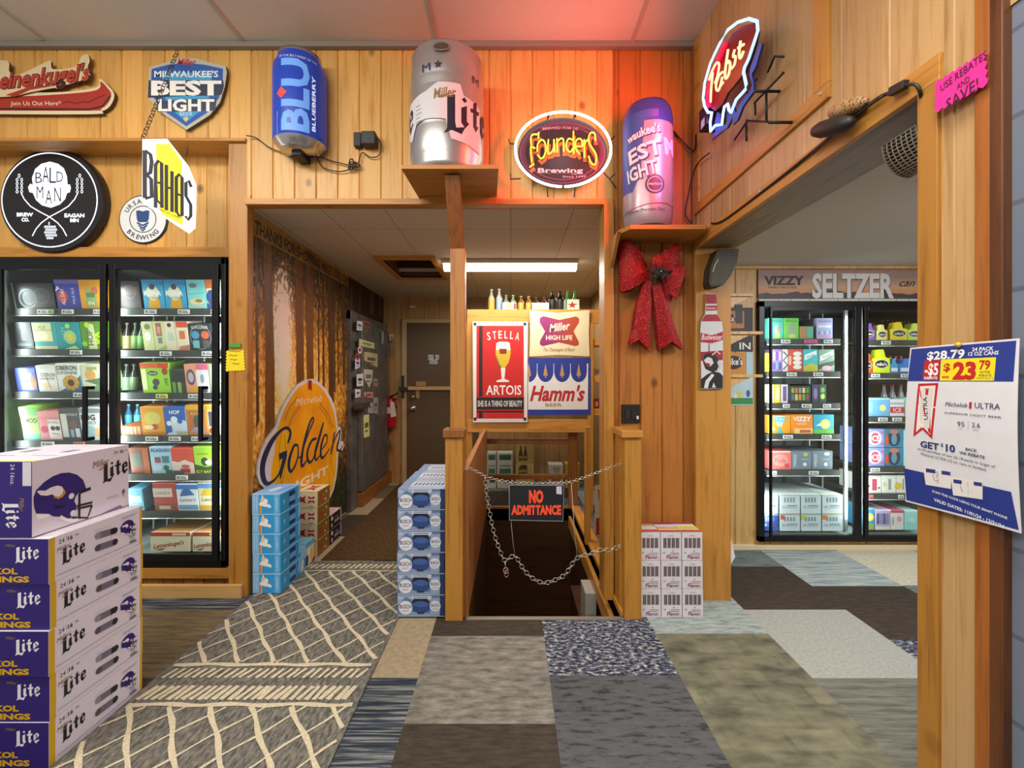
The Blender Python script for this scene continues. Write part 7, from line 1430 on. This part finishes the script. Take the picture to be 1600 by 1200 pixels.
PR = [
 (1201, 497, 1224, 530, '#58c4b0', [T_('FRESCA', .5, .86, .12, '#1f7a6c', wm=.8), ('e', .55, .42, .2, .26, '#a8c8b0'), ('e', .6, .14, .2, .1, '#e0d84a'), ('r', .6, .35, .8, .6, '#b89aa0')], 'aqua carton at the left end of the top shelf, seltzer cooler'),
 (1225, 497, 1248, 530, '#7cd05c', [T_('FRESCA', .5, .86, .12, '#3a8a2c', wm=.8), ('e', .5, .45, .2, .26, '#a8a89c'), ('e', .55, .14, .25, .1, '#c8e07c')], 'light green carton on the top shelf, seltzer cooler'),
 (1249, 510, 1271, 530, '#9a9466', [('r', .0, .2, .42, .8, '#c08a4c'), ('r', .55, .1, .95, .9, '#5cb0a0')], 'short olive and teal carton on the top shelf, seltzer cooler'),
 (1276, 497, 1301, 530, '#b4aed8', [T_('HIGH NOON', .5, .84, .1, '#5c5a8c', wm=.85), ('r', .1, .4, .9, .5, '#8cb0cc'), ('r', .1, .55, .9, .65, '#dcd4ec'), ('r', .1, .1, .9, .2, '#d08ac0')]+cans(['#8c8ac0', '#b8c8e0'], 5, .22, .38), 'lilac carton at the right end of the top shelf, seltzer cooler'),
 (1196, 552, 1204, 581, '#e0cc28', [], 'narrow slice of a yellow carton at the left end of the second shelf, seltzer cooler'),
 (1206, 546, 1222, 581, '#9a78bc', cans(['#6a4c94', '#58a8b0'], 3, .1, .4)+cans(['#c8b0dc', '#7c5ca8'], 3, .5, .9), 'purple carton on the second shelf, seltzer cooler'),
 (1223, 546, 1231, 581, '#d8d4d8', [('l', [(.1, .1), (.9, .3), (.1, .5), (.9, .7), (.1, .9)], .06, '#4a4450')], 'narrow black and white patterned carton on the second shelf, seltzer cooler'),
 (1232, 546, 1254, 581, '#d0503c', [('e', .62, .2+i*.2, .3, .1, '#e6dcd8') for i in range(4)]+[('r', .0, .3, .2, .7, '#e2a89c')], 'red carton with a column of white shapes on the second shelf, seltzer cooler'),
 (1255, 546, 1278, 581, '#3ab0b8', [('p', [(.1, .5), (.9, .75), (.9, .95), (.1, .75)], '#dce8e8'), ('p', [(0, .0), (1, .0), (1, .25), (.5, .4), (0, .2)], '#b8b43c'), T_('soda', .5, .72, .16, '#2a6a84', shear=.3, wm=.7, rot=.2)], 'teal carton with a white swoosh on the second shelf, seltzer cooler'),
 (1279, 546, 1304, 581, '#7a9a88', [('p', [(.1, .45), (.9, .75), (.9, .95), (.1, .7)], '#d8dcd8'), ('p', [(0, .1), (1, .3), (1, .5), (0, .3)], '#3c4c44'), ('e', .5, .15, .3, .12, '#d8a8b4'), T_('soda', .5, .72, .16, '#2c3c34', shear=.3, wm=.7, rot=.2)], 'grey green swirled carton at the right end of the second shelf, seltzer cooler'),
 (1200, 601, 1209, 630, '#d8d0a8', [('r', .1, .1, .9, .5, '#a8a0b0')], 'narrow cream carton at the left end of the third shelf, seltzer cooler'),
 (1210, 601, 1219, 630, '#e0b83c', [('r', .2, .2, .8, .8, '#f0dca0')], 'narrow gold carton on the third shelf, seltzer cooler'), (1221, 601, 1231, 630, '#cfc4d8', cans(['#6a5480'], 1, .1, .9, .2, .8), 'narrow lilac carton on the third shelf, seltzer cooler'),
 (1233, 603, 1267, 630, '#34382c', cans(['#3c6a9c', '#c8b84c', '#d0803c', '#6a9c4c', '#8a4c4c'], 5, .15, .5)+cans(['#8aa03c', '#c06a3c', '#7c8c9c', '#d0c060', '#4c7c5c'], 5, .58, .88), 'dark carton with rows of coloured cans on the third shelf, seltzer cooler'),
 (1269, 601, 1279, 630, '#3a3f5c', [('e', .5, .5, .3, .3, '#8a6aa0')], 'narrow navy carton on the third shelf, seltzer cooler'), (1280, 601, 1291, 630, '#2f4a3c', [('e', .5, .7, .3, .15, '#6ab04c'), ('e', .5, .35, .3, .15, '#b8d06a')], 'narrow dark green carton on the third shelf, seltzer cooler'),
 (1201, 649, 1235, 678, '#f09a2c', [('p', [(.25, .95), (.75, .95), (.6, .4), (.4, .4)], '#a8d8e0'), T_('VIZZY', .5, .78, .24, '#3aa8c4', bold=.03, wm=.8), ('p', [(.35, 0), (.5, .4), (.7, 0)], '#5ca89c'), ('c', .2, .25, .12, '#f8d8a0')], 'orange and aqua carton at the left of the fourth shelf, seltzer cooler'),
 (1236, 648, 1270, 678, '#ee8a1e', [T_('VIZZY', .5, .78, .24, W0, bold=.03, wm=.8), T_('HARD', .5, .52, .14, '#f8e0b8'), ('r', .15, 0, 1, .28, '#f0c884'), ('r', .4, .05, .9, .2, '#c85c3c')], 'all orange carton on the fourth shelf, seltzer cooler'),
 (1271, 648, 1303, 678, '#24a0b8', [('c', .58, .5, .26, '#e2e04a'), ('c', .58, .5, .18, '#f0ec8c'), ('p', [(.1, .4), (.4, .6), (.35, .42)], '#e8ece8'), ('r', 0, 0, 1, .2, '#6cc04c')], 'teal carton with a lemon on the fourth shelf, seltzer cooler'),
 (1203, 705, 1236, 734, '#e0706a', [('e', .5, .5, .36, .34, '#e8908c'), T_('Truly', .5, .5, .26, '#8a2a34', shear=.3, wm=.6), ('e', .8, .2, .12, .14, '#c84850'), ('r', 0, .93, 1, 1, '#d8c8c0')], 'coral red carton on the fifth shelf, seltzer cooler'),
 (1237, 705, 1268, 734, '#6f7f8c', press+[('e', .7, .82, .12, .10, '#b8b45c')], 'slate grey carton in the middle of the fifth shelf, seltzer cooler'), (1269, 705, 1301, 734, '#6f7f8c', press+[('e', .72, .85, .14, .09, '#d8dcdc')], 'slate grey carton at the right end of the fifth shelf, seltzer cooler'),
 # second door
 (1352, 622, 1390, 651, '#6fb0dc', [('c', .72, .45, .18, '#d8e08c'), ('r', 0, .9, 1, 1, '#a8d4ec'), ('r', .1, .2, .3, .8, '#8fc4e4')], 'sky blue carton with a lime on the third shelf, second door of the seltzer cooler'),
 (1391, 624, 1413, 651, '#d8d4dc', [('r', 0, .2, 1, .55, '#b8283c'), T_('ICE', .5, .38, .25, W0, wm=.6), ('r', 0, .7, 1, .8, '#a8a0b4')], 'white and red carton on the third shelf, second door of the seltzer cooler'),
 (1414, 622, 1436, 651, '#8cc8b4', [('e', .5, .5, .3, .3, '#e0e8d8')], 'pale mint carton partly behind the rebate poster on the third shelf'),
 (1353, 700, 1382, 729, '#8c9cd8', [('e', .5, .5, .36, .38, '#d8d0ec'), ('e', .5, .5, .24, .3, '#d04a6c'), T_('ICE', .5, .5, .3, W0, bold=.03, wm=.5)]+[('c', x, y, .08, '#c86a9c') for x, y in ((.12, .2), (.88, .2), (.12, .8), (.88, .8))], 'lower light blue and pink carton of the stacked pair, second door'),
 (1353, 670.5, 1382, 699.5, '#8c9cd8', [('e', .5, .5, .36, .38, '#d8d0ec'), ('e', .5, .5, .24, .3, '#d04a6c'), T_('ICE', .5, .5, .3, W0, bold=.03, wm=.5)]+[('c', x, y, .08, '#c86a9c') for x, y in ((.12, .2), (.88, .2), (.12, .8), (.88, .8))], 'upper light blue and pink carton of the stacked pair, second door'),
 (1383, 700, 1411, 729, '#2f7c9c', [('e', .5, .5, .34, .44, '#1f3248'), ('e', .5, .45, .16, .3, '#5c8ca8'), ('e', .5, .85, .25, .14, '#b87064'), ('e', .1, .4, .1, .3, '#c8503c')], 'lower dark teal carton of the stacked pair, second door'),
 (1383, 670.5, 1411, 699.5, '#2f7c9c', [('e', .5, .5, .34, .44, '#1f3248'), ('e', .5, .45, .16, .3, '#5c8ca8'), ('e', .5, .85, .25, .14, '#b87064'), ('e', .1, .4, .1, .3, '#c8503c')], 'upper dark teal carton of the stacked pair, second door'),
 (1412, 672, 1440, 729, '#9cd4e4', [('r', .1, .1, .4, .9, '#c8e8f0')], 'tall pale aqua carton partly behind the rebate poster, second door'),
 (1352, 743, 1377, 771, '#dedcd6', [('r', .42, .15, .72, .8, '#b8485c'), ('c', .2, .4, .08, '#a83048'), ('c', .85, .3, .06, '#a83048'), ('r', 0, .95, 1, 1, '#a8a4a0')], 'white carton with a raspberry red panel on the fifth shelf, second door'),
 (1378, 743, 1400, 771, '#dfe0da', [('r', .45, .2, .65, .8, '#8a9c94'), ('e', .2, .5, .14, .14, '#d0c88c')], 'white carton with a grey stripe on the fifth shelf, second door'), (1401, 743, 1424, 771, '#dddcd0', [('e', .1, .4, .25, .2, '#d0b448'), ('r', .4, .2, .5, .8, '#8a8c84')], 'white carton with a yellow spot on the fifth shelf, second door')]
for it in PR:
    if it[6] is None: continue
    x0, y0, x1, y1, c, dec, lab = it[:7]; pack(x0, y0, x1, y1-.3, Y2, .12 if y1 == 651 else .3, c, dec, lab, G2)
# bottles and carriers on the second door's two upper shelves
def sixp(px0, px1, py0, py1, c, oval, lab, nb, bc='#3a3226', cap='#4a4438'):
    x0, x1 = XY(px0, Y2), XY(px1, Y2); z0, z1 = ZY(py1, Y2)+.002, ZY(py0, Y2); h = z1-z0; w = x1-x0
    root = thing('bottle_carrier', lab, 'six-pack', ((x0+x1)/2, Y2+.07, z0), 'bottle carriers in the seltzer cooler')
    m = MB(); m.slab([(x0, z0), (x1, z0), (x1, z0+h*.62), (x1-w*.25, z0+h*.66), (x1-w*.38, z0+h), (x0+w*.38, z0+h), (x0+w*.25, z0+h*.66), (x0, z0+h*.62)], front(0, Y2+.09), -.0, .08, c)
    m.draw(plane((x0, Y2+.0095, z0), (1, 0, 0), (0, 0, 1)), w, h, [('e', .5, .38, .40, .17, '#17181a'), ('o', .5, .38, .42, .19, .02, '#e8e4c8'), T_("mike's", .5, .38, .15, W0, wm=.6, bold=.02)] if oval else [('r', .1, .1, .9, .35, '#d0d4dc')])
    m.build('carton', root)
    for i in range(nb):
        m = MB(); cx = x0+w*(i+.5)/nb; hh = .20; r = .024; m.lathe([(r*.95, 0), (r, h*.5), (r, h*.62), (r*.5, h*.9), (r*.42, h*1.15)], (cx, Y2+.125, z0), bottleglass(bc), 10); m.lathe([(r*.5, h*1.13), (r*.5, h*1.2), (0, h*1.21)], (cx, Y2+.125, z0), col(cap), 10); m.build('bottle', root)
sixp(1353, 1369, 505, 532, '#7a4aa0', 1, 'purple bottle carrier at the left of the top shelf, second door', 2); sixp(1372, 1388, 507, 532, '#e0d87c', 1, 'pale yellow bottle carrier on the top shelf, second door', 2); 
sixp(1394, 1419, 503, 532, '#ecd02c', 1, 'bright yellow bottle carrier on the top shelf, second door', 3); sixp(1420, 1443, 505, 532, '#c8d84a', 1, 'yellow green bottle carrier at the right of the top shelf, second door', 3)
sixp(1352, 1365, 552, 583, '#d8502c', 1, 'orange red bottle carrier on the second shelf, second door', 2); sixp(1366, 1392, 546, 583, '#d4e02c', 1, 'lime yellow bottle carrier on the second shelf, second door', 3)
sixp(1393, 1405, 560, 583, '#2f8cb8', 0, 'teal blue carrier on the second shelf, second door', 2, '#a83a34', '#c84a44'); sixp(1406, 1432, 560, 583, '#2a6cc0', 0, 'royal blue carrier partly behind the rebate poster on the second shelf', 3, '#a83a34', '#c84a44')
GB2 = 'clear bottles on the third shelf of the seltzer cooler'
for i, (px, a) in enumerate(((1381, '#a83238'), (1394, '#b8b4c4'), (1407, '#a8a4b8'), (1420, '#a83238'))): fbottle(px, .27, ZY(651, Y2)+.003, 3.95, '#8a8890', '#8a2a30', a, 'red labelled bottle behind the blue carton with a lime, third shelf' if i == 0 else ('clear bottle behind the white and red carton, left one', 'clear bottle behind the white and red carton, right one', 'red labelled bottle nearest the rebate poster, third shelf')[i-1], GB2)
# long white packs on the cooler floor
def longp(px0, px1, py0, py1, c, dec, lab, top, Y=Y2-.04, d=.42): pack(px0, py0, px1, py1, Y, d, c, dec, lab, 'packs on the seltzer cooler floor', top=top)
wp = [('r', .2+i*.15, .60, .28+i*.15, .85, '#7a8a96') for i in range(4)]+[('l', [(.35, .42), (.85, .42)], .04, '#5c6c7a'), ('l', [(.3, .32), (.85, .32)], .03, '#8a98a4'), ('e', .18, .36, .08, .07, '#a8b4bc')]
for r, (a, b) in enumerate(((804, 830), (773, 803))):
    for c, (x0, x1, tc) in enumerate(((1192, 1216, '#b8bcc4'), (1219, 1250, '#c8a0a0'), (1252, 1283, '#a8c8a0'), (1285, 1317, '#d0cc7c'))):
        dec = wp+[('r', 0, .95, 1, 1, tc)]+([('r', .0, .7, .22, .95, ('#3a54a8', '#c85c4a', '#c8c040', '#d87c3c')[c])] if r == 0 else [])
        longp(x0, x1, a, b, '#c9d6da' if (c or r) else '#3a56b0', dec, 'white pack on the seltzer cooler floor, %s row, %s' % (('lower', 'upper')[r], ('left end', 'second from left', 'third from left', 'right end')[c]), '#d4dcdc' if r else '#c4cccc')
longp(1354, 1366, 796, 828, '#3a94c0', [('c', .4, .62, .2, '#e0dc5c'), ('c', .4, .62, .12, '#f0ec9c'), ('r', 0, 0, 1, .3, '#8fae5c')], 'blue pack with a lemon on the floor of the second door', '#a8c8cc')
longp(1367.5, 1391, 798, 828, '#b8acd4', cans(['#5c5a84', '#8a84b0'], 4, .3, .85)+[('r', 0, 0, 1, .18, '#dcd8c0')], 'lilac pack on the floor of the second door', '#c4bcd0'); longp(1392, 1412, 797, 828, '#e0dcd8', [('r', 0, .85, 1, 1, '#c8486c'), T_('HARD', .15, .45, .12, '#2c2c34', rot=PI/2, w=.06), ('e', .65, .55, .2, .15, '#d8a0a8')], 'white and raspberry pack on the floor of the second door', '#b8506c'); longp(1413.5, 1435, 798, 828, '#9cd8d4', [('r', 0, .9, 1, 1, '#c0e8e0'), ('e', .5, .5, .25, .15, '#b8e4dc')], 'pale turquoise pack on the floor of the second door', '#b8dcd4')
# banner over the right cooler
root = thing('seltzer_banner', 'long sunset printed banner reading SELTZER over the right cooler', 'banner', (XY(1420, 3.6), 3.61, ZY(469, 3.6)))
sun, nt, b = newmat('sunset_print'); tc = coords(nt); sp = N(nt, 'ShaderNodeSeparateXYZ'); nt.links.new(tc, sp.inputs[0])
zz = mathn(nt, 'MULTIPLY', mathn(nt, 'SUBTRACT', sp.outputs['Z'], ZY(469, 3.6)-ZY(469, 3.6)), 4.0)
nz = noise(nt, coords(nt, 1.2, 1, 12), 3, 3); nt.links.new(ramp(nt, mathn(nt, 'ADD', zz, mathn(nt, 'MULTIPLY', nz, .35)), ((.25, '#6a5550'), (.42, '#c88a5c'), (.62, '#c09a7c'), (.9, '#9a8078'))), b.inputs['Base Color'])
m = MB(); S = front(0, 3.612); a, z1 = PY(1185, 421, 3.61); b_, z0 = PY(1640, 466, 3.61); m.slab([(a, z0), (b_, z0), (b_, z1), (a, z1)], S, -.006, 0, sun, '#5c4c40')
Sf = front(0, 3.612); zl = ZY(459, 3.61); pts = [(a, z0)]; random.seed(11); x = a
while x < b_: pts.append((x, zl+random.uniform(-.012, .012)+(.02 if x > a+.2 else 0)*math.sin(x*3))); x += .035
m.flat(Sf, pts+[(b_, zl), (b_, z0)], '#4a4650'); m.build('sheet', root)
g7 = tracer(.2, 1160, 400, IDP(3.605)); m = MB(); Sf = front(0, 3.6095)
tx(m, Sf, g7, 'VIZZY', 330, 188, 70, '#2c2630', 310, bold=.03); tx(m, Sf, g7, 'HARD SELTZER', 318, 243, 16, '#7a6a68', 220)
tx(m, Sf, g7, 'SELTZER', 872, 232, 185, '#6a6668', 640, bold=.05); tx(m, Sf, g7, 'SELTZER', 866, 226, 185, '#d8d6d4', 640, bold=.04)
tx(m, Sf, g7, 'can', 1292, 205, 62, '#352c2c', 120, shear=.4); m.build('lettering', root)
m = MB(); x = a; w_ = [.16, .10, .15, .23, .17, .1, .2, .1, .16, .2, .17, .2, .2, .2]; i = 0
while x < b_-.05: m.box(x+.002, min(x+w_[i % 14], b_)-.002, 3.606, 3.61, ZY(470.5, 3.61), ZY(467, 3.61), '#cfcbc0'); x += w_[i % 14]; i += 1
m.build('tile_strip', root)
# small shelves and signs on the left of the side room
root = thing('bracket_shelves', 'pine wall shelves on triangular brackets behind the far jamb', 'shelf', (1.52, 3.28, 1.38)); Ys = 3.28
for zz_ in (459, 518, 585):
    z = ZY(zz_, Ys); m = MB(); m.box(1.40, XY(1190 if zz_ > 470 else 1175, Ys), Ys-.02, Ys+.3, z-.022, z, ROOMP); m.build('shelf_board', root, bevel=.002)
    m = MB(); xa, xb = 1.40, XY(1172, Ys); m.slab([(xa, z-.024), (xb, z-.024), (xa+.14, z-.13), (xa, z-.19)], front(0, Ys+.02), 0, .02, ROOMP); m.build('bracket', root)
g5 = tracer(.25, 940, 340, IDP(3.6)); S = front(0, 3.626); Sf = front(0, 3.6225)
m = MB(); m.slab(g5([(700,560),(955,560),(955,835),(700,835)]), S, 0, .003, '#141414'); m.flat(Sf, g5([(740,580),(900,580),(900,690),(740,690)]), '#c07a22'); m.disc(Sf, *g5([(815,628)])[0], .045, .035, '#141414', 20); tx(m, Sf, g5, "mike's", 815, 628, 34, W0, 80, bold=.02); tx(m, Sf, g5, 'IN', 905, 800, 44, W0, 70, bold=.02); m.flat(Sf, g5([(845,540),(890,540),(890,660),(845,660)]), '#2c2a22')
m.build('wall_sign', label='black and orange sign behind the bracket shelves, left of the right cooler', cat='sign')
m = MB(); m.slab(g5([(700,842),(912,842),(912,985),(700,985)]), S, 0, .003, '#d08a2c'); m.disc(Sf, *g5([(832,905)])[0], .075, .055, '#17181a', 24); tx(m, Sf, g5, "mike's", 835, 898, 42, W0, 110, bold=.02)
m.build('wall_sign', label='orange sign with a black oval, below the black sign by the bracket shelves', cat='sign')
m = MB(); m.slab(g5([(700,990),(955,990),(955,1175),(700,1175)]), S, 0, .003, '#b8d8e0'); m.slab(g5([(914,840),(955,840),(955,990),(914,990)]), S, 0, .003, '#a8d0e0'); m.flat(Sf, g5([(700,1128),(955,1128),(955,1168),(700,1168)]), '#3a8a4c'); m.disc(Sf, *g5([(870,1105)])[0], .02, .025, '#e0d03c', 12); m.disc(Sf, *g5([(925,1100)])[0], .015, .03, '#3a5c9c', 12); m.disc(Sf, *g5([(845,1115)])[0], .016, .02, '#e4e6e0', 12)
for i in range(4): m.stroke(Sf, g5([(860, 1040+i*14), (925, 1036+i*14)]), .004, '#d8e4d8')
m.build('wall_sign', label='pale blue and green poster at the bottom of the signs left of the right cooler', cat='sign')
# turquoise packs and white card leaning behind the jamb
GT = 'turquoise packs stacked behind the far jamb'
for i in range(6):
    a_, b_ = 684+i*24.5, 684+(i+1)*24.5-.6
    pack(1108, a_, 1143, b_, 3.35, .25, '#5cb4b8', [('e', .93, .5, .04, .3, '#4a6cb4'), ('e', .93, .5, .02, .14, '#d8e0e0'), ('r', .84, .1, .88, .9, '#a8d8d4')], 'turquoise pack behind the far jamb, %s of the narrow stack' % ('topmost', 'second from the top', 'third from the top', 'third from the bottom', 'second from the bottom', 'bottom')[i], GT)
z0_ = ZY(684+6*24.5, 3.35)
m = MB(); m.box(XY(1108, 3.35), XY(1143, 3.35), 3.36, 3.59, 0, z0_, '#c8ccc8'); m.build('carton', label='pale carton on the floor carrying the turquoise packs behind the jamb', cat='box')
m = MB(); S = front(0, 2.95); g6 = lambda l: [PY(x, y, 2.95) for x, y in l]; m.slab([(1.38, ZY(888, 2.95)), (XY(1136, 2.95), ZY(890, 2.95)), (XY(1148, 2.95), ZY(870, 2.95)), (XY(1138, 2.95), ZY(826, 2.95)), (1.38, ZY(826, 2.95))], S, 0, .006, '#dfe4ea'); 
m.box(1.38, XY(1140, 2.95), 2.955, 3.1, 0, ZY(888, 2.95), '#d5dae0'); m.build('white_card', label='white card corner sticking out past the far jamb near the floor', cat='card')
# cold white light strips inside the coolers
for px, Y, dx, p in ((20, 3.06, .3, 6), (176, 3.06, -.25, 8), (178, 3.06, .25, 6.5), (350, 3.06, -.3, 8)):
    area('cooler_strip_light', (XY(px, Y), Y, 1.15), (XY(px, Y)+dx, Y+.25, 1.15), .02, 1.7, p, (.93, 1, .97))
for px, Y, dx, p in ((1197, 3.68, .3, 7), (1341, 3.68, -.3, 8), (1345, 3.68, .3, 8), (1500, 3.68, -.3, 6)):
    area('cooler_strip_light', (XY(px, Y), Y, 1.05), (XY(px, Y)+dx, Y+.22, 1.05), .02, 1.7, p, (.93, 1, .98))
for o in bpy.data.objects:
    if '_o' in o: del o['_o']
